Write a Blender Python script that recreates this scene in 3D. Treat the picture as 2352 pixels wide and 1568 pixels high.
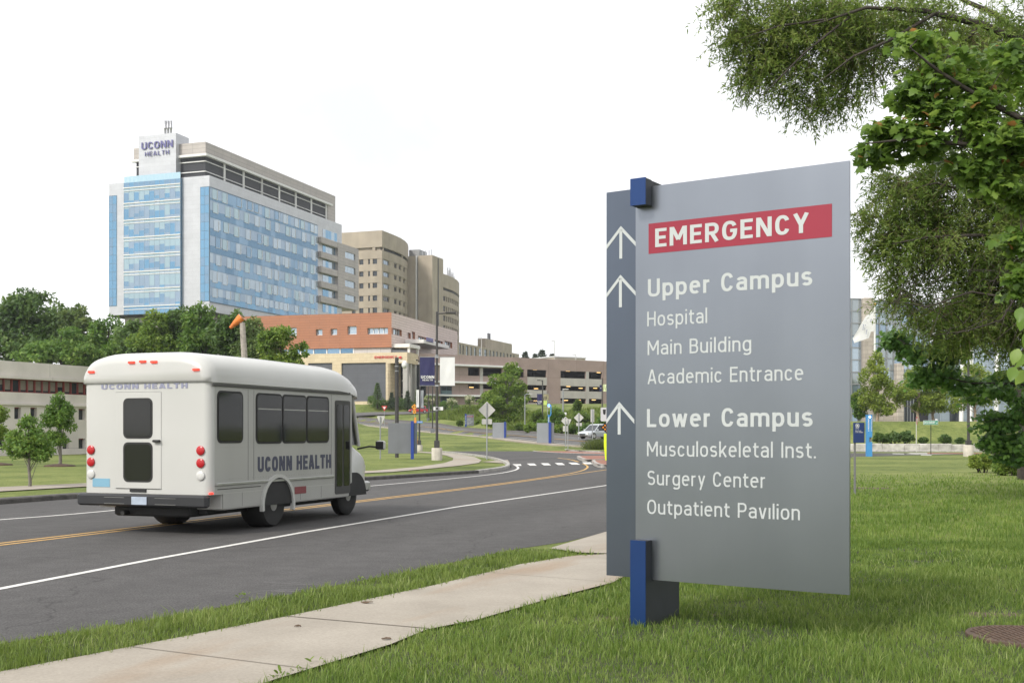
import bpy, math, random
import numpy as np
from mathutils import Vector, Matrix
R = math.radians
random.seed(7)
rng = np.random.default_rng(11)
SC = bpy.context.scene
COL = SC.collection
for o in list(bpy.data.objects):
    bpy.data.objects.remove(o, do_unlink=True)

# ------------------------------------------------------------------ camera
F, CX, HY, H = 2600.0, 1176.0, 994.0, 1.65      # focal length, centre and horizon in a 2352 px wide frame; eye height
cam = bpy.data.cameras.new('camera')
cam.lens = F / 2352 * 36
cam.sensor_width = 36
cam.shift_y = (HY - 784) / 2352
cam.clip_start = 0.1
cam.clip_end = 8000
camo = bpy.data.objects.new('camera', cam)
camo.location = (0, 0, H)
camo.rotation_euler = (R(90), 0, 0)
COL.objects.link(camo)
SC.camera = camo

# ------------------------------------------------------------------ daylight under thin bright cloud
SUN_EL, SUN_AZ = R(40), R(222)                    # azimuth clockwise from +Y
world = bpy.data.worlds.new('World')
SC.world = world
world.use_nodes = True
nt = world.node_tree
nt.nodes.clear()
wo = nt.nodes.new('ShaderNodeOutputWorld')
bg = nt.nodes.new('ShaderNodeBackground')
bg.inputs['Strength'].default_value = 0.1
sky = nt.nodes.new('ShaderNodeTexSky')
sky.sky_type = 'NISHITA'
sky.sun_disc = False
sky.sun_elevation = SUN_EL
sky.sun_rotation = SUN_AZ
tc = nt.nodes.new('ShaderNodeTexCoord')
cl = nt.nodes.new('ShaderNodeTexNoise')
cl.inputs['Scale'].default_value = 3.2
cl.inputs['Detail'].default_value = 7
cl.inputs['Roughness'].default_value = 0.55
nt.links.new(tc.outputs['Generated'], cl.inputs['Vector'])
crp = nt.nodes.new('ShaderNodeValToRGB')
crp.color_ramp.elements[0].position = 0.35
crp.color_ramp.elements[0].color = (7.5, 7.6, 7.8, 1)
crp.color_ramp.elements[1].position = 0.62
crp.color_ramp.elements[1].color = (10.4, 10.4, 10.4, 1)
nt.links.new(cl.outputs['Fac'], crp.inputs['Fac'])
mx = nt.nodes.new('ShaderNodeMixRGB')
mx.inputs['Fac'].default_value = 0.93
nt.links.new(sky.outputs['Color'], mx.inputs['Color1'])
nt.links.new(crp.outputs['Color'], mx.inputs['Color2'])
# sky dimmed on the right, outside the frame: added to darken faces turned that way
dk = nt.nodes.new('ShaderNodeVectorMath'); dk.operation = 'DOT_PRODUCT'; dk.inputs[1].default_value = (0.93, -0.36, 0.0)
nt.links.new(tc.outputs['Generated'], dk.inputs[0])
dr_ = nt.nodes.new('ShaderNodeMapRange'); dr_.interpolation_type = 'SMOOTHSTEP'
dr_.inputs['From Min'].default_value = 0.2; dr_.inputs['From Max'].default_value = 0.8; dr_.inputs['To Min'].default_value = 1.0; dr_.inputs['To Max'].default_value = 0.85
nt.links.new(dk.outputs['Value'], dr_.inputs['Value'])
# the thin cloud glows brighter round the hidden sun, behind the camera
sd_ = nt.nodes.new('ShaderNodeVectorMath'); sd_.operation = 'DOT_PRODUCT'; sd_.inputs[1].default_value = (math.sin(SUN_AZ) * .85, math.cos(SUN_AZ) * .85, .5)
nt.links.new(tc.outputs['Generated'], sd_.inputs[0])
sr_ = nt.nodes.new('ShaderNodeMapRange'); sr_.interpolation_type = 'SMOOTHSTEP'
sr_.inputs['From Min'].default_value = 0.2; sr_.inputs['From Max'].default_value = 0.95; sr_.inputs['To Min'].default_value = 1.0; sr_.inputs['To Max'].default_value = 1.2
nt.links.new(sd_.outputs['Value'], sr_.inputs['Value'])
dm_ = nt.nodes.new('ShaderNodeMath'); dm_.operation = 'MULTIPLY'
nt.links.new(dr_.outputs['Result'], dm_.inputs[0]); nt.links.new(sr_.outputs['Result'], dm_.inputs[1])
ds = nt.nodes.new('ShaderNodeVectorMath'); ds.operation = 'SCALE'
nt.links.new(mx.outputs['Color'], ds.inputs[0]); nt.links.new(dm_.outputs[0], ds.inputs['Scale'])
nt.links.new(ds.outputs['Vector'], bg.inputs['Color'])
nt.links.new(bg.outputs['Background'], wo.inputs['Surface'])
sl = bpy.data.lights.new('sun', 'SUN')
sl.energy = 2.4
sl.angle = R(13)
sl.color = (1.0, 0.95, 0.87)
so = bpy.data.objects.new('sun', sl)
so.location = (0, 0, 60)
sdir = Vector((math.sin(SUN_AZ) * math.cos(SUN_EL), math.cos(SUN_AZ) * math.cos(SUN_EL), math.sin(SUN_EL)))
so.rotation_euler = sdir.to_track_quat('Z', 'Y').to_euler()
COL.objects.link(so)
vs = SC.view_settings
vs.view_transform = 'Standard'
vs.look = 'None'
vs.exposure = 0.48
vs.gamma = 1.0
vs.use_curve_mapping = False
SC.render.engine = 'CYCLES'
SC.cycles.max_bounces = 8
SC.cycles.transparent_max_bounces = 8

# ------------------------------------------------------------------ object helpers
def tag(o, label=None, cat=None, group=None, kind=None):
    if label: o['label'] = label
    if cat: o['category'] = cat
    if group: o['group'] = group
    if kind: o['kind'] = kind
    return o

def empty(name, loc=(0, 0, 0), rz=0.0, label=None, cat=None, group=None):
    o = bpy.data.objects.new(name, None)
    o.empty_display_size = 0.3
    o.location = loc
    o.rotation_euler = (0, 0, rz)
    COL.objects.link(o)
    return tag(o, label, cat, group)

def kids(o):
    return [c for c in bpy.data.objects if c.parent == o]

def copy_tree(o, loc=None, rz=None, parent=None, label=None, group=None):
    c = o.copy()
    COL.objects.link(c)
    c.parent = parent
    if loc is not None: c.location = loc
    if rz is not None: c.rotation_euler = (0, 0, rz)
    if label: c['label'] = label
    if group: c['group'] = group
    for k in kids(o):
        copy_tree(k, parent=c)
    return c

class MB:
    """collects shapes and links them as ONE mesh object"""
    def __init__(s):
        s.v, s.f, s.m = [], [], []
    def add(s, vs, fs, m=0):
        b = len(s.v)
        s.v += [tuple(p) for p in vs]
        for q in fs:
            s.f.append(tuple(b + i for i in q)); s.m.append(m)
        return s
    def box(s, x0, x1, y0, y1, z0, z1, m=0):
        x0, x1 = min(x0, x1), max(x0, x1); y0, y1 = min(y0, y1), max(y0, y1); z0, z1 = min(z0, z1), max(z0, z1)
        v = [(x0, y0, z0), (x1, y0, z0), (x1, y1, z0), (x0, y1, z0), (x0, y0, z1), (x1, y0, z1), (x1, y1, z1), (x0, y1, z1)]
        return s.add(v, [(0, 3, 2, 1), (4, 5, 6, 7), (0, 1, 5, 4), (1, 2, 6, 5), (2, 3, 7, 6), (3, 0, 4, 7)], m)
    def bbox(s, x0, x1, y0, y1, z0, z1, r=0.01, m=0):
        """box with chamfered vertical and horizontal edges"""
        x0, x1 = min(x0, x1), max(x0, x1); y0, y1 = min(y0, y1), max(y0, y1); z0, z1 = min(z0, z1), max(z0, z1)
        def ring(i, z):
            a, b, c, d = x0 + i, x1 - i, y0 + i, y1 - i
            return [(a + r, c, z), (b - r, c, z), (b, c + r, z), (b, d - r, z), (b - r, d, z), (a + r, d, z), (a, d - r, z), (a, c + r, z)]
        return s.loft([ring(r, z0), ring(0, z0 + r), ring(0, z1 - r), ring(r, z1)], m=m)
    def quad(s, a, b, c, d, m=0):
        return s.add([a, b, c, d], [(0, 1, 2, 3)], m)
    def loft(s, rings, cap=True, m=0, close=True):
        n = len(rings[0]); vs = [p for rg in rings for p in rg]; fs = []
        for i in range(len(rings) - 1):
            for j in range(n if close else n - 1):
                k = (j + 1) % n
                fs.append((i * n + j, i * n + k, (i + 1) * n + k, (i + 1) * n + j))
        if cap:
            fs.append(tuple(range(n - 1, -1, -1)))
            fs.append(tuple((len(rings) - 1) * n + j for j in range(n)))
        return s.add(vs, fs, m)
    def prism(s, poly, z0, z1, m=0):
        return s.loft([[(x, y, z0) for x, y in poly], [(x, y, z1) for x, y in poly]], m=m)
    def tube(s, pts, rad, n=8, m=0, cap=True):
        pts = [Vector(p) for p in pts]
        if not hasattr(rad, '__len__'): rad = [rad] * len(pts)
        rings, u = [], None
        for i, p in enumerate(pts):
            t = (pts[min(i + 1, len(pts) - 1)] - pts[max(i - 1, 0)]).normalized()
            if u is None:
                u = t.orthogonal().normalized()
            u = (u - t * u.dot(t)).normalized(); w = t.cross(u)
            rings.append([tuple(p + (u * math.cos(6.28318 * k / n) + w * math.sin(6.28318 * k / n)) * rad[i]) for k in range(n)])
        return s.loft(rings, cap, m)
    def cyl(s, x, y, z0, z1, r0, r1=None, n=16, m=0):
        return s.tube([(x, y, z0), (x, y, z1)], [r0, r0 if r1 is None else r1], n, m)
    def lathe(s, prof, origin=(0, 0, 0), axis='Z', n=24, m=0):
        """prof: (radius, height) pairs"""
        rings = []
        for r, h in prof:
            rg = []
            for k in range(n):
                a = 6.28318530718 * k / n; c, q = r * math.cos(a), r * math.sin(a)
                p = {'Z': (c, q, h), 'Y': (c, h, q), 'X': (h, c, q)}[axis]
                rg.append((p[0] + origin[0], p[1] + origin[1], p[2] + origin[2]))
            rings.append(rg)
        return s.loft(rings, True, m)
    def build(s, name, mats, parent=None, smooth=False, ang=35):
        me = bpy.data.meshes.new(name)
        me.from_pydata(s.v, [], s.f)
        if not isinstance(mats, (list, tuple)): mats = [mats]
        for q in mats: me.materials.append(q)
        if len(mats) > 1: me.polygons.foreach_set('material_index', s.m)
        import bmesh as _b
        bm = _b.new(); bm.from_mesh(me)
        _b.ops.recalc_face_normals(bm, faces=bm.faces)
        bm.to_mesh(me); bm.free()
        if smooth:
            me.polygons.foreach_set('use_smooth', [True] * len(me.polygons))
            me.set_sharp_from_angle(angle=R(ang))
        o = bpy.data.objects.new(name, me)
        COL.objects.link(o)
        o.parent = parent
        return o

def np_mesh(name, V, faces_size, mats, parent=None, mat_idx=None, smooth=False):
    """V (N,k,3): N separate polygons of k corners"""
    N, k = V.shape[0], V.shape[1]
    me = bpy.data.meshes.new(name)
    me.vertices.add(N * k)
    me.vertices.foreach_set('co', V.reshape(-1).astype(np.float32))
    if faces_size is None:
        faces = np.arange(N * k).reshape(N, k)
        starts = np.arange(N) * k; loops = faces.reshape(-1); nf = N
    else:                                        # template faces: list of index tuples within each island
        ls = np.concatenate([np.array(t) for t in faces_size])
        loops = (np.arange(N)[:, None] * k + ls[None, :]).reshape(-1)
        ln = np.array([len(t) for t in faces_size]); st = np.concatenate([[0], np.cumsum(ln)[:-1]])
        starts = (np.arange(N)[:, None] * ln.sum() + st[None, :]).reshape(-1); nf = N * len(faces_size)
    me.loops.add(len(loops))
    me.loops.foreach_set('vertex_index', loops.astype(np.int32))
    me.polygons.add(nf)
    me.polygons.foreach_set('loop_start', starts.astype(np.int32))
    if not isinstance(mats, (list, tuple)): mats = [mats]
    for q in mats: me.materials.append(q)
    if mat_idx is not None:
        me.polygons.foreach_set('material_index', mat_idx.astype(np.int32))
    if smooth:
        me.polygons.foreach_set('use_smooth', np.ones(nf, bool))
    me.update(calc_edges=True)
    o = bpy.data.objects.new(name, me)
    COL.objects.link(o)
    o.parent = parent
    return o

# picture measurement helpers: a pixel of the 2352 px frame to a point of the place
def zm(x0, y0, w, zw):
    k = w / zw * 0.57422
    return lambda x, y: (x0 * 0.57422 + x * k, y0 * 0.57422 + y * k)
def gp(px, py, z=0.0):
    """ground point at height z seen at this pixel"""
    D = (H - z) * F / (py - HY)
    return ((px - CX) / F * D, D)
def at(px, py, D):
    return ((px - CX) / F * D, D, H - (py - HY) / F * D)
def pxx(px, D):
    return (px - CX) / F * D

class Fr:
    """upright frame: x runs away to the right, y away to the left, from a corner seen at px and depth D"""
    def __init__(s, px, D, slope):
        s.o = ((px - CX) / F * D, D); a = math.hypot(slope, 1)
        s.r = (slope / a, 1 / a); s.l = (-1 / a, slope / a)
        s.rz = math.atan2(s.r[1], s.r[0])
    def onY(s, px, py, y=0.0):
        k = (px - CX) / F; ox = s.o[0] + s.l[0] * y; oy = s.o[1] + s.l[1] * y
        t = (k * oy - ox) / (s.r[0] - k * s.r[1])
        return t, H - (py - HY) / F * (oy + s.r[1] * t)
    def onX(s, px, py, x=0.0):
        k = (px - CX) / F; ox = s.o[0] + s.r[0] * x; oy = s.o[1] + s.r[1] * x
        t = (k * oy - ox) / (s.l[0] - k * s.l[1])
        return t, H - (py - HY) / F * (oy + s.l[1] * t)
    def w(s, x, y):
        return (s.o[0] + s.r[0] * x + s.l[0] * y, s.o[1] + s.r[1] * x + s.l[1] * y)
    def root(s, name, label, cat, group=None, z=0.0):
        return empty(name, (s.o[0], s.o[1], z), s.rz, label, cat, group)

# ------------------------------------------------------------------ materials
_MC = {}
def rgb(h):
    """sRGB 0..255 triple to linear"""
    return tuple((c / 255 / 12.92) if c / 255 <= 0.04045 else ((c / 255 + 0.055) / 1.055) ** 2.4 for c in h)

def nodes(m):
    m.use_nodes = True
    n = m.node_tree
    return n, n.nodes['Principled BSDF'], n.nodes['Material Output']

def mat(name, col, rough=0.6, metal=0.0, var=0.12, vs=1.5, bump=0.0, bs=30.0, spec=0.5, coat=0.0, streak=0.0):
    if name in _MC: return _MC[name]
    m = bpy.data.materials.new(name)
    n, b, out = nodes(m)
    b.inputs['Roughness'].default_value = rough
    b.inputs['Metallic'].default_value = metal
    b.inputs['Specular IOR Level'].default_value = spec
    b.inputs['Coat Weight'].default_value = coat
    b.inputs['Base Color'].default_value = (*col, 1)
    if var or bump or streak:
        g = n.nodes.new('ShaderNodeNewGeometry')
    if var or streak:
        t = n.nodes.new('ShaderNodeTexNoise'); t.inputs['Scale'].default_value = vs; t.inputs['Detail'].default_value = 6
        n.links.new(g.outputs['Position'], t.inputs['Vector'])
        mr = n.nodes.new('ShaderNodeMapRange'); mr.inputs['From Min'].default_value = 0.3; mr.inputs['From Max'].default_value = 0.7
        mr.inputs['To Min'].default_value = 1 - var; mr.inputs['To Max'].default_value = 1 + var
        n.links.new(t.outputs['Fac'], mr.inputs['Value'])
        fac = mr.outputs['Result']
        if streak:
            mp = n.nodes.new('ShaderNodeMapping'); mp.inputs['Scale'].default_value = (1, 1, 0.04)
            n.links.new(g.outputs['Position'], mp.inputs['Vector'])
            t2 = n.nodes.new('ShaderNodeTexNoise'); t2.inputs['Scale'].default_value = vs * 1.7; t2.inputs['Detail'].default_value = 4
            n.links.new(mp.outputs['Vector'], t2.inputs['Vector'])
            m2 = n.nodes.new('ShaderNodeMapRange'); m2.inputs['From Min'].default_value = 0.3; m2.inputs['From Max'].default_value = 0.7
            m2.inputs['To Min'].default_value = 1 - streak; m2.inputs['To Max'].default_value = 1 + streak * 0.6
            n.links.new(t2.outputs['Fac'], m2.inputs['Value'])
            mu = n.nodes.new('ShaderNodeMath'); mu.operation = 'MULTIPLY'
            n.links.new(fac, mu.inputs[0]); n.links.new(m2.outputs['Result'], mu.inputs[1]); fac = mu.outputs[0]
        vm = n.nodes.new('ShaderNodeVectorMath'); vm.operation = 'SCALE'
        vm.inputs[0].default_value = col
        n.links.new(fac, vm.inputs['Scale'])
        n.links.new(vm.outputs['Vector'], b.inputs['Base Color'])
    if bump:
        t3 = n.nodes.new('ShaderNodeTexNoise'); t3.inputs['Scale'].default_value = bs; t3.inputs['Detail'].default_value = 5
        n.links.new(g.outputs['Position'], t3.inputs['Vector'])
        bp = n.nodes.new('ShaderNodeBump'); bp.inputs['Strength'].default_value = bump; bp.inputs['Distance'].default_value = 0.02
        n.links.new(t3.outputs['Fac'], bp.inputs['Height'])
        n.links.new(bp.outputs['Normal'], b.inputs['Normal'])
    _MC[name] = m
    return m

def panel_mat(name, c1, c2, joint, w, h, gap=0.03, off=0.0, rough=0.5, metal=0.0, bump=0.3, var=0.06):
    """cladding panels, blocks or boards: a brick grid running along the walls (x + y) and up (z)"""
    if name in _MC: return _MC[name]
    m = bpy.data.materials.new(name)
    n, b, out = nodes(m)
    b.inputs['Roughness'].default_value = rough
    b.inputs['Metallic'].default_value = metal
    t = n.nodes.new('ShaderNodeTexCoord')
    sp = n.nodes.new('ShaderNodeSeparateXYZ'); n.links.new(t.outputs['Object'], sp.inputs[0])
    ad = n.nodes.new('ShaderNodeMath'); ad.operation = 'ADD'
    n.links.new(sp.outputs['X'], ad.inputs[0]); n.links.new(sp.outputs['Y'], ad.inputs[1])
    cb = n.nodes.new('ShaderNodeCombineXYZ'); n.links.new(ad.outputs[0], cb.inputs['X']); n.links.new(sp.outputs['Z'], cb.inputs['Y'])
    br = n.nodes.new('ShaderNodeTexBrick')
    br.offset = off
    br.inputs['Scale'].default_value = 1.0
    br.inputs['Brick Width'].default_value = w
    br.inputs['Row Height'].default_value = h
    br.inputs['Mortar Size'].default_value = gap
    br.inputs['Mortar Smooth'].default_value = 0.1
    br.inputs['Bias'].default_value = 0.0
    br.inputs['Color1'].default_value = (*c1, 1); br.inputs['Color2'].default_value = (*c2, 1); br.inputs['Mortar'].default_value = (*joint, 1)
    n.links.new(cb.outputs[0], br.inputs['Vector'])
    no = n.nodes.new('ShaderNodeTexNoise'); no.inputs['Scale'].default_value = 0.35; no.inputs['Detail'].default_value = 6
    n.links.new(t.outputs['Object'], no.inputs['Vector'])
    mr = n.nodes.new('ShaderNodeMapRange'); mr.inputs['From Min'].default_value = 0.3; mr.inputs['From Max'].default_value = 0.7
    mr.inputs['To Min'].default_value = 1 - var; mr.inputs['To Max'].default_value = 1 + var
    n.links.new(no.outputs['Fac'], mr.inputs['Value'])
    vm = n.nodes.new('ShaderNodeVectorMath'); vm.operation = 'SCALE'
    n.links.new(br.outputs['Color'], vm.inputs[0]); n.links.new(mr.outputs['Result'], vm.inputs['Scale'])
    n.links.new(vm.outputs['Vector'], b.inputs['Base Color'])
    if bump:
        bp = n.nodes.new('ShaderNodeBump'); bp.inputs['Strength'].default_value = bump; bp.inputs['Distance'].default_value = 0.02; bp.invert = True
        n.links.new(br.outputs['Fac'], bp.inputs['Height']); n.links.new(bp.outputs['Normal'], b.inputs['Normal'])
    _MC[name] = m
    return m

def glass_mat(name, col, rough=0.04, metal=0.75, var=0.06, vs=0.12):
    """tinted reflective glazing"""
    m = mat(name, col, rough, metal, var, vs, 0.012, 0.5, 0.6)
    return m

def leaf_mat(name, c_dark, c_mid, c_light, trans=0.35, rough=0.5, vs=0.6, spec=0.35):
    if name in _MC: return _MC[name]
    m = bpy.data.materials.new(name)
    n, b, out = nodes(m)
    g = n.nodes.new('ShaderNodeNewGeometry')
    t = n.nodes.new('ShaderNodeTexNoise'); t.inputs['Scale'].default_value = vs; t.inputs['Detail'].default_value = 3
    n.links.new(g.outputs['Position'], t.inputs['Vector'])
    ma = n.nodes.new('ShaderNodeMath'); ma.operation = 'MULTIPLY_ADD'; ma.inputs[1].default_value = 0.55
    n.links.new(g.outputs['Random Per Island'], ma.inputs[0])
    mb = n.nodes.new('ShaderNodeMath'); mb.operation = 'MULTIPLY_ADD'; mb.inputs[1].default_value = 1.1; mb.inputs[2].default_value = -0.33
    n.links.new(t.outputs['Fac'], mb.inputs[0]); n.links.new(mb.outputs[0], ma.inputs[2])
    cr = n.nodes.new('ShaderNodeValToRGB')
    e = cr.color_ramp.elements
    e[0].position = 0.1; e[0].color = (*c_dark, 1); e[1].position = 0.95; e[1].color = (*c_light, 1)
    q = e.new(0.5); q.color = (*c_mid, 1)
    n.links.new(ma.outputs[0], cr.inputs['Fac'])
    n.links.new(cr.outputs['Color'], b.inputs['Base Color'])
    b.inputs['Roughness'].default_value = rough
    b.inputs['Specular IOR Level'].default_value = spec
    tr = n.nodes.new('ShaderNodeBsdfTranslucent')
    hs = n.nodes.new('ShaderNodeHueSaturation'); hs.inputs['Value'].default_value = 1.5; hs.inputs['Hue'].default_value = 0.485
    n.links.new(cr.outputs['Color'], hs.inputs['Color']); n.links.new(hs.outputs['Color'], tr.inputs['Color'])
    ms = n.nodes.new('ShaderNodeMixShader'); ms.inputs['Fac'].default_value = trans
    n.links.new(b.outputs[0], ms.inputs[1]); n.links.new(tr.outputs[0], ms.inputs[2]); n.links.new(ms.outputs[0], out.inputs['Surface'])
    _MC[name] = m
    return m

def emit_mat(name, col, s):
    if name in _MC: return _MC[name]
    m = bpy.data.materials.new(name)
    n, b, out = nodes(m)
    b.inputs['Base Color'].default_value = (*col, 1)
    b.inputs['Emission Color'].default_value = (*col, 1); b.inputs['Emission Strength'].default_value = s
    _MC[name] = m
    return m

# ------------------------------------------------------------------ lettering: an industrial sans drawn with even strokes
def _arc(cx, cy, rx, ry, a0, a1, e=2.45, n=None):
    n = n or max(5, int(abs(a1 - a0) / 11)); P = []
    for k in range(n + 1):
        a = R(a0 + (a1 - a0) * k / n); c, s = math.cos(a), math.sin(a)
        P.append((cx + rx * math.copysign(abs(c) ** (2 / e), c), cy + ry * math.copysign(abs(s) ** (2 / e), s)))
    return P
def glyph(ch, t):
    """advance width and strokes (centre lines) of a letter one cap height tall, drawn with stroke t"""
    h, xh, ds, b = t / 2, .735, -.25, (t - .12) * .55          # b: bold letters are wider
    def ring(w, y0, y1): return _arc(w / 2, (y0 + y1) / 2, w / 2 - h, (y1 - y0) / 2 - h, 0, 360)
    def S(w, H_): 
        m = H_ * .51; u = _arc(w / 2, (H_ - h + m) / 2, w / 2 - h, (H_ - h - m) / 2, 28, 270, 2.2); l = _arc(w / 2, (h + m) / 2, w / 2 - h, (m - h) / 2, 90, -152, 2.2)
        return [u + l[1:]]
    if ch == ' ': return .26, []
    if ch == '.': return t, [[(h, 0), (h, t)]]
    if ch == 'A': w = .62 + b; return w, [[(h * .9, 0), (w / 2 - h * .25, 1)], [(w - h * .9, 0), (w / 2 + h * .25, 1)], [(w * .22, .27), (w * .78, .27)]]
    if ch == 'B': w = .56 + b; return w, [[(h, 0), (h, 1)], [(h, 1 - h), (w * .5, 1 - h)] + _arc(w * .5, (1.53 - h) / 2, w * .44 - h, (.47 - h) / 2, 90, -90)[1:] + [(h, .53)], [(h, .53), (w * .5, .53)] + _arc(w * .5, (.53 + h) / 2, w * .5 - h, (.53 - h) / 2, 90, -90)[1:] + [(h, h)]]
    if ch == 'C': w = .57 + b; return w, [_arc(w / 2, .5, w / 2 - h, .5 - h, 27, 333)]
    if ch == 'D': w = .60 + b; return w, [[(h, 0), (h, 1)], [(h, 1 - h), (w * .45, 1 - h)] + _arc(w * .45, .5, w * .55 - h, .5 - h, 90, -90)[1:] + [(h, h)]]
    if ch == 'E': w = .50 + b; return w, [[(h, 0), (h, 1)], [(t, 1 - h), (w, 1 - h)], [(t, .51), (w * .92, .51)], [(t, h), (w, h)]]
    if ch == 'G': w = .62 + b; return w, [_arc(w / 2, .5, w / 2 - h, .5 - h, 29, 345) + [(w - h, .49), (w * .54, .49)]]
    if ch == 'H': w = .60 + b; return w, [[(h, 0), (h, 1)], [(w - h, 0), (w - h, 1)], [(t, .51), (w - t, .51)]]
    if ch == 'I': return t, [[(h, 0), (h, 1)]]
    if ch == 'L': w = .47 + b; return w, [[(h, 0), (h, 1)], [(t, h), (w, h)]]
    if ch == 'M': w = .76 + b; return w, [[(h, 0), (h, 1)], [(w - h, 0), (w - h, 1)], [(h * 1.4, .97), (w / 2, .30)], [(w - h * 1.4, .97), (w / 2, .30)]]
    if ch == 'N': w = .62 + b; return w, [[(h, 0), (h, 1)], [(w - h, 0), (w - h, 1)], [(h * 1.3, .97), (w - h * 1.3, .03)]]
    if ch == 'O': w = .62 + b; return w, [ring(w, 0, 1)]
    if ch == 'P': w = .56 + b; return w, [[(h, 0), (h, 1)], [(h, 1 - h), (w * .5, 1 - h)] + _arc(w * .5, (1.44 - h) / 2, w * .5 - h, (.56 - h) / 2, 90, -90)[1:] + [(h, .44)]]
    if ch == 'R': w = .58 + b; return w, [[(h, 0), (h, 1)], [(h, 1 - h), (w * .5, 1 - h)] + _arc(w * .5, (1.46 - h) / 2, w * .49 - h, (.54 - h) / 2, 90, -90)[1:] + [(h, .46)], [(w * .48, .46), (w - h * 1.0, 0)]]
    if ch == 'S': return .54 + b, S(.54 + b, 1)
    if ch == 'T': w = .54 + b; return w, [[(0, 1 - h), (w, 1 - h)], [(w / 2, 0), (w / 2, 1 - t)]]
    if ch == 'U': w = .60 + b; return w, [[(h, 1), (h, .3)] + _arc(w / 2, .3, w / 2 - h, .3 - h, 180, 360)[1:] + [(w - h, 1)]]
    if ch == 'V': w = .60 + b; return w, [[(h * .9, 1), (w / 2 - h * .2, 0)], [(w - h * .9, 1), (w / 2 + h * .2, 0)]]
    if ch == 'Y': w = .60 + b; return w, [[(h * .9, 1), (w / 2, .42)], [(w - h * .9, 1), (w / 2, .42)], [(w / 2, .46), (w / 2, 0)]]
    if ch == 'a': w = .50 + b; return w, [_arc(w / 2, xh - .24, w / 2 - h, .24 - h, 158, 0, 2.2) + [(w - h, 0)], [(w - t, .41), (w * .46, .41)] + _arc(w * .46, (.41 + h) / 2, w * .46 - h, (.41 - h) / 2, 90, 270, 2.2)[1:] + [(w * .6, h), (w - t, h + .07)]]
    if ch == 'c': w = .49 + b; return w, [_arc(w / 2, xh / 2, w / 2 - h, xh / 2 - h, 30, 330)]
    if ch == 'd': w = .53 + b; return w, [ring(w, 0, xh), [(w - h, 0), (w - h, 1.03)]]
    if ch == 'e': w = .52 + b; return w, [[(t, .40), (w - t * .9, .40)], [(w - h, .35), (w - h, xh / 2)] + _arc(w / 2, xh / 2, w / 2 - h, xh / 2 - h, 0, 312)[1:]]
    if ch == 'g': w = .53 + b; return w, [ring(w, 0, xh), [(w - h, xh), (w - h, -.06)] + _arc(w / 2, -.06, w / 2 - h, .2 - h, 0, -150, 2.2)[1:]]
    if ch == 'i': return t, [[(h, 0), (h, xh)], [(h, .89), (h, .89 + t)]]
    if ch == '\u0131': return t, [[(h, 0), (h, xh)]]
    if ch == 'k': w = .48 + b; return w, [[(h, 0), (h, 1.03)], [(t * .8, .26), (w - h * .8, xh)], [(w * .40, .43), (w - h * .6, 0)]]
    if ch == 'l': return t, [[(h, 0), (h, 1.03)]]
    if ch in 'nm':
        w1 = .50 + b; st = [[(h, 0), (h, xh)], _arc(w1 / 2, xh - .26, w1 / 2 - h, .26 - h, 168, 0) + [(w1 - h, 0)]]
        if ch == 'n': return w1, st
        w = w1 * 2 - t; return w, [[(h, 0), (h, xh)]] + [[(x + px, y) for px, y in st[1]] for x, y in ()] + [st[1], [(x + w1 - t, y) for x, y in st[1]]]
    if ch == 'o': w = .53 + b; return w, [ring(w, 0, xh)]
    if ch == 'p': w = .53 + b; return w, [ring(w, 0, xh), [(h, ds), (h, xh)]]
    if ch == 'r': w = .33 + b; return w, [[(h, 0), (h, xh)], _arc(w, xh - .24, w - h, .24 - h, 168, 96)]
    if ch == 's': return .46 + b, S(.46 + b, xh)
    if ch == 't': w = .35 + b; x = w * .38; return w, [[(x, .93), (x, .22)] + _arc(x + .17, .22, .17, .22 - h, 180, 270, 2.2)[1:] + [(w, h)], [(0, xh - h), (w, xh - h)]]
    if ch == 'u': w = .50 + b; return w, [[(h, xh), (h, .26)] + _arc(w / 2, .26, w / 2 - h, .26 - h, 180, 348)[1:], [(w - h, 0), (w - h, xh)]]
    if ch == 'v': w = .48 + b; return w, [[(h * .9, xh), (w / 2 - h * .2, 0)], [(w - h * .9, xh), (w / 2 + h * .2, 0)]]
    if ch == 'w': w = .74 + b; return w, [[(h * .9, xh), (w * .28, 0)], [(w * .28, 0), (w / 2, xh * .96)], [(w / 2, xh * .96), (w * .72, 0)], [(w - h * .9, xh), (w * .72, 0)]]
    if ch == 'x': w = .48; return w, [[(h, 0), (w - h, xh)], [(h, xh), (w - h, 0)]]
    if ch == 'y': w = .48 + b; return w, [[(h * .9, xh), (w / 2, .02)], [(w - h * .9, xh), (w * .30, ds)]]
    return .4, []
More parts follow.
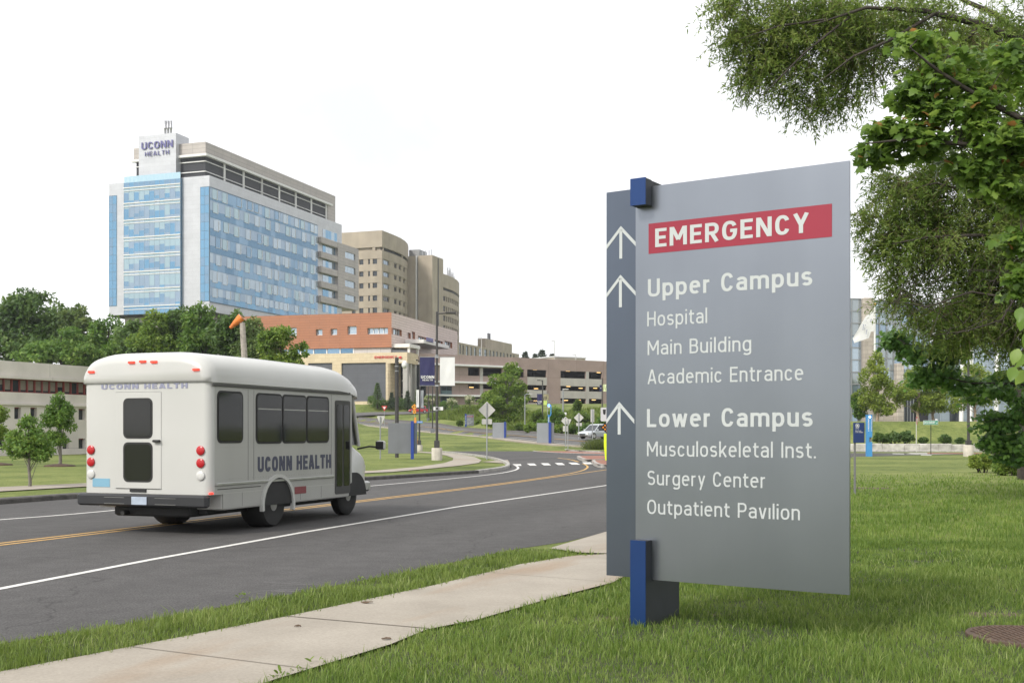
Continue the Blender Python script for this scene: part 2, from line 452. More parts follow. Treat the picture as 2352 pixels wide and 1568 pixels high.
def text(name, body, mt, parent, o, ux, uz, width, cap, bold=0.0, space=1.0, depth=0.004):
    """letters from point o: baseline start; ux along, uz up; scaled to width and cap height; depth = how far they stand proud"""
    t = .115 + max(0, bold) * 2.9
    x, vs_, fs, layer = 0.0, [], [], 0
    ga = (.115 + .02 * (bold > .01)) * (1 + (space - 1) * 3)
    for ch in body:
        w, strokes = glyph(ch, t)
        for q, st in enumerate(strokes):
            L, Rr = [], []
            n = len(st); closed = math.dist(st[0], st[-1]) < 1e-6
            for i in range(n):
                a = st[i - 1] if i else (st[-2] if closed else None); c = st[i + 1] if i < n - 1 else (st[1] if closed else None); p = st[i]
                d1 = None if a is None else Vector((p[0] - a[0], p[1] - a[1])); d2 = None if c is None else Vector((c[0] - p[0], c[1] - p[1]))
                if d1 is not None and d1.length < 1e-9: d1 = None
                if d2 is not None and d2.length < 1e-9: d2 = None
                d1 = (d1 or d2).normalized(); d2 = (d2 or d1).normalized(); m = (d1 + d2)
                m = m.normalized() if m.length > 1e-6 else d1
                k = t / 2 / max(.45, m.dot(d1)); nn = Vector((-m.y, m.x)) * k
                L.append((p[0] + nn.x, p[1] + nn.y)); Rr.append((p[0] - nn.x, p[1] - nn.y))
            z1 = 1.0 + .05 * q; b0 = len(vs_)
            for zz in (0.0, z1): vs_ += [(x + px, py, zz) for px, py in L] + [(x + px, py, zz) for px, py in Rr]
            for i in range(n - 1):
                fs.append((b0 + 2 * n + i, b0 + 3 * n + i, b0 + 3 * n + i + 1, b0 + 2 * n + i + 1))
                fs.append((b0 + i, b0 + 2 * n + i, b0 + 2 * n + i + 1, b0 + i + 1)); fs.append((b0 + n + i, b0 + n + i + 1, b0 + 3 * n + i + 1, b0 + 3 * n + i))
            if not closed:
                for i in (0, n - 1): fs.append((b0 + i, b0 + n + i, b0 + 3 * n + i, b0 + 2 * n + i))
        x += w + ga
    co = np.array(vs_); x0, x1 = co[:, 0].min(), co[:, 0].max()
    co[:, 0] = (co[:, 0] - x0) / (x1 - x0) * width; co[:, 1] *= cap; co[:, 2] *= depth
    ux = np.array(ux, float); uz = np.array(uz, float); un = np.cross(ux, uz)
    P = np.array(o, float)[None] + co[:, 0:1] * ux + co[:, 1:2] * uz + co[:, 2:3] * un
    me = bpy.data.meshes.new(name); me.from_pydata(P.tolist(), [], fs); me.materials.append(mt)
    ob = bpy.data.objects.new(name, me); COL.objects.link(ob); ob.parent = parent
    return ob

# ------------------------------------------------------------------ wall with openings
def holed(mb, a0, a1, z0, z1, holes, put, depth, m=0, back=None):
    """flat wall a0..a1 x z0..z1 with rectangular holes (a0,a1,z0,z1) and reveals; put(a,z,d) gives the point d behind the face"""
    As = sorted({a0, a1, *[v for h in holes for v in h[:2] if a0 < v < a1]})
    Zs = sorted({z0, z1, *[v for h in holes for v in h[2:4] if z0 < v < z1]})
    for i in range(len(As) - 1):
        for j in range(len(Zs) - 1):
            ca, cz = (As[i] + As[i + 1]) / 2, (Zs[j] + Zs[j + 1]) / 2
            if any(h[0] < ca < h[1] and h[2] < cz < h[3] for h in holes): continue
            mb.quad(put(As[i], Zs[j], 0), put(As[i + 1], Zs[j], 0), put(As[i + 1], Zs[j + 1], 0), put(As[i], Zs[j + 1], 0), m)
    for h in holes:
        c = [(h[0], h[2]), (h[1], h[2]), (h[1], h[3]), (h[0], h[3])]
        for k in range(4):
            p, q = c[k], c[(k + 1) % 4]
            mb.quad(put(p[0], p[1], 0), put(q[0], q[1], 0), put(q[0], q[1], depth), put(p[0], p[1], depth), m if back is None else back)
# ================================================================== GROUND
def zin(poly, X, Y):
    """points inside polygon"""
    ins = np.zeros(X.shape, bool); n = len(poly)
    for i in range(n):
        x0, y0 = poly[i]; x1, y1 = poly[(i + 1) % n]
        if y0 == y1: continue
        c = ((y0 > Y) != (y1 > Y)) & (X < (x1 - x0) * (Y - y0) / (y1 - y0) + x0)
        ins ^= c
    return ins
def resample(P, step):
    out = []
    for a, b in zip(P[:-1], P[1:]):
        n = max(1, int(math.dist(a[:2], b[:2]) / step))
        out += [tuple(a[k] + (b[k] - a[k]) * i / n for k in range(len(a))) for i in range(n)]
    return out + [tuple(P[-1])]

# the side road that climbs from the roundabout to the left: kerb lines as (px, py, depth)
near_e = [(1480, 1033, 108), (1390, 1028, 112), (1302, 1023.6, 115), (1232, 1016.7, 122), (1165, 1009, 140), (1131, 1005, 150), (1051, 998, 170), (954, 989, 195), (861, 979, 215), (760, 968, 235)]
far_e = [(1480, 1014, 118), (1390, 1010, 123), (1348, 1007, 126), (1232, 997, 138), (1165, 993.5, 152), (1054, 985, 182), (1010, 976.5, 196), (930, 969, 214), (861, 964, 228), (760, 956, 250)]
NE = resample([at(*p) for p in near_e], 3.0); FE = resample([at(*p) for p in far_e], 3.0)
up_n = [(800, 958, 238), (861, 954, 238), (910, 952.5, 240), (960, 950.5, 246), (1010, 949, 254), (1060, 949, 258)]
up_f = [(800, 949.5, 250), (861, 947, 250), (910, 946.5, 250), (960, 945.5, 255), (1010, 945, 262), (1060, 945, 266)]
UN = resample([at(*p) for p in up_n], 3.0); UF = resample([at(*p) for p in up_f], 3.0)
ctl = NE + FE + UN + UF
ctl += [at(*p) for p in [(1000, 962, 205), (1060, 965, 200), (1100, 945, 215), (1150, 962, 185), (1200, 955, 190), (1260, 965, 170), (1320, 955, 180), (1390, 950, 180), (1300, 985, 145), (1390, 985, 145), (1250, 940, 225), (1390, 935, 225), (1120, 928, 240),
                         (1017, 1036, 102), (1100, 1020, 118), (1000, 1018, 122), (900, 1012, 130), (850, 1016, 122), (1010, 1005, 150), (900, 996, 175), (1050, 1009, 140), (1160, 1014, 128), (950, 1040, 93), (850, 1040, 93)]]
for px in range(300, 1500, 80): ctl += [(pxx(px, 275), 275, 8.6), (pxx(px, 262), 262, 8.3), (pxx(px, 320), 320, 9.5)]
for px in range(-700, 760, 120): ctl += [(pxx(px, 290), 290, 12.0), (pxx(px, 240), 240, 9.5), (pxx(px, 200), 200, 5.0), (pxx(px, 150), 150, -0.3), (pxx(px, 120), 120, -0.7), (pxx(px, 95), 95, -0.5)]
for px in range(1850, 2700, 80): ctl += [(pxx(px, 106), 106, 0.02), (pxx(px, 112), 112, 0.6), (pxx(px, 127), 127, 2.95), (pxx(px, 150), 150, 3.05), (pxx(px, 220), 220, 4.0)]
for px in range(1480, 1850, 80): ctl += [(pxx(px, 112), 112, 0.1), (pxx(px, 140), 140, 1.0), (pxx(px, 200), 200, 5.0)]
for d in (78, 90, 100):
    for px in range(700, 2700, 100): ctl.append((pxx(px, d), d, 0.0))
CT = np.array(ctl)
def hz(x, y):
    x = np.atleast_1d(np.asarray(x, float)); y = np.atleast_1d(np.asarray(y, float))
    out = np.zeros(x.size)
    for i in range(0, x.size, 4000):
        d2 = (x[i:i + 4000, None] - CT[None, :, 0]) ** 2 + (y[i:i + 4000, None] - CT[None, :, 1]) ** 2
        w = 1.0 / (d2 + 1.0) ** 2
        out[i:i + 4000] = (w * CT[None, :, 2]).sum(1) / w.sum(1)
    s = np.clip((y - 60) / 25, 0, 1); s = s * s * (3 - 2 * s)
    return out * s
def hz1(x, y): return float(hz(x, y)[0])

def edges(*spec):
    out = []
    for a, b, st in spec: out += list(np.arange(a, b, st))
    return np.array(out)
gx = edges((-3000, -400, 260), (-400, -130, 30), (-130, 130, 2.5), (130, 400, 30), (400, 3001, 260))
gy = edges((-300, -20, 40), (-20, 60, 8), (60, 275, 2.5), (275, 500, 15), (500, 4001, 350))
GX, GY = np.meshgrid(gx, gy)
GZ = hz(GX.ravel(), GY.ravel()).reshape(GX.shape)
V = np.stack([GX, GY, GZ], -1).reshape(-1, 3)
nx = len(gx)
fs = [(j * nx + i, j * nx + i + 1, (j + 1) * nx + i + 1, (j + 1) * nx + i) for j in range(len(gy) - 1) for i in range(nx - 1)]

def ground_mat():
    m = bpy.data.materials.new('mown_lawn')
    n, b, out = nodes(m)
    g = n.nodes.new('ShaderNodeNewGeometry')
    def noise(sc, det=5):
        t = n.nodes.new('ShaderNodeTexNoise'); t.inputs['Scale'].default_value = sc; t.inputs['Detail'].default_value = det
        t.inputs['Roughness'].default_value = 0.6
        n.links.new(g.outputs['Position'], t.inputs['Vector']); return t.outputs['Fac']
    a = noise(0.16); c = noise(2.2); f = noise(14.0, 6)
    m1 = n.nodes.new('ShaderNodeMath'); m1.operation = 'MULTIPLY_ADD'; m1.inputs[1].default_value = 0.55; n.links.new(a, m1.inputs[0])
    m2 = n.nodes.new('ShaderNodeMath'); m2.operation = 'MULTIPLY_ADD'; m2.inputs[1].default_value = 0.35; n.links.new(c, m2.inputs[0]); n.links.new(m2.outputs[0], m1.inputs[2])
    m3 = n.nodes.new('ShaderNodeMath'); m3.operation = 'MULTIPLY_ADD'; m3.inputs[1].default_value = 0.45; m3.inputs[2].default_value = -0.17; n.links.new(f, m3.inputs[0]); n.links.new(m3.outputs[0], m2.inputs[2])
    cr = n.nodes.new('ShaderNodeValToRGB'); e = cr.color_ramp.elements
    e[0].position = 0.38; e[0].color = (0.070, 0.098, 0.026, 1)
    e[1].position = 0.64; e[1].color = (0.235, 0.250, 0.085, 1)
    q = e.new(0.5); q.color = (0.145, 0.180, 0.050, 1)
    n.links.new(m1.outputs[0], cr.inputs['Fac']); n.links.new(cr.outputs['Color'], b.inputs['Base Color'])
    b.inputs['Roughness'].default_value = 0.9; b.inputs['Specular IOR Level'].default_value = 0.15
    bp = n.nodes.new('ShaderNodeBump'); bp.inputs['Strength'].default_value = 0.9; bp.inputs['Distance'].default_value = 0.12
    n.links.new(m2.outputs[0], bp.inputs['Height']); n.links.new(bp.outputs['Normal'], b.inputs['Normal'])
    return m
M_LAWN = ground_mat()
me = bpy.data.meshes.new('ground'); me.from_pydata(V.tolist(), [], fs); me.materials.append(M_LAWN)
me.polygons.foreach_set('use_smooth', [True] * len(me.polygons))
ground = bpy.data.objects.new('ground', me); COL.objects.link(ground); tag(ground, kind='structure')

def asphalt():
    m = bpy.data.materials.new('asphalt')
    n, b, out = nodes(m)
    g = n.nodes.new('ShaderNodeNewGeometry')
    def noise(sc, det=4, stretch=None):
        t = n.nodes.new('ShaderNodeTexNoise'); t.inputs['Scale'].default_value = sc; t.inputs['Detail'].default_value = det
        if stretch:
            mp = n.nodes.new('ShaderNodeMapping'); mp.inputs['Rotation'].default_value = (0, 0, R(-20)); mp.inputs['Scale'].default_value = stretch
            vr = n.nodes.new('ShaderNodeVectorRotate'); vr.rotation_type = 'Z_AXIS'; vr.inputs['Angle'].default_value = R(20)
            n.links.new(g.outputs['Position'], vr.inputs['Vector']); mp.inputs['Rotation'].default_value = (0, 0, 0)
            n.links.new(vr.outputs['Vector'], mp.inputs['Vector']); n.links.new(mp.outputs['Vector'], t.inputs['Vector'])
        else:
            n.links.new(g.outputs['Position'], t.inputs['Vector'])
        return t.outputs['Fac']
    big = noise(0.5, 5, (1, 0.12, 1)); fine = noise(55, 3); mid = noise(3.0, 6)
    def mr(v, a, c):
        q = n.nodes.new('ShaderNodeMapRange'); q.inputs['From Min'].default_value = 0.3; q.inputs['From Max'].default_value = 0.7
        q.inputs['To Min'].default_value = a; q.inputs['To Max'].default_value = c; n.links.new(v, q.inputs['Value']); return q.outputs['Result']
    def mul(a, c):
        q = n.nodes.new('ShaderNodeMath'); q.operation = 'MULTIPLY'; n.links.new(a, q.inputs[0]); n.links.new(c, q.inputs[1]); return q.outputs[0]
    k = mul(mul(mr(big, 0.80, 1.18), mr(fine, 0.55, 1.45)), mr(mid, 0.88, 1.12))
    # hairline cracks and a few sealed seams
    wv = n.nodes.new('ShaderNodeTexNoise'); wv.inputs['Scale'].default_value = 1.3; wv.inputs['Detail'].default_value = 6
    n.links.new(g.outputs['Position'], wv.inputs['Vector'])
    av = n.nodes.new('ShaderNodeMixRGB'); av.blend_type = 'ADD'; av.inputs['Fac'].default_value = 0.9
    n.links.new(g.outputs['Position'], av.inputs['Color1']); n.links.new(wv.outputs['Color'], av.inputs['Color2'])
    vo = n.nodes.new('ShaderNodeTexVoronoi'); vo.feature = 'DISTANCE_TO_EDGE'; vo.inputs['Scale'].default_value = 0.16
    n.links.new(av.outputs['Color'], vo.inputs['Vector'])
    cm = n.nodes.new('ShaderNodeMapRange'); cm.inputs['From Min'].default_value = 0.0; cm.inputs['From Max'].default_value = 0.0035; cm.inputs['To Min'].default_value = 0.62; cm.inputs['To Max'].default_value = 1.0
    n.links.new(vo.outputs['Distance'], cm.inputs['Value'])
    k = mul(k, cm.outputs['Result'])
    vm = n.nodes.new('ShaderNodeVectorMath'); vm.operation = 'SCALE'; vm.inputs[0].default_value = (0.074, 0.071, 0.070)
    n.links.new(k, vm.inputs['Scale']); n.links.new(vm.outputs['Vector'], b.inputs['Base Color'])
    b.inputs['Roughness'].default_value = 0.85; b.inputs['Specular IOR Level'].default_value = 0.3
    bp = n.nodes.new('ShaderNodeBump'); bp.inputs['Strength'].default_value = 0.4; bp.inputs['Distance'].default_value = 0.01
    n.links.new(fine, bp.inputs['Height']); n.links.new(bp.outputs['Normal'], b.inputs['Normal'])
    return m
M_ASPH = asphalt()
M_FARASPH = mat('worn_asphalt', (0.105, 0.102, 0.100), 0.9, var=0.12, vs=0.6)
M_KERB = mat('granite_kerb', (0.36, 0.345, 0.32), 0.8, var=0.3, vs=4, bump=0.4, bs=18)
M_BERM = mat('asphalt_berm', (0.085, 0.080, 0.074), 0.9, var=0.35, vs=5, bump=0.6, bs=14)
M_WHITEL = mat('white_road_paint', (0.62, 0.61, 0.58), 0.7, var=0.22, vs=16)
M_YELL = mat('yellow_road_paint', (0.50, 0.30, 0.085), 0.7, var=0.2, vs=14)
M_BRICK = mat('red_brick_paving', (0.25, 0.105, 0.07), 0.85, var=0.2, vs=6)

def concrete_walk():
    m = bpy.data.materials.new('pale_concrete_paving')
    n, b, out = nodes(m)
    g = n.nodes.new('ShaderNodeNewGeometry')
    def noise(sc, det, st=None, ang=0):
        t = n.nodes.new('ShaderNodeTexNoise'); t.inputs['Scale'].default_value = sc; t.inputs['Detail'].default_value = det
        if st:
            vr = n.nodes.new('ShaderNodeVectorRotate'); vr.rotation_type = 'Z_AXIS'; vr.inputs['Angle'].default_value = R(ang)
            mp = n.nodes.new('ShaderNodeMapping'); mp.inputs['Scale'].default_value = st
            n.links.new(g.outputs['Position'], vr.inputs['Vector']); n.links.new(vr.outputs['Vector'], mp.inputs['Vector']); n.links.new(mp.outputs['Vector'], t.inputs['Vector'])
        else: n.links.new(g.outputs['Position'], t.inputs['Vector'])
        return t.outputs['Fac']
    a = noise(1.1, 7); st = noise(1.6, 5, (1, 0.22, 1), 24); f = noise(45, 3)
    cr = n.nodes.new('ShaderNodeValToRGB'); e = cr.color_ramp.elements
    e[0].position = 0.3; e[0].color = (0.275, 0.243, 0.200, 1); e[1].position = 0.7; e[1].color = (0.355, 0.318, 0.266, 1)
    n.links.new(a, cr.inputs['Fac'])
    c2 = n.nodes.new('ShaderNodeValToRGB'); e = c2.color_ramp.elements
    e[0].position = 0.52; e[0].color = (0, 0, 0, 1); e[1].position = 0.72; e[1].color = (0.6, 0.6, 0.6, 1)
    n.links.new(st, c2.inputs['Fac'])
    mx = n.nodes.new('ShaderNodeMixRGB'); mx.inputs['Color2'].default_value = (0.27, 0.185, 0.115, 1)
    n.links.new(c2.outputs['Color'], mx.inputs['Fac']); n.links.new(cr.outputs['Color'], mx.inputs['Color1'])
    mr = n.nodes.new('ShaderNodeMapRange'); mr.inputs['From Min'].default_value = 0.3; mr.inputs['From Max'].default_value = 0.7; mr.inputs['To Min'].default_value = 0.9; mr.inputs['To Max'].default_value = 1.1
    n.links.new(f, mr.inputs['Value'])
    vm = n.nodes.new('ShaderNodeVectorMath'); vm.operation = 'SCALE'; n.links.new(mx.outputs['Color'], vm.inputs[0]); n.links.new(mr.outputs['Result'], vm.inputs['Scale'])
    n.links.new(vm.outputs['Vector'], b.inputs['Base Color'])
    b.inputs['Roughness'].default_value = 0.85
    bp = n.nodes.new('ShaderNodeBump'); bp.inputs['Strength'].default_value = 0.2; bp.inputs['Distance'].default_value = 0.006
    n.links.new(f, bp.inputs['Height']); n.links.new(bp.outputs['Normal'], b.inputs['Normal'])
    return m
M_WALK = concrete_walk()
M_JOINT = mat('joint_dirt', (0.15, 0.125, 0.10), 0.95, var=0.2)

def struct(o): return tag(o, kind='structure')
def sheet(name, poly, z, m):
    b = MB(); n = len(poly)
    b.add([(x, y, z) for x, y in poly], [tuple(range(n))])
    o = b.build(name, m); return struct(o)
def ribbon(name, L, Rr, m, dz=0.0, skirt=0.0):
    b = MB(); n = len(L)
    b.add([(p[0], p[1], p[2] + dz) for p in L] + [(p[0], p[1], p[2] + dz) for p in Rr], [(i, i + 1, n + i + 1, n + i) for i in range(n - 1)])
    if skirt:                                    # the slab's sides, down into the ground
        for E in (L, Rr): b.add([(p[0], p[1], p[2] + dz) for p in E] + [(p[0], p[1], p[2] + dz - skirt) for p in E], [(i, i + 1, n + i + 1, n + i) for i in range(n - 1)])
    return struct(b.build(name, m))
def offset(P, d):
    out = []
    for i, p in enumerate(P):
        a, b = P[max(i - 1, 0)], P[min(i + 1, len(P) - 1)]
        tx, ty = b[0] - a[0], b[1] - a[1]; l = math.hypot(tx, ty) or 1
        out.append((p[0] - ty / l * d, p[1] + tx / l * d, *p[2:]))
    return out
def stripe(name, P, w, m, z=0.008, step=1.0, gap=None):
    P = resample(P, step)
    if len(P[0]) == 2: P = [(x, y, 0) for x, y in P]
    return ribbon(name, offset(P, w / 2), offset(P, -w / 2), m, z)
def smoothline(P, it=2):
    P = [tuple(p) for p in P]
    for _ in range(it):
        Q = [P[0]]
        for a, b in zip(P[:-1], P[1:]):
            Q.append(tuple(a[k] * .75 + b[k] * .25 for k in range(len(a)))); Q.append(tuple(a[k] * .25 + b[k] * .75 for k in range(len(a))))
        P = Q + [P[-1]]
    return P
def kerb(name, P, w, h, m, side=1, z0=-0.05):
    """upstand along P; its body lies on the left (side=1) of the line"""
    P = smoothline(P, 2); Q = offset(P, w * side); Pi = offset(P, 0.025 * side)
    b = MB(); n = len(P)
    rings = [[(p[0], p[1], z0), (p[0], p[1], h - 0.03), (i[0], i[1], h), (q[0], q[1], h), (q[0], q[1], z0)] for p, i, q in zip(P, Pi, Q)]
    b.loft(rings)
    return struct(b.build(name, m))

# main road and roundabout asphalt, flat, clockwise from the near left
near_road = [gp(-900, 1620), gp(-300, 1530), gp(0, 1479), gp(329, 1426), gp(598, 1378), gp(957, 1309), gp(1190, 1260), gp(1300, 1244), gp(1389, 1223), gp(1560, 1180), gp(1720, 1130), gp(1850, 1085), gp(1960, 1048.5)]
right_far = [gp(2060, 1046.5), gp(2170, 1043.8), gp(2420, 1042), gp(2420, 1035.5), gp(2100, 1036.3), gp(1955, 1036.3)]
round_far = [(26, 110), (14, 113), (6, 113.5), (0, 111), gp(1170, 1033.6), gp(1090, 1034.5), gp(1017, 1036.2)]
left_kerb = [gp(1015, 1038.5), gp(1075, 1044.5), gp(1120, 1051), gp(1150, 1058), gp(1168, 1066), gp(1173, 1072), gp(1166, 1076.5), gp(1145, 1080.5), gp(1100, 1086.5), gp(1000, 1093), gp(860, 1102), gp(500, 1124), gp(170, 1145), gp(0, 1158), gp(-300, 1182), gp(-900, 1230)]
far_pt = [left_kerb[-1], near_road[0]]
road = sheet('road', near_road + right_far + round_far + left_kerb, 0.004, M_ASPH)
b = MB(); n = min(len(NE), len(FE))
NEr = [NE[int(i * (len(NE) - 1) / 79)] for i in range(80)]; FEr = [FE[int(i * (len(FE) - 1) / 79)] for i in range(80)]
def lay(P, dz): return [(x, y, max(z, hz1(x, y)) + dz) for x, y, z in P]
ribbon('side_road', lay(NEr, 0.10), lay(FEr, 0.10), M_FARASPH, 0, .6)
midl = [tuple((a[k] + c[k]) / 2 for k in range(3)) for a, c in zip(lay(NEr, .14), lay(FEr, .14))]
ribbon('yellow_centre_line', offset(midl, 0.16), offset(midl, -0.16), M_YELL, 0.004)
wn = [tuple(a[k] * .93 + c[k] * .07 for k in range(3)) for a, c in zip(lay(NEr, .14), lay(FEr, .14))]
ribbon('white_edge_line', offset(wn, 0.1), offset(wn, -0.1), M_WHITEL, 0.004)
nr = lay(NEr, 0.0)
b = MB(); o1 = offset(nr, -0.05); o2 = offset(nr, 1.9)
sgn = 1 if math.dist(o2[40][:2], FEr[40][:2]) > math.dist(nr[40][:2], FEr[40][:2]) else -1
ribbon('side_pavement', offset(nr, 0.0), offset(nr, 1.7 * sgn), M_WALK, 0.13, .8)
frl = lay(FEr, 0.0)
ribbon('side_verge_kerb', [(p[0], p[1], p[2] + 0.08) for p in frl], [(p[0], p[1], p[2] + 0.34) for p in offset(frl, 0.25 * -sgn)], M_BERM)
UNr = [UN[int(i * (len(UN) - 1) / 39)] for i in range(40)]; UFr = [UF[int(i * (len(UF) - 1) / 39)] for i in range(40)]
ribbon('upper_road', lay(UNr, 0.12), lay(UFr, 0.12), M_FARASPH)
ribbon('upper_pavement', lay(UNr, 0.2), lay(offset(UNr, -2.0), 0.2), M_WALK)

# markings
stripe('white_edge_line', [gp(-600, 1462), gp(-300, 1405), gp(0, 1352.5), gp(350, 1285), gp(700, 1222), gp(1050, 1164), gp(1390, 1115), gp(1560, 1091), gp(1700, 1070)], 0.115, M_WHITEL)
cl_ = smoothline([gp(-600, 1330), gp(-300, 1286), gp(0, 1250), gp(280, 1217), gp(560, 1183), gp(860, 1147), gp(1100, 1118.5), gp(1297, 1091), gp(1345, 1081), gp(1357, 1073), gp(1352, 1067.5), gp(1343, 1064.8)], 2)
stripe('yellow_centre_line', offset(cl_, 0.12), 0.10, M_YELL)
cl2 = smoothline([gp(-600, 1330), gp(-300, 1286), gp(0, 1250), gp(280, 1217), gp(560, 1183), gp(860, 1147), gp(1100, 1118.5), gp(1297, 1091), gp(1390, 1078), gp(1500, 1062)], 2)
stripe('yellow_centre_line', offset(cl2, -0.12), 0.10, M_YELL)
stripe('white_edge_line', smoothline([gp(-500, 1232), gp(0, 1193.5), gp(170, 1181), gp(500, 1149), gp(860, 1115), gp(1060, 1097), gp(1150, 1087), gp(1185, 1079.5), gp(1192, 1074), gp(1184, 1068.5)], 2), 0.115, M_WHITEL)
stripe('yellow_edge_line', smoothline([gp(1281, 1051.6), gp(1310, 1055), gp(1329, 1060.5)], 1), 0.16, M_YELL, 0.010)
stripe('white_edge_line', [gp(1281, 1051.3), gp(1325, 1051.6)], 0.2, M_WHITEL, 0.013)
b = MB()
for (xa, xb, xc, xd, ya, yb) in ((1177, 1196, 1198, 1182, 1065.6, 1069.3), (1210, 1227, 1233, 1217, 1064.2, 1068.8), (1242, 1259, 1266, 1249, 1063.5, 1068.3), (1274, 1291, 1298, 1282, 1062.9, 1067.6), (1305, 1323, 1333, 1314, 1062, 1066.6), (1337, 1356, 1361, 1343, 1061.3, 1065.6), (1372, 1392, 1400, 1380, 1060.3, 1064.6)):
    b.quad((*gp(xa, ya), .008), (*gp(xb, ya), .008), (*gp(xc, yb), .008), (*gp(xd, yb), .008))
struct(b.build('crosswalk_bars', M_WHITEL))
b = MB()
for xa, xb, y in ((2050, 2075, 1041), (2092, 2108, 1042.0), (2115, 2138, 1044.2)):
    b.quad((*gp(xa, y), .008), (*gp(xb, y + .5), .008), (*gp(xb + 3, y + 1.6), .008), (*gp(xa, y + 1), .008))
struct(b.build('give_way_bars', M_WHITEL))
# worn scratches in the asphalt
b = MB()
for k in range(26):
    cx, cy = gp(630 + rng.normal(0, 28), 1352 + rng.normal(0, 9)); a = rng.uniform(-.25, .5); l = rng.uniform(.08, .5); w = rng.uniform(.004, .012)
    dx, dy = math.cos(a) * l, math.sin(a) * l
    b.quad((cx, cy, .007), (cx + dx, cy + dy, .007), (cx + dx, cy + dy + w, .007), (cx, cy + w, .007))
struct(b.build('road_scratches', mat('scraped_asphalt', (0.2, 0.195, 0.19), 0.8)))

# footpath in front, with joints and a ramp to the road
walk_u = [gp(-700, 1730), gp(-200, 1602), gp(0, 1551), gp(299, 1493), gp(658, 1422), gp(993, 1350), gp(1196, 1300), gp(1316, 1280), gp(1389, 1276.5)]
walk_l = [gp(1450, 1320), gp(1406, 1343), gp(1250, 1384), gp(1094, 1430), gp(981, 1452), gp(897, 1487), gp(634, 1568), gp(200, 1720), gp(-300, 1960)]
ramp = [gp(1460, 1275), gp(1262, 1262), gp(1389, 1224.5), gp(1520, 1192), gp(1640, 1170), gp(1690, 1195), gp(1560, 1275)]
walk = sheet('pavement', walk_u + [gp(1440, 1277), gp(1560, 1276)] + walk_l, 0.03, M_WALK)
sheet('pavement_ramp', [gp(1262, 1262), gp(1389, 1224.5), gp(1520, 1192), gp(1640, 1170), gp(1690, 1195), gp(1562, 1274), gp(1437, 1275), gp(1389, 1274), gp(1330, 1272)], 0.026, M_WALK)
b = MB()
for p, q, w in ((gp(658, 1422), gp(985, 1451), .010), (gp(299, 1493), gp(706, 1545), .005), (gp(1124, 1320), gp(1406, 1343), .004)):
    d = Vector((q[0] - p[0], q[1] - p[1])).normalized(); nn = Vector((-d.y, d.x)) * w
    b.quad((p[0] - nn.x, p[1] - nn.y, .034), (q[0] - nn.x, q[1] - nn.y, .034), (q[0] + nn.x, q[1] + nn.y, .034), (p[0] + nn.x, p[1] + nn.y, .034))
struct(b.build('pavement_joints', M_JOINT))
# far side: kerb, footpath left of the bus, footpath by the lamp post
kerb('kerb', left_kerb[:9], 0.16, 0.14, M_KERB, side=-1)
kerb('kerb', left_kerb[8:12], 0.22, 0.13, M_BERM, side=-1)
kerb('kerb', left_kerb[11:], 0.4, 0.13, M_BERM, side=-1)
sheet('pavement', [gp(-700, 1170), gp(0, 1130), gp(170, 1120), gp(500, 1104), gp(760, 1091), gp(900, 1084.5), gp(980, 1077.5), gp(1055, 1070), gp(1100, 1063.5), gp(1106, 1057.5), gp(1090, 1049.5), gp(1050, 1043), gp(1010, 1039.3), gp(955, 1036.8), gp(900, 1036.8), gp(900, 1038.3), gp(955, 1038.8), gp(1000, 1042), gp(1025, 1046.5), gp(1041, 1052), gp(1040, 1057.5), gp(1020, 1064), gp(960, 1073), gp(860, 1081.5), gp(760, 1086), gp(500, 1098), gp(170, 1112), gp(0, 1120), gp(-700, 1150)], 0.03, M_WALK)
sheet('pavement_ramp', [gp(1106, 1061), gp(1166, 1056.5), gp(1171, 1064), gp(1167, 1071), gp(1158, 1064.5)], 0.028, M_WALK)
# roundabout apron and traffic islands with granite kerbs
def island(P, h, name, top):
    P = [gp(*p) for p in P]
    sheet(name, P, h - 0.006 if h > .05 else 0.012, top)
    kerb('kerb', P + [P[0]], 0.18, h if h > .05 else 0.03, M_KERB, side=1 if sum((P[i][0] * P[(i + 1) % len(P)][1] - P[(i + 1) % len(P)][0] * P[i][1]) for i in range(len(P))) > 0 else -1)
island([(1218, 1034.5), (1235, 1037.2), (1300, 1040.5), (1400, 1043), (1520, 1044), (1600, 1038), (1560, 1032), (1400, 1030), (1300, 1031)], 0.02, 'roundabout_apron', M_BRICK)
island([(1293, 1032.5), (1300, 1035.6), (1330, 1037.6), (1400, 1040), (1480, 1040.5), (1520, 1036), (1480, 1031.8), (1390, 1029.8), (1310, 1029.8)], 0.16, 'roundabout_island', M_LAWN)
island([(1325, 1052.5), (1331, 1057), (1346, 1061.2), (1392, 1060.5), (1450, 1058), (1450, 1052.5), (1392, 1051)], 0.17, 'traffic_island', M_BRICK)
island([(1359, 1062.5), (1361, 1067.5), (1372, 1073.5), (1395, 1075), (1470, 1070), (1470, 1063.5), (1395, 1062)], 0.17, 'traffic_island', M_BRICK)
kerb('kerb', [gp(2420, 1037.2), gp(2200, 1037.8), gp(2060, 1037.2), gp(1955, 1036.4), gp(1900, 1036.5)], 0.2, 0.16, M_KERB, side=-1)
sheet('pavement_ramp', [gp(2080, 1042.6), gp(2092, 1039.8), gp(2230, 1040.5), gp(2232, 1042), gp(2120, 1043.6)], 0.02, M_KERB)
sheet('brick_apron', [gp(2130, 1040.2), gp(2330, 1040.8), gp(2330, 1042.3), gp(2130, 1042.4)], 0.03, M_BRICK)
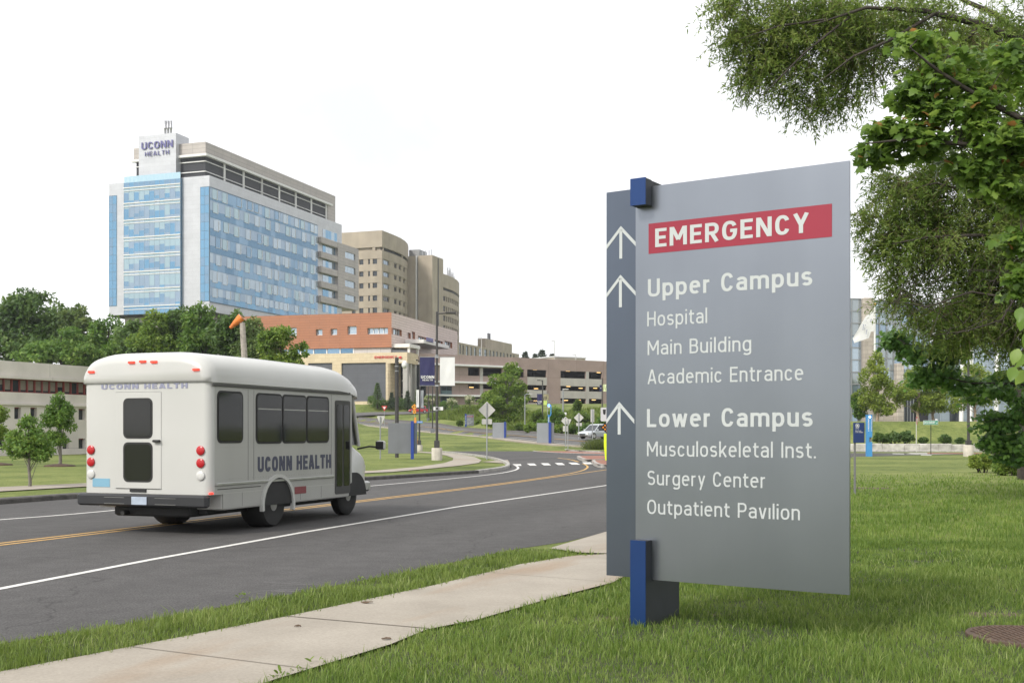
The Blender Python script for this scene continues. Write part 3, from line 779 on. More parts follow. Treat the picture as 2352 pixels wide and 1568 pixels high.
# ================================================================== MAIN SIGN
M_SGREY = mat('satin_grey_panel', (0.248, 0.268, 0.305), 0.29, metal=0.88, var=0.04, vs=1.2, streak=0.05)
M_SDARK = mat('satin_dark_panel', (0.118, 0.138, 0.176), 0.30, metal=0.85, var=0.04, vs=1.5, streak=0.04)
M_SBLUE = mat('sign_blue', (0.012, 0.042, 0.150), 0.35, metal=0.4, var=0.06, vs=3)
M_SBLACK = mat('sign_post_dark', (0.028, 0.031, 0.040), 0.5, var=0.2, vs=4)
M_SRED = mat('sign_red', (0.27, 0.014, 0.036), 0.35, var=0.04)
M_SWHITE = mat('reflective_white', (0.45, 0.475, 0.48), 0.5, var=0.03)
za = zm(2400, 600, 1050, 1497); zb = zm(2400, 1600, 1050, 1646); zc = zm(2400, 680, 500, 1265)
SG = Fr(1482, 9.555, 0.643)
sign = SG.root('wayfinding_sign', 'tall grey hospital direction sign with red EMERGENCY band, standing in the near lawn', 'sign')
PX = 0.13                                          # panel face stands this far behind the blue post front
def sx(px, py, x=PX): return SG.onX(px, py, x)
tl, tr, br_, bl_ = sx(1463, 437), sx(1952, 369), sx(1950, 1365), sx(1458, 1330)
yL = (sx(1461, 445)[0] + sx(1459, 1325)[0]) / 2; yR = (tr[0] + br_[0]) / 2
zT = (tr[1] + sx(1560, 419.5)[1]) / 2; zB = (br_[1] + sx(1560, 1336)[1]) / 2
MB().box(PX, PX + 0.028, yL, yR, zB, zT).build('panel', M_SGREY, sign)
yA = (sx(1396, 442, PX + .035)[0] + sx(1390, 1320, PX + .035)[0]) / 2
zA0, zA1 = sx(1390, 1320, PX + .035)[1], sx(1396, 442, PX + .035)[1]
MB().box(PX + 0.035, PX + 0.06, yA, yR + 0.05, zA0, zA1).build('arrow_panel', M_SDARK, sign)
MB().box(PX + 0.028, PX + 0.036, yL - 0.03, yR + 0.04, zB + 0.03, zT - 0.03).build('panel_spacer', M_SBLACK, sign)
pw = sx(1448, 1443, 0)[0]
b0 = sx(1465, 1241, 0)[1]; t0, t1 = sx(1453, 472, 0)[1], sx(1453, 411, 0)[1]
post = MB().bbox(0.012, 0.69, 0.0, pw, -0.3, zB - 0.004, 0.003)
post.box(PX + 0.062, 0.69, 0.003, pw - 0.003, zB - 0.004, t1 - 0.004).bbox(0.012, PX - 0.002, 0.0, pw, zB - 0.008, b0, 0.003).box(0.02, 0.36, 0.004, pw - .004, zT + 0.004, t1 - .004)
post.bbox(0.012, PX - 0.002, 0.0, pw, t0, t1, 0.003)
post.build('post', M_SBLACK, sign)
MB().box(0.0, 0.012, -.002, pw + .002, -0.3, b0 + .002).build('post_face', M_SBLUE, sign)
MB().box(0.0, 0.012, -.002, pw + .002, t0 - .002, t1 + .002).build('cap_face', M_SBLUE, sign)
# red band
r0, r1 = sx(1490, 515), sx(1911, 467); r2, r3 = sx(1490, 584), sx(1911, 543)
rt = (r0[1] + r1[1]) / 2; rb = (r2[1] + r3[1]) / 2
band = MB().box(PX - 0.003, PX + 0.001, r0[0], (r1[0] + r3[0]) / 2, rb, rt).build('red_band', M_SRED, sign)
def line(body, l, top, base, r, bold=0.0, par=sign, prx=PX, sp=1.0):
    (a, c), (_, t), (e, _) = sx(l, base), sx(l, top), sx(r, base)
    return text('lettering', body, M_SWHITE, par, (prx - 0.0005, a, c), (0, -1, 0), (0, 0, 1), a - e, t - c, bold, sp, 0.0015)
e_l, e_b, e_t, e_r = za(316, 555), za(316, 555), za(316, 450), za(1192, 500)
line('EMERGENCY', e_l[0], e_t[1], e_b[1], e_r[0], 0.019, band, PX - 0.003, 1.02)
for body, l, t, bs, r, bo in (('Upper Campus', za(274, 0)[0], za(0, 737)[1], za(0, 838)[1], za(1211, 0)[0], .0145), ('Hospital', za(270, 0)[0], za(0, 922)[1], za(0, 1005)[1], za(612, 0)[0], -.004),
        ('Main Building', za(272, 0)[0], za(0, 1087)[1], za(0, 1169)[1], za(863, 0)[0], -.004), ('Academic Entrance', za(272, 0)[0], za(0, 1252)[1], za(0, 1334)[1], za(1160, 0)[0], -.004),
        ('Lower Campus', zb(295, 0)[0], zb(0, 55)[1], zb(0, 168)[1], zb(1334, 0)[0], .0145), ('Musculoskeletal Inst.', zb(295, 0)[0], zb(0, 258)[1], zb(0, 350)[1], zb(1354, 0)[0], -.004),
        ('Surgery Center', zb(299, 0)[0], zb(0, 441)[1], zb(0, 530)[1], zb(1036, 0)[0], -.004), ('Outpatient Pav\u0131lion', zb(297, 0)[0], zb(0, 622)[1], zb(0, 711)[1], zb(1254, 0)[0], -.004)):
    line(body, l, t, bs, r, bo, sp=1.0 if bo > 0 else 1.05)
# arrows
ax = PX + 0.035
def arrow(tip, bot):
    (y, zt), (_, zb_) = sx(*tip, ax), sx(tip[0], bot[1], ax)
    h = zt - zb_; w = 0.028; b = MB(); d = ax - 0.003
    b.box(d, ax + .001, y - w / 2, y + w / 2, zb_, zt - 0.03)
    for s in (1, -1):
        e = (y + s * min(0.147, abs(yA - y) if s > 0 else abs(y - yL) - 0.01), zt - 0.155)
        t = Vector((e[0] - y, e[1] - zt)).normalized(); nrm = Vector((-t.y, t.x)) * (w * 0.55)
        lo = nrm if nrm.y < 0 else -nrm
        q = [(y, zt), (e[0], e[1]), (e[0], e[1] - w * 1.35), (y, zt - w * 1.35)]
        b.loft([[(d, *p) for p in q], [(ax + .001 * (1 + s * .3), *p) for p in q]])
    b.build('arrow', M_SWHITE, sign)
arrow(zc(212, 567), zc(208, 897)); arrow(zc(208, 1060), zc(204, 1388)); arrow(zb(121, 10), zb(120, 215))
# ================================================================== HOSPITAL TOWER
Z1 = zm(400, 440, 700, 1307); Z2 = zm(1000, 540, 900, 1857)
M_TWHITE = panel_mat('white_metal_cladding', (0.48, 0.49, 0.52), (0.51, 0.52, 0.55), (0.41, 0.41, 0.44), 3.6, 1.15, 0.03, 0.5, 0.4, 0.3, 0.1)
M_TBEIGE = panel_mat('beige_metal_cladding', (0.37, 0.34, 0.32), (0.41, 0.375, 0.35), (0.26, 0.24, 0.23), 4.2, 1.1, 0.06, 0.0, 0.5, 0.15, 0.15)
M_TTRIM = mat('white_trim', (0.66, 0.66, 0.65), 0.5, var=0.05)
M_LOUVRE = panel_mat('dark_louvre', (0.020, 0.022, 0.030), (0.023, 0.025, 0.034), (0.012, 0.013, 0.018), 6, 0.35, 0.06, 0, 0.6)
G_DEEP = glass_mat('deep_blue_glass', (0.135, 0.245, 0.355), 0.05, 0.8)
G_SKY = glass_mat('sky_blue_glass', (0.185, 0.35, 0.50), 0.05, 0.8)
G_MID = glass_mat('mid_blue_glass', (0.215, 0.335, 0.455), 0.06, 0.75)
G_GREY = glass_mat('grey_blue_glass', (0.30, 0.385, 0.475), 0.08, 0.7)
G_PALE = glass_mat('pale_glass', (0.42, 0.50, 0.565), 0.08, 0.7)
G_DARK = glass_mat('dark_window_glass', (0.035, 0.042, 0.05), 0.08, 0.2)
G_GREEN = glass_mat('green_white_blind_glass', (0.36, 0.475, 0.52), 0.08, 0.65)
G_RAIL = glass_mat('balcony_glass', (0.45, 0.62, 0.70), 0.08, 0.6)
M_NAVYL = mat('navy_letters', (0.12, 0.115, 0.28), 0.4, var=0.03)
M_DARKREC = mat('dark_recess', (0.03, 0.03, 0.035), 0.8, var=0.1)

T = Fr(481, 310, 0.34)
tower = T.root('hospital_tower', 'tall white and blue glass hospital tower with UCONN HEALTH letters near its top', 'building')
zr = T.onY(*Z1(817, 488))[1]                       # roof of the main block
Lx = T.onY(*Z2(758, 750))[0]; Wy = T.onX(*Z1(68, 600))[0]
zg = T.onY(*Z1(812, 1502))[1]                      # underside of the cladding
MB().box(0, Lx, 0, Wy, zg, zr).build('wall', M_TWHITE, tower)
MB().box(3, Lx - 1, 3, Wy - 3, 0, zg + .01).build('base_storeys', M_TBEIGE, tower)
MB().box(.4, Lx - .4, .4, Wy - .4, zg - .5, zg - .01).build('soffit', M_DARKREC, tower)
def panes(b, put, a0, a1, z0, z1, na, nz, pick, g=0.0):
    for i in range(na):
        for j in range(nz):
            p0, p1 = a0 + (a1 - a0) * (i + g) / na, a0 + (a1 - a0) * (i + 1 - g) / na
            q0, q1 = z0 + (z1 - z0) * (j + g * .6) / nz, z0 + (z1 - z0) * (j + 1 - g * .6) / nz
            b.quad(put(p0, q0), put(p1, q0), put(p1, q1), put(p0, q1), pick(i, j))
# right face: curtain wall of seven storeys
xE = T.onY(*Z2(555, 750))[0]
zt = T.onY(*Z1(817, 578))[1]; rows = [T.onY(*Z1(814, y))[1] for y in (578, 670, 800, 935, 1062, 1192, 1321, 1428)]
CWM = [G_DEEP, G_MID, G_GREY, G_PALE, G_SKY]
b = MB(); rr = random.Random(4)
for k in range(7):
    za_, zb_ = rows[k + 1], rows[k]; sp_ = za_ + (zb_ - za_) * 0.42
    if k == 0: sp_ = za_ + (zb_ - za_) * 0.18
    dk = 0.62 if k < 3 else 0.35
    x = 0.0
    while x < xE - .3:
        w = min(rr.choice((1.5, 2.1, 2.6)), xE - x)
        b.quad((x + .02, -.2, za_ + .04), (x + w - .02, -.2, za_ + .04), (x + w - .02, -.2, sp_), (x + .02, -.2, sp_), rr.choices((0, 1), (8, 2))[0] if k < 4 else rr.choices((1, 4, 0), (6, 2, 1))[0])  # lower storeys tinted paler, the cloud reflection put into the glass colour
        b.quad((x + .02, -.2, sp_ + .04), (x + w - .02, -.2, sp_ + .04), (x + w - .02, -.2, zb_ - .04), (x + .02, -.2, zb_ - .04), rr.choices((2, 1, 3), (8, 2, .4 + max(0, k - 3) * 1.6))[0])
        x += w
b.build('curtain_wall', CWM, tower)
MB().box(-.05, xE, -.19, -.1, rows[-1] - .2, zt + .25).build('curtain_wall_frame', mat('slate_mullion', (0.09, 0.14, 0.19), 0.5, var=.05), tower)
wd = T.onY(*Z1(873, 620))[0] - T.onY(*Z1(835, 620))[0]; wh = (rows[1] - rows[2]) * 0.60
def win_mesh(w, h, glz, frm, par, name='window', put=None):
    b = MB(); b.quad(put(0, 0, .03), put(w, 0, .03), put(w, h, .03), put(0, h, .03), 0)
    for (a0, a1, c0, c1) in ((w - .13, w, 0, h), (0, w - .13, 0, .09)):
        b.loft([[put(a0, c0, .0), put(a1, c0, .0), put(a1, c1, .0), put(a0, c1, .0)], [put(a0, c0, .12), put(a1, c0, .12), put(a1, c1, .12), put(a0, c1, .12)]], m=1)
    return b.build(name, [glz, frm], par)
proto = None
for k in range(7):
    for c in range(11):
        x = 1.6 + (xE - wd - 2.0) * (c + rr.uniform(-.22, .22)) / 10.4
        x = max(1.0, min(xE - wd - .3, x)); z = rows[k + 1] + (rows[k] - rows[k + 1]) * (.30 if k else .1) + rr.uniform(0, .5)
        g = rr.choice((G_PALE, G_GREEN, G_GREEN, G_MID)) if k < 4 else rr.choice((G_PALE, G_PALE, G_GREEN))
        o = win_mesh(wd, min(wh, rows[k] - z - .1), g, M_TTRIM, tower, put=lambda a, z_, d, x=x, z=z: (x + a, -.22 - d, z + z_))
# blue corner strip, on the left face next to the corner, and its twin at the far end
for (p, q, tpy) in ((750, 815, 578), (125, 68, 640)):
    y0, y1 = T.onX(*Z1(p, 1000))[0], T.onX(*Z1(q, 1000))[0]
    y0, y1 = min(y0, y1), max(y0, y1); z1_ = T.onX(*Z1(p, tpy))[1]; z0_ = T.onX(*Z1(p, 1428 if p > 500 else 1462))[1]
    y0 = max(y0, 0.03)
    b = MB(); panes(b, lambda a, z: (-.06, a, z), y0, y1, z0_, z1_, 2, 13, lambda i, j: rr.choice((0, 0, 0, 0, 1)), 0.03)
    b.build('corner_glazing', [G_SKY, G_MID], tower)
    MB().box(-.05, -.01, y0 - .1, y1 + .05, z0_ - .1, z1_ + .1).build('corner_glazing_frame', _MC['slate_mullion'], tower)
# projecting glazed bay
BX = -1.0
yb0, yb1 = T.onX(*Z1(599, 1000), BX)[0], T.onX(*Z1(178, 1000), BX)[0]
zb1, zb0 = T.onX(*Z1(599, 510), BX)[1], T.onX(*Z1(590, 1512), BX)[1]
MB().box(BX + .06, 3, yb0 + .02, yb1 - .02, zb0, zb1).build('bay_core', _MC['slate_mullion'], tower)
MB().box(BX + .2, .1, yb0 - .0, yb0 + .018, zb0, zb1).build('bay_return', G_DEEP, tower)
fl = [T.onX(*Z1(598, y), BX)[1] for y in (510, 550, 668, 797, 929, 1059, 1189, 1321, 1452, 1512)]
b = MB(); nm = 11
for k in range(len(fl) - 1):
    a_, c_ = fl[k + 1], fl[k]
    if k == 0 or k == len(fl) - 2:
        panes(b, lambda a, z: (BX + .03, a, z), yb0, yb1, a_, c_, nm, 1, lambda i, j: rr.choice((4, 1)), .012); continue
    h = c_ - a_; t_ = c_ - h * .24; t2 = a_ + h * .17
    panes(b, lambda a, z: (BX + .03, a, z), yb0, yb1, a_, t2, nm, 1, lambda i, j: rr.choice((1, 2)), .012)
    panes(b, lambda a, z: (BX + .03, a, z), yb0, yb1, t_, c_, nm, 1, lambda i, j: rr.choice((5, 3, 5)), .012)
    for i in range(nm):
        a0, a1 = yb0 + (yb1 - yb0) * (i + .012) / nm, yb0 + (yb1 - yb0) * (i + .988) / nm
        s = t2 + (t_ - t2) * rr.choice((.0, .35, .5, .5, .6, .85))
        if k == 6 and i < 6: s = t2
        if s > t2: b.quad((BX + .03, a0, t2), (BX + .03, a1, t2), (BX + .03, a1, s), (BX + .03, a0, s), rr.choice((1, 4, 1, 2)) if k < 6 else rr.choice((4, 2)))
        b.quad((BX + .03, a0, s), (BX + .03, a1, s), (BX + .03, a1, t_), (BX + .03, a0, t_), rr.choice((5, 5, 2)))
b.build('bay_glazing', [G_DEEP, G_SKY, G_GREY, G_PALE, G_MID, G_GREEN], tower)
for z in fl[1:-1]:
    MB().box(BX - .22, BX + .02, yb0 - .05, yb1 + .05, z - .12, z + .14).build('bay_ledge', M_TTRIM, tower)
    MB().box(BX - .15, BX + .02, yb0 - .05, yb1 + .05, z - .95, z - .77).build('bay_ledge', M_TTRIM, tower)
b = MB()
for i in range(nm + 1):
    y = yb0 + (yb1 - yb0) * i / nm
    b.box(BX - .03, BX + .02, y - .035, y + .035, zb0, zb1)
b.build('bay_mullions', G_PALE, tower)
b = MB(); zq = T.onX(*Z1(590, 463), BX)[1]
panes(b, lambda a, z: (BX + .1, a, z), yb0, yb1, zb1, zq, 14, 1, lambda i, j: 0, .01)
b.build('balcony_railing', G_RAIL, tower)
# letters' block, plant storey behind it, flues
yl0, yl1 = T.onX(*Z1(567, 300), .1)[0], T.onX(*Z1(290, 300), .1)[0]
zl1 = T.onX(*Z1(567, 170), .1)[1]
logo = MB().box(.1, 6.2, yl0, yl1, zr - .5, zl1).build('sign_block', M_TWHITE, tower)
def ttext(body, l, base, top, r, mt, d, bold, sp):
    (a, c), (e, _), (_, t) = T.onX(*Z1(*l), -.3), T.onX(*Z1(r, l[1]), -.3), T.onX(*Z1(l[0], top), -.3)
    text('lettering', body, mt, logo, (.1 - d, a, c), (0, -1, 0), (0, 0, 1), a - e, t - c, bold, sp, .12)
ttext('UCONN', (307, 297), 297, 244, 541, M_NAVYL, .2, .012, 1.04)
ttext('HEALTH', (333, 346), 346, 313, 513, M_NAVYL, .2, .0, 1.3)
py_, px_ = 2.4, 1.8
zp1 = T.onX(*Z1(785, 237), px_)[1]; xp1 = T.onY(*Z2(705, 517), py_)[0]; yp1 = T.onX(*Z1(253, 400), px_)[0]
zlv1, zlv0 = T.onX(*Z1(785, 345), px_)[1], zr
MB().box(px_, xp1, py_, yp1, zlv1 + .02, zp1).build('plant_storey', M_TBEIGE, tower)
xpl = T.onY(*Z2(640, 650), py_)[0]
MB().box(px_ + .46, xpl, py_ + .46, yp1 - .5, zr, zlv1).build('louvres', M_LOUVRE, tower)
MB().box(xpl + .02, xp1, py_, yp1, zr, zlv1).build('plant_storey_end', M_TBEIGE, tower)
zled = T.onX(*Z1(785, 327), px_)[1]
xl = T.onY(*Z2(668, 590), py_)[0]
MB().box(px_ - .7, xl, py_ - .7, py_ + .3, zlv1, zled).box(px_ - .7, px_ + .3, py_ + .3, yp1 + .5, zlv1, zled).build('cornice', M_TTRIM, tower)
for k, (p, zf) in enumerate([(935, 1), (1078, 1), (1215, 1)] + [(105, 2), (247, 2), (383, 2), (512, 2), (634, 2)]):
    x = T.onY(*(Z1(p, 500) if zf == 1 else Z2(p, 480)), py_)[0]
    MB().box(x - .32, x + .32, py_ + .1, py_ + .48, zr, zlv1 - .01).build('column', M_TTRIM, tower)
b = MB()
for f in (.3, .78):
    z = zr + (zlv1 - zr) * f
    b.box(px_ + .2, xl - 2, py_ + .1, py_ + .45, z - .10, z + .10).box(px_ + .1, px_ + .45, py_ + .46, yp1, z - .13, z + .13)
b.build('louvre_rails', M_TTRIM, tower)
for zx in (487, 508, 530):
    y = T.onX(*Z1(zx, 150), 1.5)[0]; z1_ = T.onX(*Z1(zx, 82), 1.5)[1]; h = z1_ - zl1
    MB().lathe([(.32, zl1 - .5), (.32, zl1 + h * .42), (.42, zl1 + h * .46), (.42, zl1 + h * .52), (.38, zl1 + h * .55), (.38, z1_)], (1.5, y, 0), n=14).build('flue', mat('galvanised_steel', (0.42, 0.42, 0.44), 0.35, 0.7, var=.08), tower, True)
# beige wing with balcony-like spandrels
PY = -1.2
xs0, xs1, xs2 = T.onY(*Z2(590, 860), PY)[0], T.onY(*Z2(727, 930), PY)[0], T.onY(*Z2(897, 1000), PY)[0]
sp = [(T.onY(*Z2(591, a), PY)[1], T.onY(*Z2(591, c), PY)[1]) for a, c in ((838, 891), (958, 1012), (1080, 1135), (1203, 1257), (1323, 1380))]
b = MB()
for t_, c_ in sp: b.bbox(xs0, xs1 - .01, PY, -.02, c_, t_, .15)
b.build('spandrels', M_TBEIGE, tower)
hw0, hw1 = T.onY(*Z2(785, 1000), PY)[0], T.onY(*Z2(870, 1000), PY)[0]
hz_ = [(T.onY(*Z2(786, c), PY)[1], T.onY(*Z2(786, a), PY)[1]) for a, c in ((958, 1012), (1075, 1130), (1193, 1247), (1310, 1362))]
b = MB(); holes = [(hw0, hw1, c, t_) for c, t_ in hz_]
holed(b, xs1, xs2, sp[-1][1], sp[0][0], holes, lambda a, z, d: (a, PY + d, z), .35)
b.quad((xs1, PY, sp[-1][1]), (xs1, 0, sp[-1][1]), (xs1, 0, sp[0][0]), (xs1, PY, sp[0][0])).quad((xs2, PY, sp[-1][1]), (xs2, 22, sp[-1][1]), (xs2, 22, sp[0][0]), (xs2, PY, sp[0][0]))
b.quad((xs1, PY, sp[0][0]), (xs2, PY, sp[0][0]), (xs2, 22, sp[0][0]), (xs1, 22, sp[0][0])).quad((xs1, PY, sp[-1][1]), (xs2, PY, sp[-1][1]), (xs2, 22, sp[-1][1]), (xs1, 22, sp[-1][1]))
b.quad((Lx + .02, 22, sp[-1][1]), (xs2, 22, sp[-1][1]), (xs2, 22, sp[0][0]), (Lx + .02, 22, sp[0][0]))
b.build('beige_wing', M_TBEIGE, tower)
for c, t_ in hz_:
    b = MB(); panes(b, lambda a, z: (a, PY + .34, z), hw0, hw1, c, t_, 3, 1, lambda i, j: 0, .02); b.build('window', G_PALE, tower)
xw0, xw1 = T.onY(*Z2(598, 800))[0], T.onY(*Z2(717, 850))[0]
tops = [T.onY(*Z2(599, 778))[1]] + [c for t_, c in sp]; bots = [sp[0][0]] + [s[0] for s in sp[1:]] + [T.onY(*Z2(599, 1452))[1]]
for t_, c_ in zip(tops, bots):
    b = MB(); panes(b, lambda a, z: (a, -.06, z), xw0, xw1, c_ - .3, t_ + .2, 5, 1, lambda i, j: rr.choice((0, 1)), .01); b.build('window', [G_PALE, G_SKY], tower)

# ================================================================== BROWN CONCRETE TOWERS
M_CONC = panel_mat('tan_concrete', (0.345, 0.298, 0.232), (0.365, 0.315, 0.246), (0.27, 0.23, 0.18), 5.0, 3.97, 0.06, 0, 0.85, 0, 0.1, 0.16)
M_CONC2 = mat('tan_board_concrete', (0.355, 0.305, 0.238), 0.85, var=.1, vs=.25, streak=.10)
class Path:
    """wall line in a frame: straight along x, then a quarter circle turning away"""
    def __init__(s, f, x0, x1, rad):
        s.f = f; s.p = [(x0, 0.0), (x1, 0.0)]
        for i in range(1, 19):
            a = -math.pi / 2 + i * math.pi / 2 / 18 * 1.25
            s.p.append((x1 + rad * math.cos(a), rad + rad * math.sin(a)))
        s.c = [0]
        for a, b_ in zip(s.p[:-1], s.p[1:]): s.c.append(s.c[-1] + math.dist(a, b_))
    def pt(s, t, d):
        t = max(0, min(s.c[-1] - 1e-4, t))
        i = next(k for k in range(len(s.c) - 1) if s.c[k + 1] > t)
        a, b_ = s.p[i], s.p[i + 1]; q = (t - s.c[i]) / (s.c[i + 1] - s.c[i]); l = math.dist(a, b_)
        nx_, ny_ = (b_[1] - a[1]) / l, -(b_[0] - a[0]) / l
        return (a[0] + (b_[0] - a[0]) * q + nx_ * d, a[1] + (b_[1] - a[1]) * q + ny_ * d)
    def px(s, t, d=0):
        w = s.f.w(*s.pt(t, d)); return CX + w[0] / w[1] * F
    def s_at(s, px):
        P = [s.px(i / 400 * s.c[-1]) for i in range(400)]; top = P.index(max(P))
        return min((abs(P[i] - px), i) for i in range(top + 1))[1] / 400 * s.c[-1]
    def band(s, b, t0, t1, z0, z1, d0, d1, m=0):
        ts = [t0] + [c for c in s.c if t0 + .01 < c < t1 - .01] + [t1]
        b.loft([[(*s.pt(t, d0), z0), (*s.pt(t, d1), z0), (*s.pt(t, d1), z1), (*s.pt(t, d0), z1)] for t in ts], m=m)
def fit(f, x0, x1, px):
    return min((abs(max(Path(f, x0, x1, r).px(i / 60 * Path(f, x0, x1, r).c[-1]) for i in range(60)) - px), r) for r in [k * .75 for k in range(4, 140)])[1]

B = Fr(Z2(1090, 0)[0], 436, 0.34)
brown = B.root('concrete_tower', 'tan concrete tower with rows of deep square windows and a rounded flank', 'building')
x1b = B.onY(*Z2(1185, 1000))[0]; rb_ = fit(B, 0, x1b, Z2(1307, 0)[0]); PB = Path(B, 0, x1b, rb_)
zB1 = B.onX(*Z2(1090, 786))[1]; zs1, zs0 = B.onX(*Z2(1088, 922))[1], B.onX(*Z2(1088, 950))[1]
yB = 34.0
out = [(0, yB)] + [(0.0, 0.0)] + PB.p[1:] + [(PB.p[-1][0] - 6, yB)]
ins = [(.9, yB)] + [(.9, .9)] + [PB.pt(t, -.9) for t in PB.c[1:]] + [(PB.p[-1][0] - 7, yB)]
MB().prism(out, zs1, zB1).build('parapet_block', M_CONC2, brown)
MB().prism(ins, 4, zs1 - .01).build('wall', M_CONC, brown)
wins = [(B.onX(*Z2(1030, a))[1], B.onX(*Z2(1030, c))[1]) for a, c in ((1021, 1064), (1121, 1164), (1219, 1262), (1323, 1368), (1424, 1469))]
step = wins[3][0] - wins[4][0]
wins.append((wins[4][0] - step, wins[4][1] - step)); wins.append((wins[5][0] - step, wins[5][1] - step))
def leftbox(b, y0, y1, z0, z1, d0, d1): b.box(-d1, -d0, y0, y1, z0, z1)
yc = [tuple(sorted((B.onX(*Z2(p, 1040))[0], B.onX(*Z2(q, 1040))[0]))) for p, q in ((1011, 1048), (974, 989), (900, 935), (840, 870))]
sc_ = [(PB.s_at(Z2(p, 0)[0]), PB.s_at(Z2(q, 0)[0])) for p, q in ((1097, 1152), (1191, 1213), (1231, 1250), (1268, 1283))]
edge = PB.c[-1]
zprev = zs0
for k, (zt_, zb_) in enumerate(wins):
    b = MB(); bt = MB()
    PB.band(b, 0.02, edge, zt_ + .02, zprev, -.88, 0); b.box(0, .88, .02, yB, zt_ + .02, zprev)
    zprev = zb_
    b.build('spandrel_band', M_CONC2, brown)
    p_ = MB()
    lim = [0.02] + [v for a, c in sc_ for v in (a, c)] + [edge]
    for a, c in zip(lim[0::2], lim[1::2]): PB.band(p_, a, c, zb_, zt_ + .02, -.88, -.12)
    ys = sorted([.02] + [v for a in yc for v in a] + [yB])
    for a, c in zip(ys[0::2], ys[1::2]): p_.box(.12, .88, a, c, zb_, zt_ + .02)
    p_.build('piers', M_CONC2, brown)
    for j, (a, c) in enumerate(sc_):
        g = MB(); PB.band(g, a, c, zb_, zt_, -.85, -.55, 0)
        if j == 0:
            for q in (.33, .66): PB.band(g, a + (c - a) * q - .08, a + (c - a) * q + .08, zb_, zt_, -.56, -.45, 1)
        PB.band(g, a, c, zt_ - .28, zt_ - .02, -.56, -.42, 1)
        g.build('window', [G_GREY if j == 0 and k < 3 else G_DARK, M_CONC], brown)
    for a, c in yc:
        MB().box(.5, .85, a, c, zb_, zt_).build('window', G_DARK, brown)
b = MB(); b.box(.95, 1.2, 1, yB, zs0, zs1); PB.band(b, .5, edge, zs0, zs1, -.89, -.7)
b.build('louvre_slot', M_DARKREC, brown)
b = MB()
for q in range(7): PB.band(b, 1 + q * edge / 7, 1.8 + q * edge / 7, zs0, zs1 - .02, -.69, -.1)
for q in range(4): b.box(.1, .9, 3 + q * 8, 4.2 + q * 8, zs0, zs1 - .02)
b.build('slot_piers', M_CONC2, brown)
ym_ = B.onX(*Z2(1050, 700), 9)[0]; zm_ = B.onX(*Z2(1050, 575), 9)[1]; MB().tube([(9, ym_, zB1), (9, ym_, zm_)], [.13, .04], 6).box(8.6, 9.4, ym_ - 1.4, ym_ + 1.4, zm_ - 13, zm_ - 12.7).build('mast', M_TTRIM, brown)

C = Fr(Z2(1505, 0)[0], 466, 0.34)
core = C.root('concrete_tower', 'plain windowless tan concrete tower split by dark vertical slots, beside a lower curved block', 'building')
zC = C.onX(*Z2(1505, 990))[1]; yC = C.onX(*Z2(1310, 1100))[0]; xC = C.onY(*Z2(1595, 1100))[0]
ysl0, ysl1 = C.onX(*Z2(1388, 1100))[0], C.onX(*Z2(1377, 1100))[0]
MB().box(0, xC, 0, ysl0, 4, zC).box(0, xC, ysl1, yC + 8, 4, zC).box(2.5, xC, ysl0, ysl1, 4, zC - .4).build('wall', M_CONC2, core)
MB().box(2.2, 2.49, ysl0, ysl1, 4, zC - .5).build('dark_slot', M_DARKREC, core)
MB().box(-.25, .6, ysl1 - .05, ysl1 + .45, 4, zC + .1).build('slot_edge', M_TTRIM, core)
xsl = C.onY(*Z2(1552, 1100))[0]
MB().box(xsl - .4, xsl + .5, -.12, .4, 4, zC - .6).build('dark_slot', M_LOUVRE, core)
zq0, zq1 = zC, C.onX(*Z2(1310, 948), 6)[1]
b = MB(); ya_, yb_ = C.onX(*Z2(1312, 960), 6)[0], C.onX(*Z2(1398, 960), 6)[0]
b.bbox(6, 14, yb_, ya_, zq0, zq1, .1); b.build('lift_house', mat('grey_metal_plant', (0.24, 0.245, 0.25), .5, .3, var=.1), core)
b = MB(); rr = random.Random(5)
for zx in (1425, 1450, 1478, 1497):
    y = C.onX(*Z2(zx, 980), 3)[0]; b.tube([(3, y, zC), (3, y, zC + rr.uniform(1.0, 3.0))], .16, 6)
b.build('roof_vents', _MC['galvanised_steel'], core)
xl0 = xC + .02; rl = fit(C, xl0, xl0 + 3, Z2(1727, 0)[0]); PL = Path(C, xl0, xl0 + 3, rl)
zL = C.onY(*Z2(1598, 1145))[1]
oi = [(xl0, 30)] + [PL.pt(t, -.6) for t in PL.c] + [(PL.p[-1][0] - 4, 30)]
low = MB().prism(oi, 4, zL - .1).build('curved_block', M_CONC2, core)
lz = [(C.onY(*Z2(1606, a))[1], C.onY(*Z2(1606, c))[1]) for a, c in ((1330, 1370), (1411, 1455), (1490, 1535), (1570, 1615), (1650, 1695), (1730, 1775))]
sl1_, sl0_ = C.onY(*Z2(1602, 1258))[1], C.onY(*Z2(1602, 1281))[1]
b = MB(); eL = PL.c[-1]
PL.band(b, 0.05, eL, sl1_, zL, -.59, 0); prev = sl0_
s8 = [PL.s_at(Z2(1605 + k * 15.2, 0)[0]) for k in range(9)]
for a, c in lz:
    PL.band(b, 0.05, eL, a, prev, -.59, 0); prev = c
    for i in range(8): PL.band(b, s8[i] + (s8[i + 1] - s8[i]) * .62, s8[i + 1] + .02, c, a + .01, -.59, -.05)
PL.band(b, .05, eL, 4, prev, -.59, 0)
b.build('curved_wall_bands', M_CONC2, low)
b = MB(); PL.band(b, .05, eL, sl0_, sl1_, -.58, -.45); b.build('louvre_slot', M_DARKREC, low)
for a, c in lz:
    for i in range(8):
        g = MB(); PL.band(g, s8[i], s8[i] + (s8[i + 1] - s8[i]) * .62, c, a, -.585, -.4); g.build('window', G_DARK, low)
b = MB()
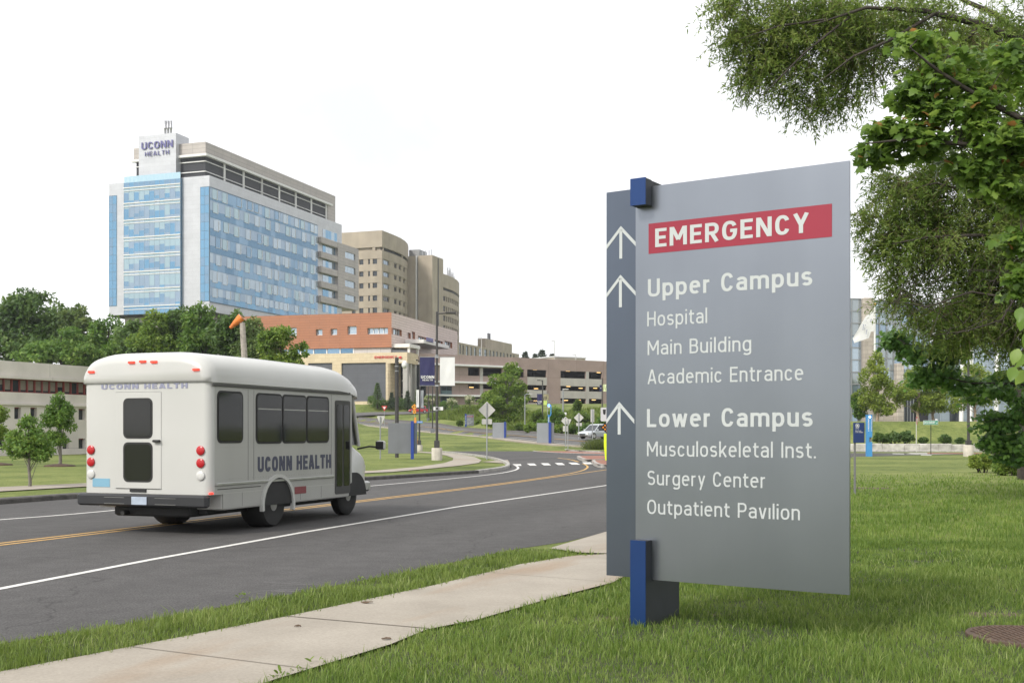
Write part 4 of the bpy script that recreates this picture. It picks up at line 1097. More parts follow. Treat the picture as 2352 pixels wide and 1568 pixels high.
for k in range(14):
    t = PL.s_at(Z2(1655 + k * 4.6, 0)[0]); p = PL.pt(t, -1.5); b.tube([(*p, zL - .2), (*p, zL + rr.uniform(1.5, 4.5))], .12, 5)
b.build('roof_antennas', _MC['galvanised_steel'], low)

# long low concrete wing with tall windows, above the garage
Z6 = zm(1850, 1340, 580, 2352)
E_ = Fr(Z6(-60, 0)[0], 470, 0.36)
wing = E_.root('concrete_wing', 'long low tan building with tall narrow windows rising behind the parking garage', 'building')
zE1 = E_.onY(*Z6(60, 140))[1]; zw1, zw0 = E_.onY(*Z6(60, 172))[1], E_.onY(*Z6(60, 322))[1]
xe1 = E_.onY(*Z6(918, 320))[0]
cols = [E_.onY(*Z6(a, 250))[0] for a in (-50, -20, 0, 27, 57, 97, 127, 160, 190, 228, 265, 325, 355, 402, 435, 465, 490, 522, 548, 577, 607, 634, 662, 690, 718, 744, 770, 797, 823, 845)]
ho = [(cols[i], cols[i + 1], zw0, zw1) for i in range(0, len(cols), 2)]
b = MB(); holed(b, 0, xe1, 2, zE1, ho, lambda a, z, d: (a, d, z), .4)
b.quad((0, 0, zE1), (xe1, 0, zE1), (xe1, 14, zE1), (0, 14, zE1)).quad((xe1, 0, 2), (xe1, 14, 2), (xe1, 14, zE1), (xe1, 0, zE1)).quad((0, 0, 2), (0, 14, 2), (0, 14, zE1), (0, 0, zE1)).quad((0, 14, 2), (xe1, 14, 2), (xe1, 14, zE1), (0, 14, zE1))
b.build('wall', M_CONC2, wing)
for h in ho:
    g = MB(); g.box(h[0], h[1], .38, .6, h[2], h[3], 0)
    w = h[1] - h[0]
    for f in (.28, .72): g.box(h[0] + w * f - .12, h[0] + w * f + .12, .28, .37, h[2], h[3], 1)
    g.box(h[0], h[1], .22, .27, h[2] + (h[3] - h[2]) * .45, h[2] + (h[3] - h[2]) * .5, 1)
    g.build('window', [G_PALE, mat('bronze_mullion', (0.06, 0.055, 0.05), .5, var=.05)], wing)
xa_, xb_ = E_.onY(*Z6(372, 200), 10)[0], E_.onY(*Z6(803, 200), 10)[0]
MB().box(xa_, xb_, 10, 13.9, zE1, E_.onY(*Z6(800, 145), 10)[1]).build('roof_block', M_CONC2, wing)
for zx in (447, 474):
    x = E_.onY(*Z6(zx, 145), 11)[0]; z = E_.onY(*Z6(800, 145), 10)[1]; MB().cyl(x, 12, z, z + 3.2, .35).build('flue', M_LOUVRE, wing)

# ================================================================== EMERGENCY BUILDING
Z3 = zm(1000, 1220, 700, 2352); A2 = zm(1500, 1260, 400, 2091)
M_TERRA = panel_mat('terracotta_boards', (0.335, 0.138, 0.070), (0.352, 0.146, 0.075), (0.255, 0.100, 0.050), 5.2, 0.62, 0.05, 0.5, 0.55, 0, 0.4)
M_TERRA_SHEEN = panel_mat('terracotta_boards_sheen', (0.56, 0.45, 0.41), (0.60, 0.49, 0.45), (0.40, 0.29, 0.25), 5.2, 0.62, 0.06, 0.5, 0.5, 0, 0.4)  # same terracotta boards, grazing sky reflection painted in as a paler colour
M_CREAM = panel_mat('cream_masonry', (0.56, 0.46, 0.31), (0.62, 0.52, 0.36), (0.47, 0.385, 0.26), 1.9, 0.8, 0.04, 0.5, 0.8, 0, 0.2, 0.07)
M_SLATE = panel_mat('slate_grey_panels', (0.085, 0.09, 0.105), (0.092, 0.097, 0.113), (0.07, 0.074, 0.088), 2.4, 1.2, 0.03, 0, 0.55)
M_LGREY = panel_mat('light_grey_panels', (0.44, 0.42, 0.41), (0.46, 0.44, 0.43), (0.3, 0.29, 0.28), 3.4, 2.2, 0.06, 0, 0.5)
M_CANOPY = mat('white_canopy', (0.68, 0.66, 0.63), 0.55, var=.04)
M_WFRAME = mat('white_window_frame', (0.62, 0.63, 0.64), 0.5, var=.03)
M_GREYC = mat('grey_concrete', (0.38, 0.365, 0.34), 0.85, var=.1, vs=.4, streak=.08)
M_REDL = mat('red_letters', (0.55, 0.03, 0.04), 0.45, var=.03)
EM = Fr(Z3(1902, 0)[0], 265, 0.26)
emer = EM.root('emergency_building', 'low cream stone and terracotta clad building with red EMERGENCY letters', 'building')
zO1 = EM.onX(*Z3(1902, 97))[1]; zO0 = EM.onX(*Z3(1902, 566))[1]
yO = EM.onX(*(540, 800))[0]; xO = EM.onY(*A2(1725, 500))[0]
zP0 = EM.onY(*A2(1000, 800))[1] - 2
def hx(a, c, t, bt, x=0.0):
    p, q = EM.onX(*Z3(a, t), x), EM.onX(*Z3(c, bt), x); return (min(p[0], q[0]), max(p[0], q[0]), min(q[1], p[1]), max(q[1], p[1]))
def hy(a, c, t, bt):
    p, q = EM.onY(*A2(a, t)), EM.onY(*A2(a, bt)); return (p[0], EM.onY(*A2(c, t))[0], q[1], p[1])
HL = [hx(1578, 1899, 308, 386), hx(1310, 1432, 283, 393), hx(1083, 1170, 318, 400), hx(885, 973, 325, 405), hx(500, 627, 302, 412), hx(300, 385, 345, 420), hx(160, 220, 345, 420)]
HL[0] = (0.0, HL[0][1], HL[0][2], HL[0][3])
b = MB(); holed(b, 0, yO, zO0, zO1, HL, lambda a, z, d: (d, a, z), .9)
b.build('terracotta_wall', M_TERRA, emer)
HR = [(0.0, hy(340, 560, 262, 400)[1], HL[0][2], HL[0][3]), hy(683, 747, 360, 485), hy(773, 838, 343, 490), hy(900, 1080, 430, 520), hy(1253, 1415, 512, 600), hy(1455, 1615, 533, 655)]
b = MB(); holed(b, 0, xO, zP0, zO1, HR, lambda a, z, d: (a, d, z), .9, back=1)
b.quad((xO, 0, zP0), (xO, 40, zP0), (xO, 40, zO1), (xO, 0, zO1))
b.build('sheen_wall', [M_TERRA_SHEEN, M_TERRA], emer)
MB().add([(0, 0, zO1 - .3), (xO, 0, zO1 - .3), (xO, 40, zO1 - .3), (0, yO, zO1 - .3)], [(0, 1, 2, 3)]).add([(.9, .9, zO0 - .02), (xO, .9, zO0 - .02), (xO, 40, zO0 - .02), (.9, yO, zO0 - .02)], [(0, 1, 2, 3)]).build('roof', M_GREYC, emer)
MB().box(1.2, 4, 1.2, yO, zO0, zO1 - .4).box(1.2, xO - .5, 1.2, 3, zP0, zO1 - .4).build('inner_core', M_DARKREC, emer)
for h in HL:
    g = MB(); w = h[1] - h[0]; n_ = 4 if h is HL[0] else 1
    o = .9 if h is HL[0] else .0
    panes(g, lambda a, z: (.8, a, z), h[0] + o, h[1], h[2], h[3], n_, 1, lambda i, j: 0)
    for i in range(n_ + 1):
        a = h[0] + o + (w - o) * i / n_; g.box(.6, .79, a - .1, a + .1, h[2], h[3], 1)
    g.box(.55, .59, h[0] + o, h[1], h[2], h[2] + .22, 1).box(.55, .59, h[0] + o, h[1], h[3] - .15, h[3], 1)
    g.build('window', [G_PALE, M_WFRAME], emer)
for i, h in enumerate(HR):
    g = MB(); w = h[1] - h[0]; e = w * (.72 if i in (0, 3, 5) else .45); n_ = 3 if i in (0, 3, 5) else 1; o = .9 if i == 0 else 0
    panes(g, lambda a, z: (a, .8, z), h[0] + o, h[1], h[2], h[3], n_, 1, lambda i, j: 0)
    for k in range(n_ + 1):
        a = h[0] + o + (w - o) * k / n_; g.box(a - .1, a + .1, .6, .79, h[2], h[3], 1)
    g.build('window', [G_PALE, M_WFRAME], emer)
# band between terracotta and cream
zC1 = EM.onX(*Z3(1500, 643), -3)[1]
zC1 = min(zC1, zO0 - .5)
MB().box(.5, .9, EM.onX(*Z3(1895, 600), .5)[0], EM.onX(*Z3(1395, 600), .5)[0], zC1 - 1, zO0 - .03).build('grey_band', M_LGREY, emer)
g = MB(); ya_, yb_ = EM.onX(*Z3(1393, 600), .5)[0], yO
n_ = int((yb_ - ya_) / 3.1)
panes(g, lambda a, z: (.55, a, z), ya_, yb_, zC1 - 1, zO0 - .03, n_, 1, lambda i, j: rr.choice((0, 1, 2)))
for i in range(n_ + 1): g.box(.4, .54, ya_ + (yb_ - ya_) * i / n_ - .14, ya_ + (yb_ - ya_) * i / n_ + .14, zC1 - 1, zO0 - .03, 3)
g.build('window_band', [G_MID, G_DEEP, G_GREY, M_WFRAME], emer)
# cream storey
CXF = -3.0
def hc(a, c, t, bt): return hx(a, c, t, bt, CXF)
yc1 = EM.onX(*Z3(2113, 700), CXF)[0]; zcb = EM.onX(*Z3(1500, 1405), CXF)[1] - .6; yport = EM.onX(*Z3(1885, 900), CXF)[0]
zbm = EM.onX(*Z3(1885, 780), CXF)[1]
HC = [hc(780, 1105, 780, 1280), hc(1228, 1825, 780, 1290), hc(200, 640, 780, 1280)]
b = MB(); holed(b, yport, yO, zcb, zC1, HC, lambda a, z, d: (CXF + d, a, z), .45)
xr_ = EM.onY(*Z3(2260, 720), yc1)[0]
b.box(CXF, CXF + 1.2, yc1, yport - .01, zbm, zC1).box(CXF + 1.21, max(xr_, 4), yc1, yc1 + 1.2, zbm, zC1)
b.box(CXF, 6, yport, yport + .6, zcb, zbm - .02).box(CXF, CXF + 1.1, yport - 1.5, yport - .02, zcb, zcb + 2)
b.add([(CXF + .05, yc1 + .05, zC1 - .15), (max(xr_, 4), yc1 + .05, zC1 - .15), (max(xr_, 4), yO, zC1 - .15), (CXF + .05, yO, zC1 - .15)], [(0, 1, 2, 3)])
b.add([(CXF + .05, yc1 + .05, zbm + .05), (max(xr_, 4), yc1 + .05, zbm + .05), (max(xr_, 4), yport, zbm + .05), (CXF + .05, yport, zbm + .05)], [(0, 1, 2, 3)])
b.build('cream_wall', M_CREAM, emer)
for h in HC: MB().box(CXF + .4, CXF + .7, h[0], h[1], h[2], h[3]).build('slate_panel', M_SLATE, emer)
b = MB()
for p, wdt in ((2095, 38), (2040, 0), (2000, 0)):
    y = EM.onX(*Z3(p, 900), CXF + .6)[0]
    if wdt: b.bbox(CXF + .1, CXF + 1.1, y - .6, y + .6, zcb, zbm, .1)
b.bbox(-.2, .8, yc1 + .1, yc1 + 1.1, zcb, zbm, .1).bbox(3.0, 4.0, yc1 + .1, yc1 + 1.1, zcb, zbm, .1).bbox(CXF + 3, CXF + 4, yport - 3, yport - 2, zcb, zbm, .1)
b.build('portico_columns', M_GREYC, emer)
MB().box(4.1, 4.6, yc1 - 2, yport, zcb, zbm).build('portico_glazing', G_DARK, emer)
tl_ = EM.onX(*Z3(1675, 718), CXF); tr_ = EM.onX(*Z3(1975, 718), CXF); tt_ = EM.onX(*Z3(1675, 685), CXF)
text('lettering', 'EMERGENCY', M_REDL, emer, (CXF - .02, *tl_), (0, -1, 0), (0, 0, 1), tl_[0] - tr_[0], tt_[1] - tl_[1], .012, 1.05, .1)
ya_, za_ = EM.onX(*Z3(2003, 703), CXF); yb_ = EM.onX(*Z3(2045, 703), CXF)[0]; h_ = tt_[1] - tl_[1]
b = MB(); b.box(CXF - .25, CXF - .02, yb_ + .2, ya_, za_ - .16, za_ + .16)
for s in (1, -1): b.loft([[(CXF - .27 - .01 * s, yb_, za_ + .02 * s), (CXF - .27 - .01 * s, yb_ + h_ * .5, za_ + s * h_ * .52), (CXF - .27 - .01 * s, yb_ + h_ * .72, za_ + s * h_ * .42), (CXF - .27 - .01 * s, yb_ + .5, za_)], [(CXF - .03, yb_, za_ + .02 * s), (CXF - .03, yb_ + h_ * .5, za_ + s * h_ * .52), (CXF - .03, yb_ + h_ * .72, za_ + s * h_ * .42), (CXF - .03, yb_ + .5, za_)]])
b.build('arrow', M_REDL, emer)
# canopies on the right side
def slab(p_far, p_near, p_in, yout, name):
    x0 = EM.onY(*A2(*p_near[:2]), yout)[0]; x1 = EM.onY(*A2(*p_far[:2]), yout)[0]; z1 = EM.onY(*A2(*p_near[:2]), yout)[1]; z0 = EM.onY(p_near[0] * 0 + A2(p_near[0], p_near[2])[0], A2(p_near[0], p_near[2])[1], yout)[1]
    MB().bbox(x0, x1, yout, .5, z0, z1, .05).build(name, M_CANOPY, emer); return x0, x1, z0, z1
cx0, cx1, cz0, cz1 = slab((1550, 690), (1020, 508, 585), None, -4.8, 'entrance_canopy')
tA = EM.onY(*A2(1075, 545), -4.8); tB = EM.onY(*A2(1205, 580), -4.8)
text('lettering', 'ENTRANCE', M_NAVYL, emer, (tA[0], -4.8, cz1 - .3), (1, 0, 0), (0, 0, 1), tB[0] - tA[0], 1.0, .02, 1.05, .2)
dx0, dx1, dz0, dz1 = slab((945, 660), (725, 595, 672), None, -4.2, 'side_canopy')
b = MB()
for q in (.1, .9): b.box(dx0 + (dx1 - dx0) * q - .3, dx0 + (dx1 - dx0) * q + .3, -4.0, -3.5, zC1 - .2, dz0 + .01)
b.build('canopy_posts', M_CANOPY, emer)
MB().box(dx0 - 1, dx1 + 3, -.25, -.05, zC1 - .5, dz0 - .1).build('terrace_glazing', G_DARK, emer)

# ================================================================== PARKING GARAGE
M_GBROWN = panel_mat('mauve_brown_concrete', (0.30, 0.225, 0.20), (0.315, 0.24, 0.212), (0.21, 0.155, 0.14), 9.0, 8.0, 0.05, 0, 0.8, 0, 0.1, 0.1)
M_GGREY = mat('pale_grey_parapet', (0.42, 0.40, 0.37), 0.8, var=.07, vs=.3, streak=.08)
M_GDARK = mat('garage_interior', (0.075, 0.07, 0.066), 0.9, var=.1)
M_AMBER = emit_mat('amber_lamp', (1.0, 0.62, 0.22), 1.6)
GA = Fr(905, 268, 1.5)
gar = GA.root('parking_garage', 'long mauve brown parking garage with dark openings and pale parapets', 'building')
def gy_(zx, zy): return GA.onY(*Z6(zx, zy))
xg0, xgm, xg1 = gy_(-60, 500)[0] - 16, gy_(1050, 500)[0], gy_(2950, 500)[0]
zgt = gy_(900, 364)[1]; zgb = gy_(1600, 1160)[1] - 1.0
rowsL = [(gy_(185, 525)[1], gy_(185, 658)[1]), (gy_(185, 790)[1], gy_(185, 868)[1]), (gy_(185, 1003)[1], gy_(185, 1082)[1])]
rowsR = [(gy_(1800, 585)[1], gy_(1800, 700)[1]), (gy_(1800, 828)[1], gy_(1800, 905)[1]), (gy_(1800, 1027)[1], gy_(1800, 1110)[1])]
colL = [(gy_(a, 600)[0], gy_(c, 600)[0]) for a, c in ((90, 282), (333, 640), (690, 1000))]
colR = [(gy_(a, 600)[0], gy_(c, 600)[0]) for a, c in ((1050, 1366), (1590, 2001), (2052, 2264), (2420, 2900))]
GH = [(a, c, lo, hi) for a, c in colL for hi, lo in rowsL] + [(a, c, lo, hi) for a, c in colR for hi, lo in rowsR]
b = MB(); holed(b, xg0, xg1, zgb, zgt, GH, lambda a, z, d: (a, d, z), .5)
b.quad((xg0, 0, zgt), (xg1, 0, zgt), (xg1, .5, zgt), (xg0, .5, zgt)).quad((xg0, .5, zgt - 1.2), (xg1, .5, zgt - 1.2), (xg1, .5, zgt), (xg0, .5, zgt))
b.quad((xg1, 0, zgb), (xg1, 34, zgb), (xg1, 34, zgt), (xg1, 0, zgt)).quad((xg0, 0, zgb), (xg0, 34, zgb), (xg0, 34, zgt), (xg0, 0, zgt))
b.build('wall', M_GBROWN, gar)
for a, c in colR:
    for i in range(3):
        lo = rowsR[i][1]; hi = rowsR[i + 1][0] if i < 2 else lo - 1.6
        MB().box(a + .03, c - .03, -.06, .3, hi + .02, lo - .02).build('parapet', M_GGREY, gar)
b = MB()
for zx in (2001, 2052):
    pass
b.box(gy_(2003, 600)[0], gy_(2050, 600)[0], -.05, .45, zgb, rowsR[0][0]).box(gy_(284, 600)[0], gy_(331, 600)[0], -.04, .45, zgb, rowsL[0][0])
b.build('pillars', M_GGREY, gar)
for zy in (497, 772, 986):
    z = gy_(150, zy)[1]; MB().bbox(xg0, gy_(900, 600)[0], -1.0, -.01, z - .22, z + .22, .05).build('ledge', M_TTRIM, gar)
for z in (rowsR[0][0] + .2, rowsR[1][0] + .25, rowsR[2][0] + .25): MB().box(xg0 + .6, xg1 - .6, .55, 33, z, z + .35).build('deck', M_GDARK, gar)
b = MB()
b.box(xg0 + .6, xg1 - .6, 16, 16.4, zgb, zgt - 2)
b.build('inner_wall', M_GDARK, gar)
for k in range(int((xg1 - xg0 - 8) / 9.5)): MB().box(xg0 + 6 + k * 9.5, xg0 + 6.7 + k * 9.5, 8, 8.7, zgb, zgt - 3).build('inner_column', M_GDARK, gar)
for zx, zy in ((145, 845), (1178, 560), (1195, 866), (1190, 1062), (1712, 582), (1720, 832), (1918, 860), (2155, 860), (2210, 607), (1680, 1056), (1888, 1052), (2130, 1050), (2195, 1026)):
    x, z = GA.onY(*Z6(zx, zy), 2.0)
    MB().bbox(x - .6, x + .6, 1.9, 2.2, z - .09, z + .09, .04).build('ceiling_lamp', M_AMBER, gar)
b = MB(); x, z = GA.onY(*Z6(150, 1090), -1.2)
xb0, xb1 = gy_(160, 1100)[0], gy_(1600, 1100)[0]; zr0 = gy_(1450, 1150)[1]
for k in range(40): xx = xb0 + (xb1 - xb0) * k / 39; b.box(xx - .04, xx + .04, -1.3, -1.22, zr0 - .3, zr0 + 1.3)
b.box(xb0, xb1, -1.31, -1.21, zr0 + 1.3, zr0 + 1.4).box(xb0, xb1, -1.31, -1.21, zr0 + .65, zr0 + .72)
b.build('railing', mat('mauve_railing', (0.36, 0.29, 0.27), .6, var=.05), gar)
# glazed stair next to the emergency portico (A1 view, behind the lamp post)
A1 = zm(1540, 1480, 300, 1238)
xa_, xb_ = GA.onY(*A1(930, 300), -.4)[0], GA.onY(*A1(1105, 300), -.4)[0]
for t_, c_ in ((262, 405), (432, 560)):
    zt_, zb_ = GA.onY(*A1(950, t_), -.4)[1], GA.onY(*A1(950, c_), -.4)[1]
    g = MB(); panes(g, lambda a, z: (a, -.35, z), xa_, xb_, zb_, zt_, 2, 2, lambda i, j: 1 if j else 0, .02); g.box(xa_, xb_, -.33, -.02, zb_, zt_, 2); g.build('stair_glazing', [G_GREY, G_DARK, _MC['slate_mullion']], gar)
# pale roof line beyond the garage
PR = Fr(Z6(1490, 0)[0], 330, 1.6)
z1_ = PR.onY(*Z6(1700, 366))[1]; xr1 = PR.onY(*Z6(2320, 420))[0]
pale = PR.root('low_building', 'low cream building of which only the roof edge shows above the garage', 'building')
MB().box(0, xr1 * .6, 0, 14, 6, z1_).box(xr1 * .6 + .01, xr1, .5, 14, 6, z1_ - .5).build('wall', mat('cream_roof_wall', (0.52, 0.46, 0.36), .7, var=.05), pale)
MB().box(-.2, xr1 * .6 + .2, -.25, 14, z1_ + .01, z1_ + .35).build('roof_edge', M_TTRIM, pale)
# ================================================================== LEFT OFFICE BUILDING
Z0 = zm(0, 1100, 700, 1220)
M_LCONC = panel_mat('pale_pinkish_concrete', (0.66, 0.61, 0.57), (0.68, 0.63, 0.59), (0.54, 0.50, 0.47), 9.5, 30, 0.05, 0, 0.85, 0, 0.1, 0.12)
M_REDM = mat('red_brown_mullion', (0.20, 0.035, 0.03), 0.5, var=.06)
M_BLIND = mat('tan_blind', (0.20, 0.175, 0.14), 0.6, var=.15, vs=2)
LB = Fr(-260, 104, 0.46)
office = LB.root('office_building', 'low pale concrete office building with a band of red framed windows, behind the lawn trees', 'building')
def lz(y, x=200): return LB.onY(*Z0(x, y))[1]
def lx(x): return LB.onY(*Z0(x, 800))[0]
zt_ = lz(608); zwb1, zwb0 = lz(728), lz(820); zsl = lz(905); zm1, zm0 = lz(926), lz(1000)
xL1 = lx(1700)
HB = [(lx(-560), xL1 - 3, zwb0, zwb1)]
low_ = []
for k in range(-5, 9):
    a, c = lx(100 + k * 112), lx(100 + k * 112 + 46); low_.append((a, c, lz(1003), lz(922)))
    low_.append((a, c, lz(1214), lz(1140)))
b = MB(); holed(b, 0, xL1, -3, zt_, HB + low_, lambda a, z, d: (a, d, z), .5)
b.box(0, xL1, .02, 18, zt_ - .6, zt_).box(0, xL1, -.25, -.01, lz(908), lz(895)).box(0, xL1, -.2, -.01, zwb1 + .02, zwb1 + .35)
b.quad((0, 0, -3), (0, 18, -3), (0, 18, zt_ - .7), (0, 0, zt_ - .7)).quad((xL1, 0, -3), (xL1, 18, -3), (xL1, 18, zt_ - .7), (xL1, 0, zt_ - .7))
b.build('wall', M_LCONC, office)
rr = random.Random(8)
n_ = 46; x0 = HB[0][0]; dw = (HB[0][1] - x0) / n_
for i in range(n_):
    a, c = x0 + dw * i, x0 + dw * (i + 1); g = MB()
    s = rr.choice((.0, .45, .55, .8)); zq = zwb0 + (zwb1 - zwb0) * (1 - s)
    if s > 0: g.quad((a, .42, zq), (c, .42, zq), (c, .42, zwb1), (a, .42, zwb1), 1)
    g.quad((a, .45, zwb0), (c, .45, zwb0), (c, .45, zwb1), (a, .45, zwb1), 0)
    g.box(a - .06, a + .06, .2, .41, zwb0, zwb1, 2).box(a + .06, c - .06, .3, .41, zwb0, zwb0 + .1, 2).box(a + .06, c - .06, .3, .41, zwb1 - .1, zwb1, 2)
    g.build('window', [G_DARK, M_BLIND, M_REDM], office)
for a, c, lo, hi in low_:
    MB().box(a, c, .42, .5, lo, hi, 0).box(a, c, .3, .41, hi - .12, hi, 1).box(a, a + .1, .3, .41, lo, hi - .12, 1).build('window', [G_DARK, M_REDM], office)

# ================================================================== RIGHT STONE AND GLASS BUILDING
Z9 = zm(3380, 1150, 716, 1321)
M_STONE = panel_mat('rough_tan_stone', (0.34, 0.30, 0.26), (0.47, 0.42, 0.37), (0.28, 0.25, 0.22), 1.4, 0.55, 0.03, 0.5, 0.85, 0, 0.5, 0.2)
M_MULL = mat('grey_mullion', (0.30, 0.31, 0.32), .4, .5, var=.04)
M_BLUEM = panel_mat('pale_blue_grey_panels', (0.34, 0.40, 0.47), (0.37, 0.43, 0.50), (0.25, 0.29, 0.34), 3.0, 1.1, 0.04, 0, 0.4, 0.3)
G_TOWN = glass_mat('grey_glass', (0.34, 0.38, 0.40), .07, .6)
RB = Fr(1890, 150, 9.0)
stoneb = RB.root('stone_and_glass_building', 'modern stone and glass building on the bank behind the flagpole', 'building')
def rz(y, x=160): return RB.onY(*Z9(x, y))[1]
def rx(x): return RB.onY(*Z9(x, 500))[0]
zR1, zR0 = rz(84), 2.0
xA, xB, xC, xD = rx(118), rx(197), rx(620), rx(1500)
MB().box(.02, xC, .3, 25, zR0, zR1 - .3).build('core', M_DARKREC, stoneb)
MB().box(-.3, .01, -.05, 25.2, zR0, zR1).build('side_wall', M_STONE, stoneb)
def cw(a0, a1, z0, z1, na, nz, y, nm):
    g = MB(); q = random.Random(int(a0 * 7)); panes(g, lambda a, z: (a, y, z), a0, a1, z0, z1, na, nz, lambda i, j: q.choice((0, 0, 1, 2)), .01)
    for i in range(na + 1): g.box(a0 + (a1 - a0) * i / na - .06, a0 + (a1 - a0) * i / na + .06, y - .18, y - .02, z0, z1, 3)
    for j in range(nz + 1): g.box(a0, a1, y - .12, y - .03, z0 + (z1 - z0) * j / nz - .07, z0 + (z1 - z0) * j / nz + .07, 3)
    g.build(nm, [G_TOWN, G_GREY, G_PALE, M_MULL], stoneb)
cw(0, xA - .05, zR0 + 4.5, zR1, 4, 8, 0, 'curtain_wall'); cw(0, xA - .05, zR0, zR0 + 4.4, 4, 2, .1, 'ground_floor_glazing')
cw(xB + .05, xC, zR0 + 5, zR1 - .2, 8, 8, 0, 'curtain_wall')
MB().bbox(xA, xB, -.9, 1, zR0, rz(80), .08).build('stone_pier', M_STONE, stoneb)
MB().bbox(rx(357), rx(407), -1.2, .6, zR0, rz(560), .08).build('stone_pier', M_STONE, stoneb)
MB().box(rx(197), rx(357), -.5, .2, zR0, rz(700)).build('stone_plinth', M_STONE, stoneb)
MB().box(rx(408), rx(500), -.3, .2, zR0, rz(700)).build('entrance_glazing', G_DARK, stoneb)
g = MB()
for q in (.2, .45, .7, .95): xx = rx(408) + (rx(500) - rx(408)) * q; g.box(xx - .05, xx + .05, -.42, -.31, zR0, rz(700))
g.build('entrance_mullions', M_MULL, stoneb)
zW = rz(395)
MB().box(xC + .05, xD, -3, 20, zR0, zW).build('blue_grey_wing', M_BLUEM, stoneb)
for k in range(7):
    x = xC + 2 + k * 6.2
    cwz = rz(560); g = MB(); panes(g, lambda a, z: (a, -3.04, z), x, x + 4.2, zR0 + 5, zW - 1.5, 3, 2, lambda i, j: 0, .02); g.build('window', G_PALE, stoneb)
for zx in (735, 800, 985):
    x = rx(zx); MB().tube([(x - .6, -5.5, zR0), (x + .6, -3.6, zW - 1)], .28, 10).build('sloped_column', M_TTRIM, stoneb, True)
MB().box(rx(690), rx(760), -3.1, -2.9, zR0, zR0 + 3.4).build('entrance_glazing', G_DARK, stoneb)

# low granite wall in front of the bank
wallr = empty('stone_wall', (0, 106, 0), 0, 'low grey granite block wall at the foot of the grassy bank', 'wall')
b = MB(); rr = random.Random(3); x = pxx(1880, 106); xend = pxx(2560, 106)
while x < xend:
    w = rr.uniform(1.2, 2.3); zt_ = .62 + rr.uniform(-.04, .05)
    b.bbox(x, x + w - .02, rr.uniform(-.06, .06), .55, -.2, zt_, .05); x += w
b.build('blocks', mat('granite_blocks', (0.42, 0.40, 0.37), .85, var=.35, vs=1.6, bump=.8, bs=5), wallr)

# ================================================================== SIGNS, LAMP POSTS, FURNITURE
M_GALV = mat('galvanised_post', (0.33, 0.34, 0.36), .45, .5, var=.1, vs=6)
M_POLE = mat('dark_bronze_pole', (0.055, 0.052, 0.052), .45, .3, var=.1, vs=5)
M_SBACK = mat('aluminium_sign_back', (0.52, 0.51, 0.48), .5, .2, var=.05, vs=3)
M_BASE = mat('lamp_base_concrete', (0.50, 0.46, 0.40), .85, var=.14, vs=3, bump=.2, streak=.1)
M_GBACK = mat('grey_sign_back', (0.165, 0.172, 0.19), .45, .2, var=.06, vs=1.2, streak=.06)
M_GBACKL = mat('light_grey_sign_back', (0.27, 0.285, 0.31), .45, .2, var=.06, vs=1.2, streak=.06)
M_SIGNB = mat('royal_blue_post', (0.014, 0.045, 0.25), .4, var=.05)
M_YSIGN = mat('school_yellow', (0.72, 0.30, 0.02), .45, var=.03)
M_BLACK = mat('sign_black', (0.012, 0.012, 0.012), .5, var=0)
M_SIGNW = mat('sign_white', (0.68, 0.68, 0.67), .5, var=.03)
M_NAVY = mat('navy_cloth', (0.022, 0.022, 0.085), .75, var=.12, vs=1.5)
M_WCLOTH = mat('white_cloth', (0.66, 0.66, 0.66), .75, var=.05, vs=1.5)
def gz(px, py, z): return None
def z_of(py, D): return H - (py - HY) / F * D
def ground_xy(px, D):
    x = pxx(px, D); return x, D, hz1(x, D)

def back_sign(px_post, D, pl, pr, pt, pb, postw, label, mt, lightside, ztop_extra=.05):
    """rear of a wayfinding sign: panel from pixel pl..pr, pt..pb with a blue post"""
    x, y, z0 = ground_xy(px_post, D)
    t = empty('wayfinding_sign', (x, y, z0), 0, label, 'sign', 'wayfinding signs seen from behind')
    a, c = pxx(pl, D) - x, pxx(pr, D) - x; zt_, zb_ = z_of(pt, D) - z0, z_of(pb, D) - z0
    hw = postw / 2 / F * D
    MB().bbox(a, c, .02, .09, zb_, zt_, .004).build('panel', mt, t)
    MB().bbox(hw + .01, c + .003, -.03, .015, zb_ - .01, zt_ + .01, .004).build('arrow_panel', M_GBACK if mt is not M_GBACK else M_SDARK, t)
    MB().bbox(-hw, hw, -.12, .015, -.2, zt_ + ztop_extra, .004).build('post', M_SIGNB, t)
    return t
back_sign(947.3, 71.5, 891.5, 958, 971, 1041, 7, 'large blank dark grey sign back with blue post, nearest behind the bus', M_GBACK, 0, .12)
back_sign(1159.8, 142, 1131.3, 1164, 970, 1006.3, 4, 'blank grey sign back with blue post beside the uphill side road', M_GBACKL, 0, .1)
back_sign(1263, 118, 1233, 1272.5, 971, 1016.5, 6, 'blank pale grey sign back with blue post at the roundabout edge', M_GBACKL, 0, .1)
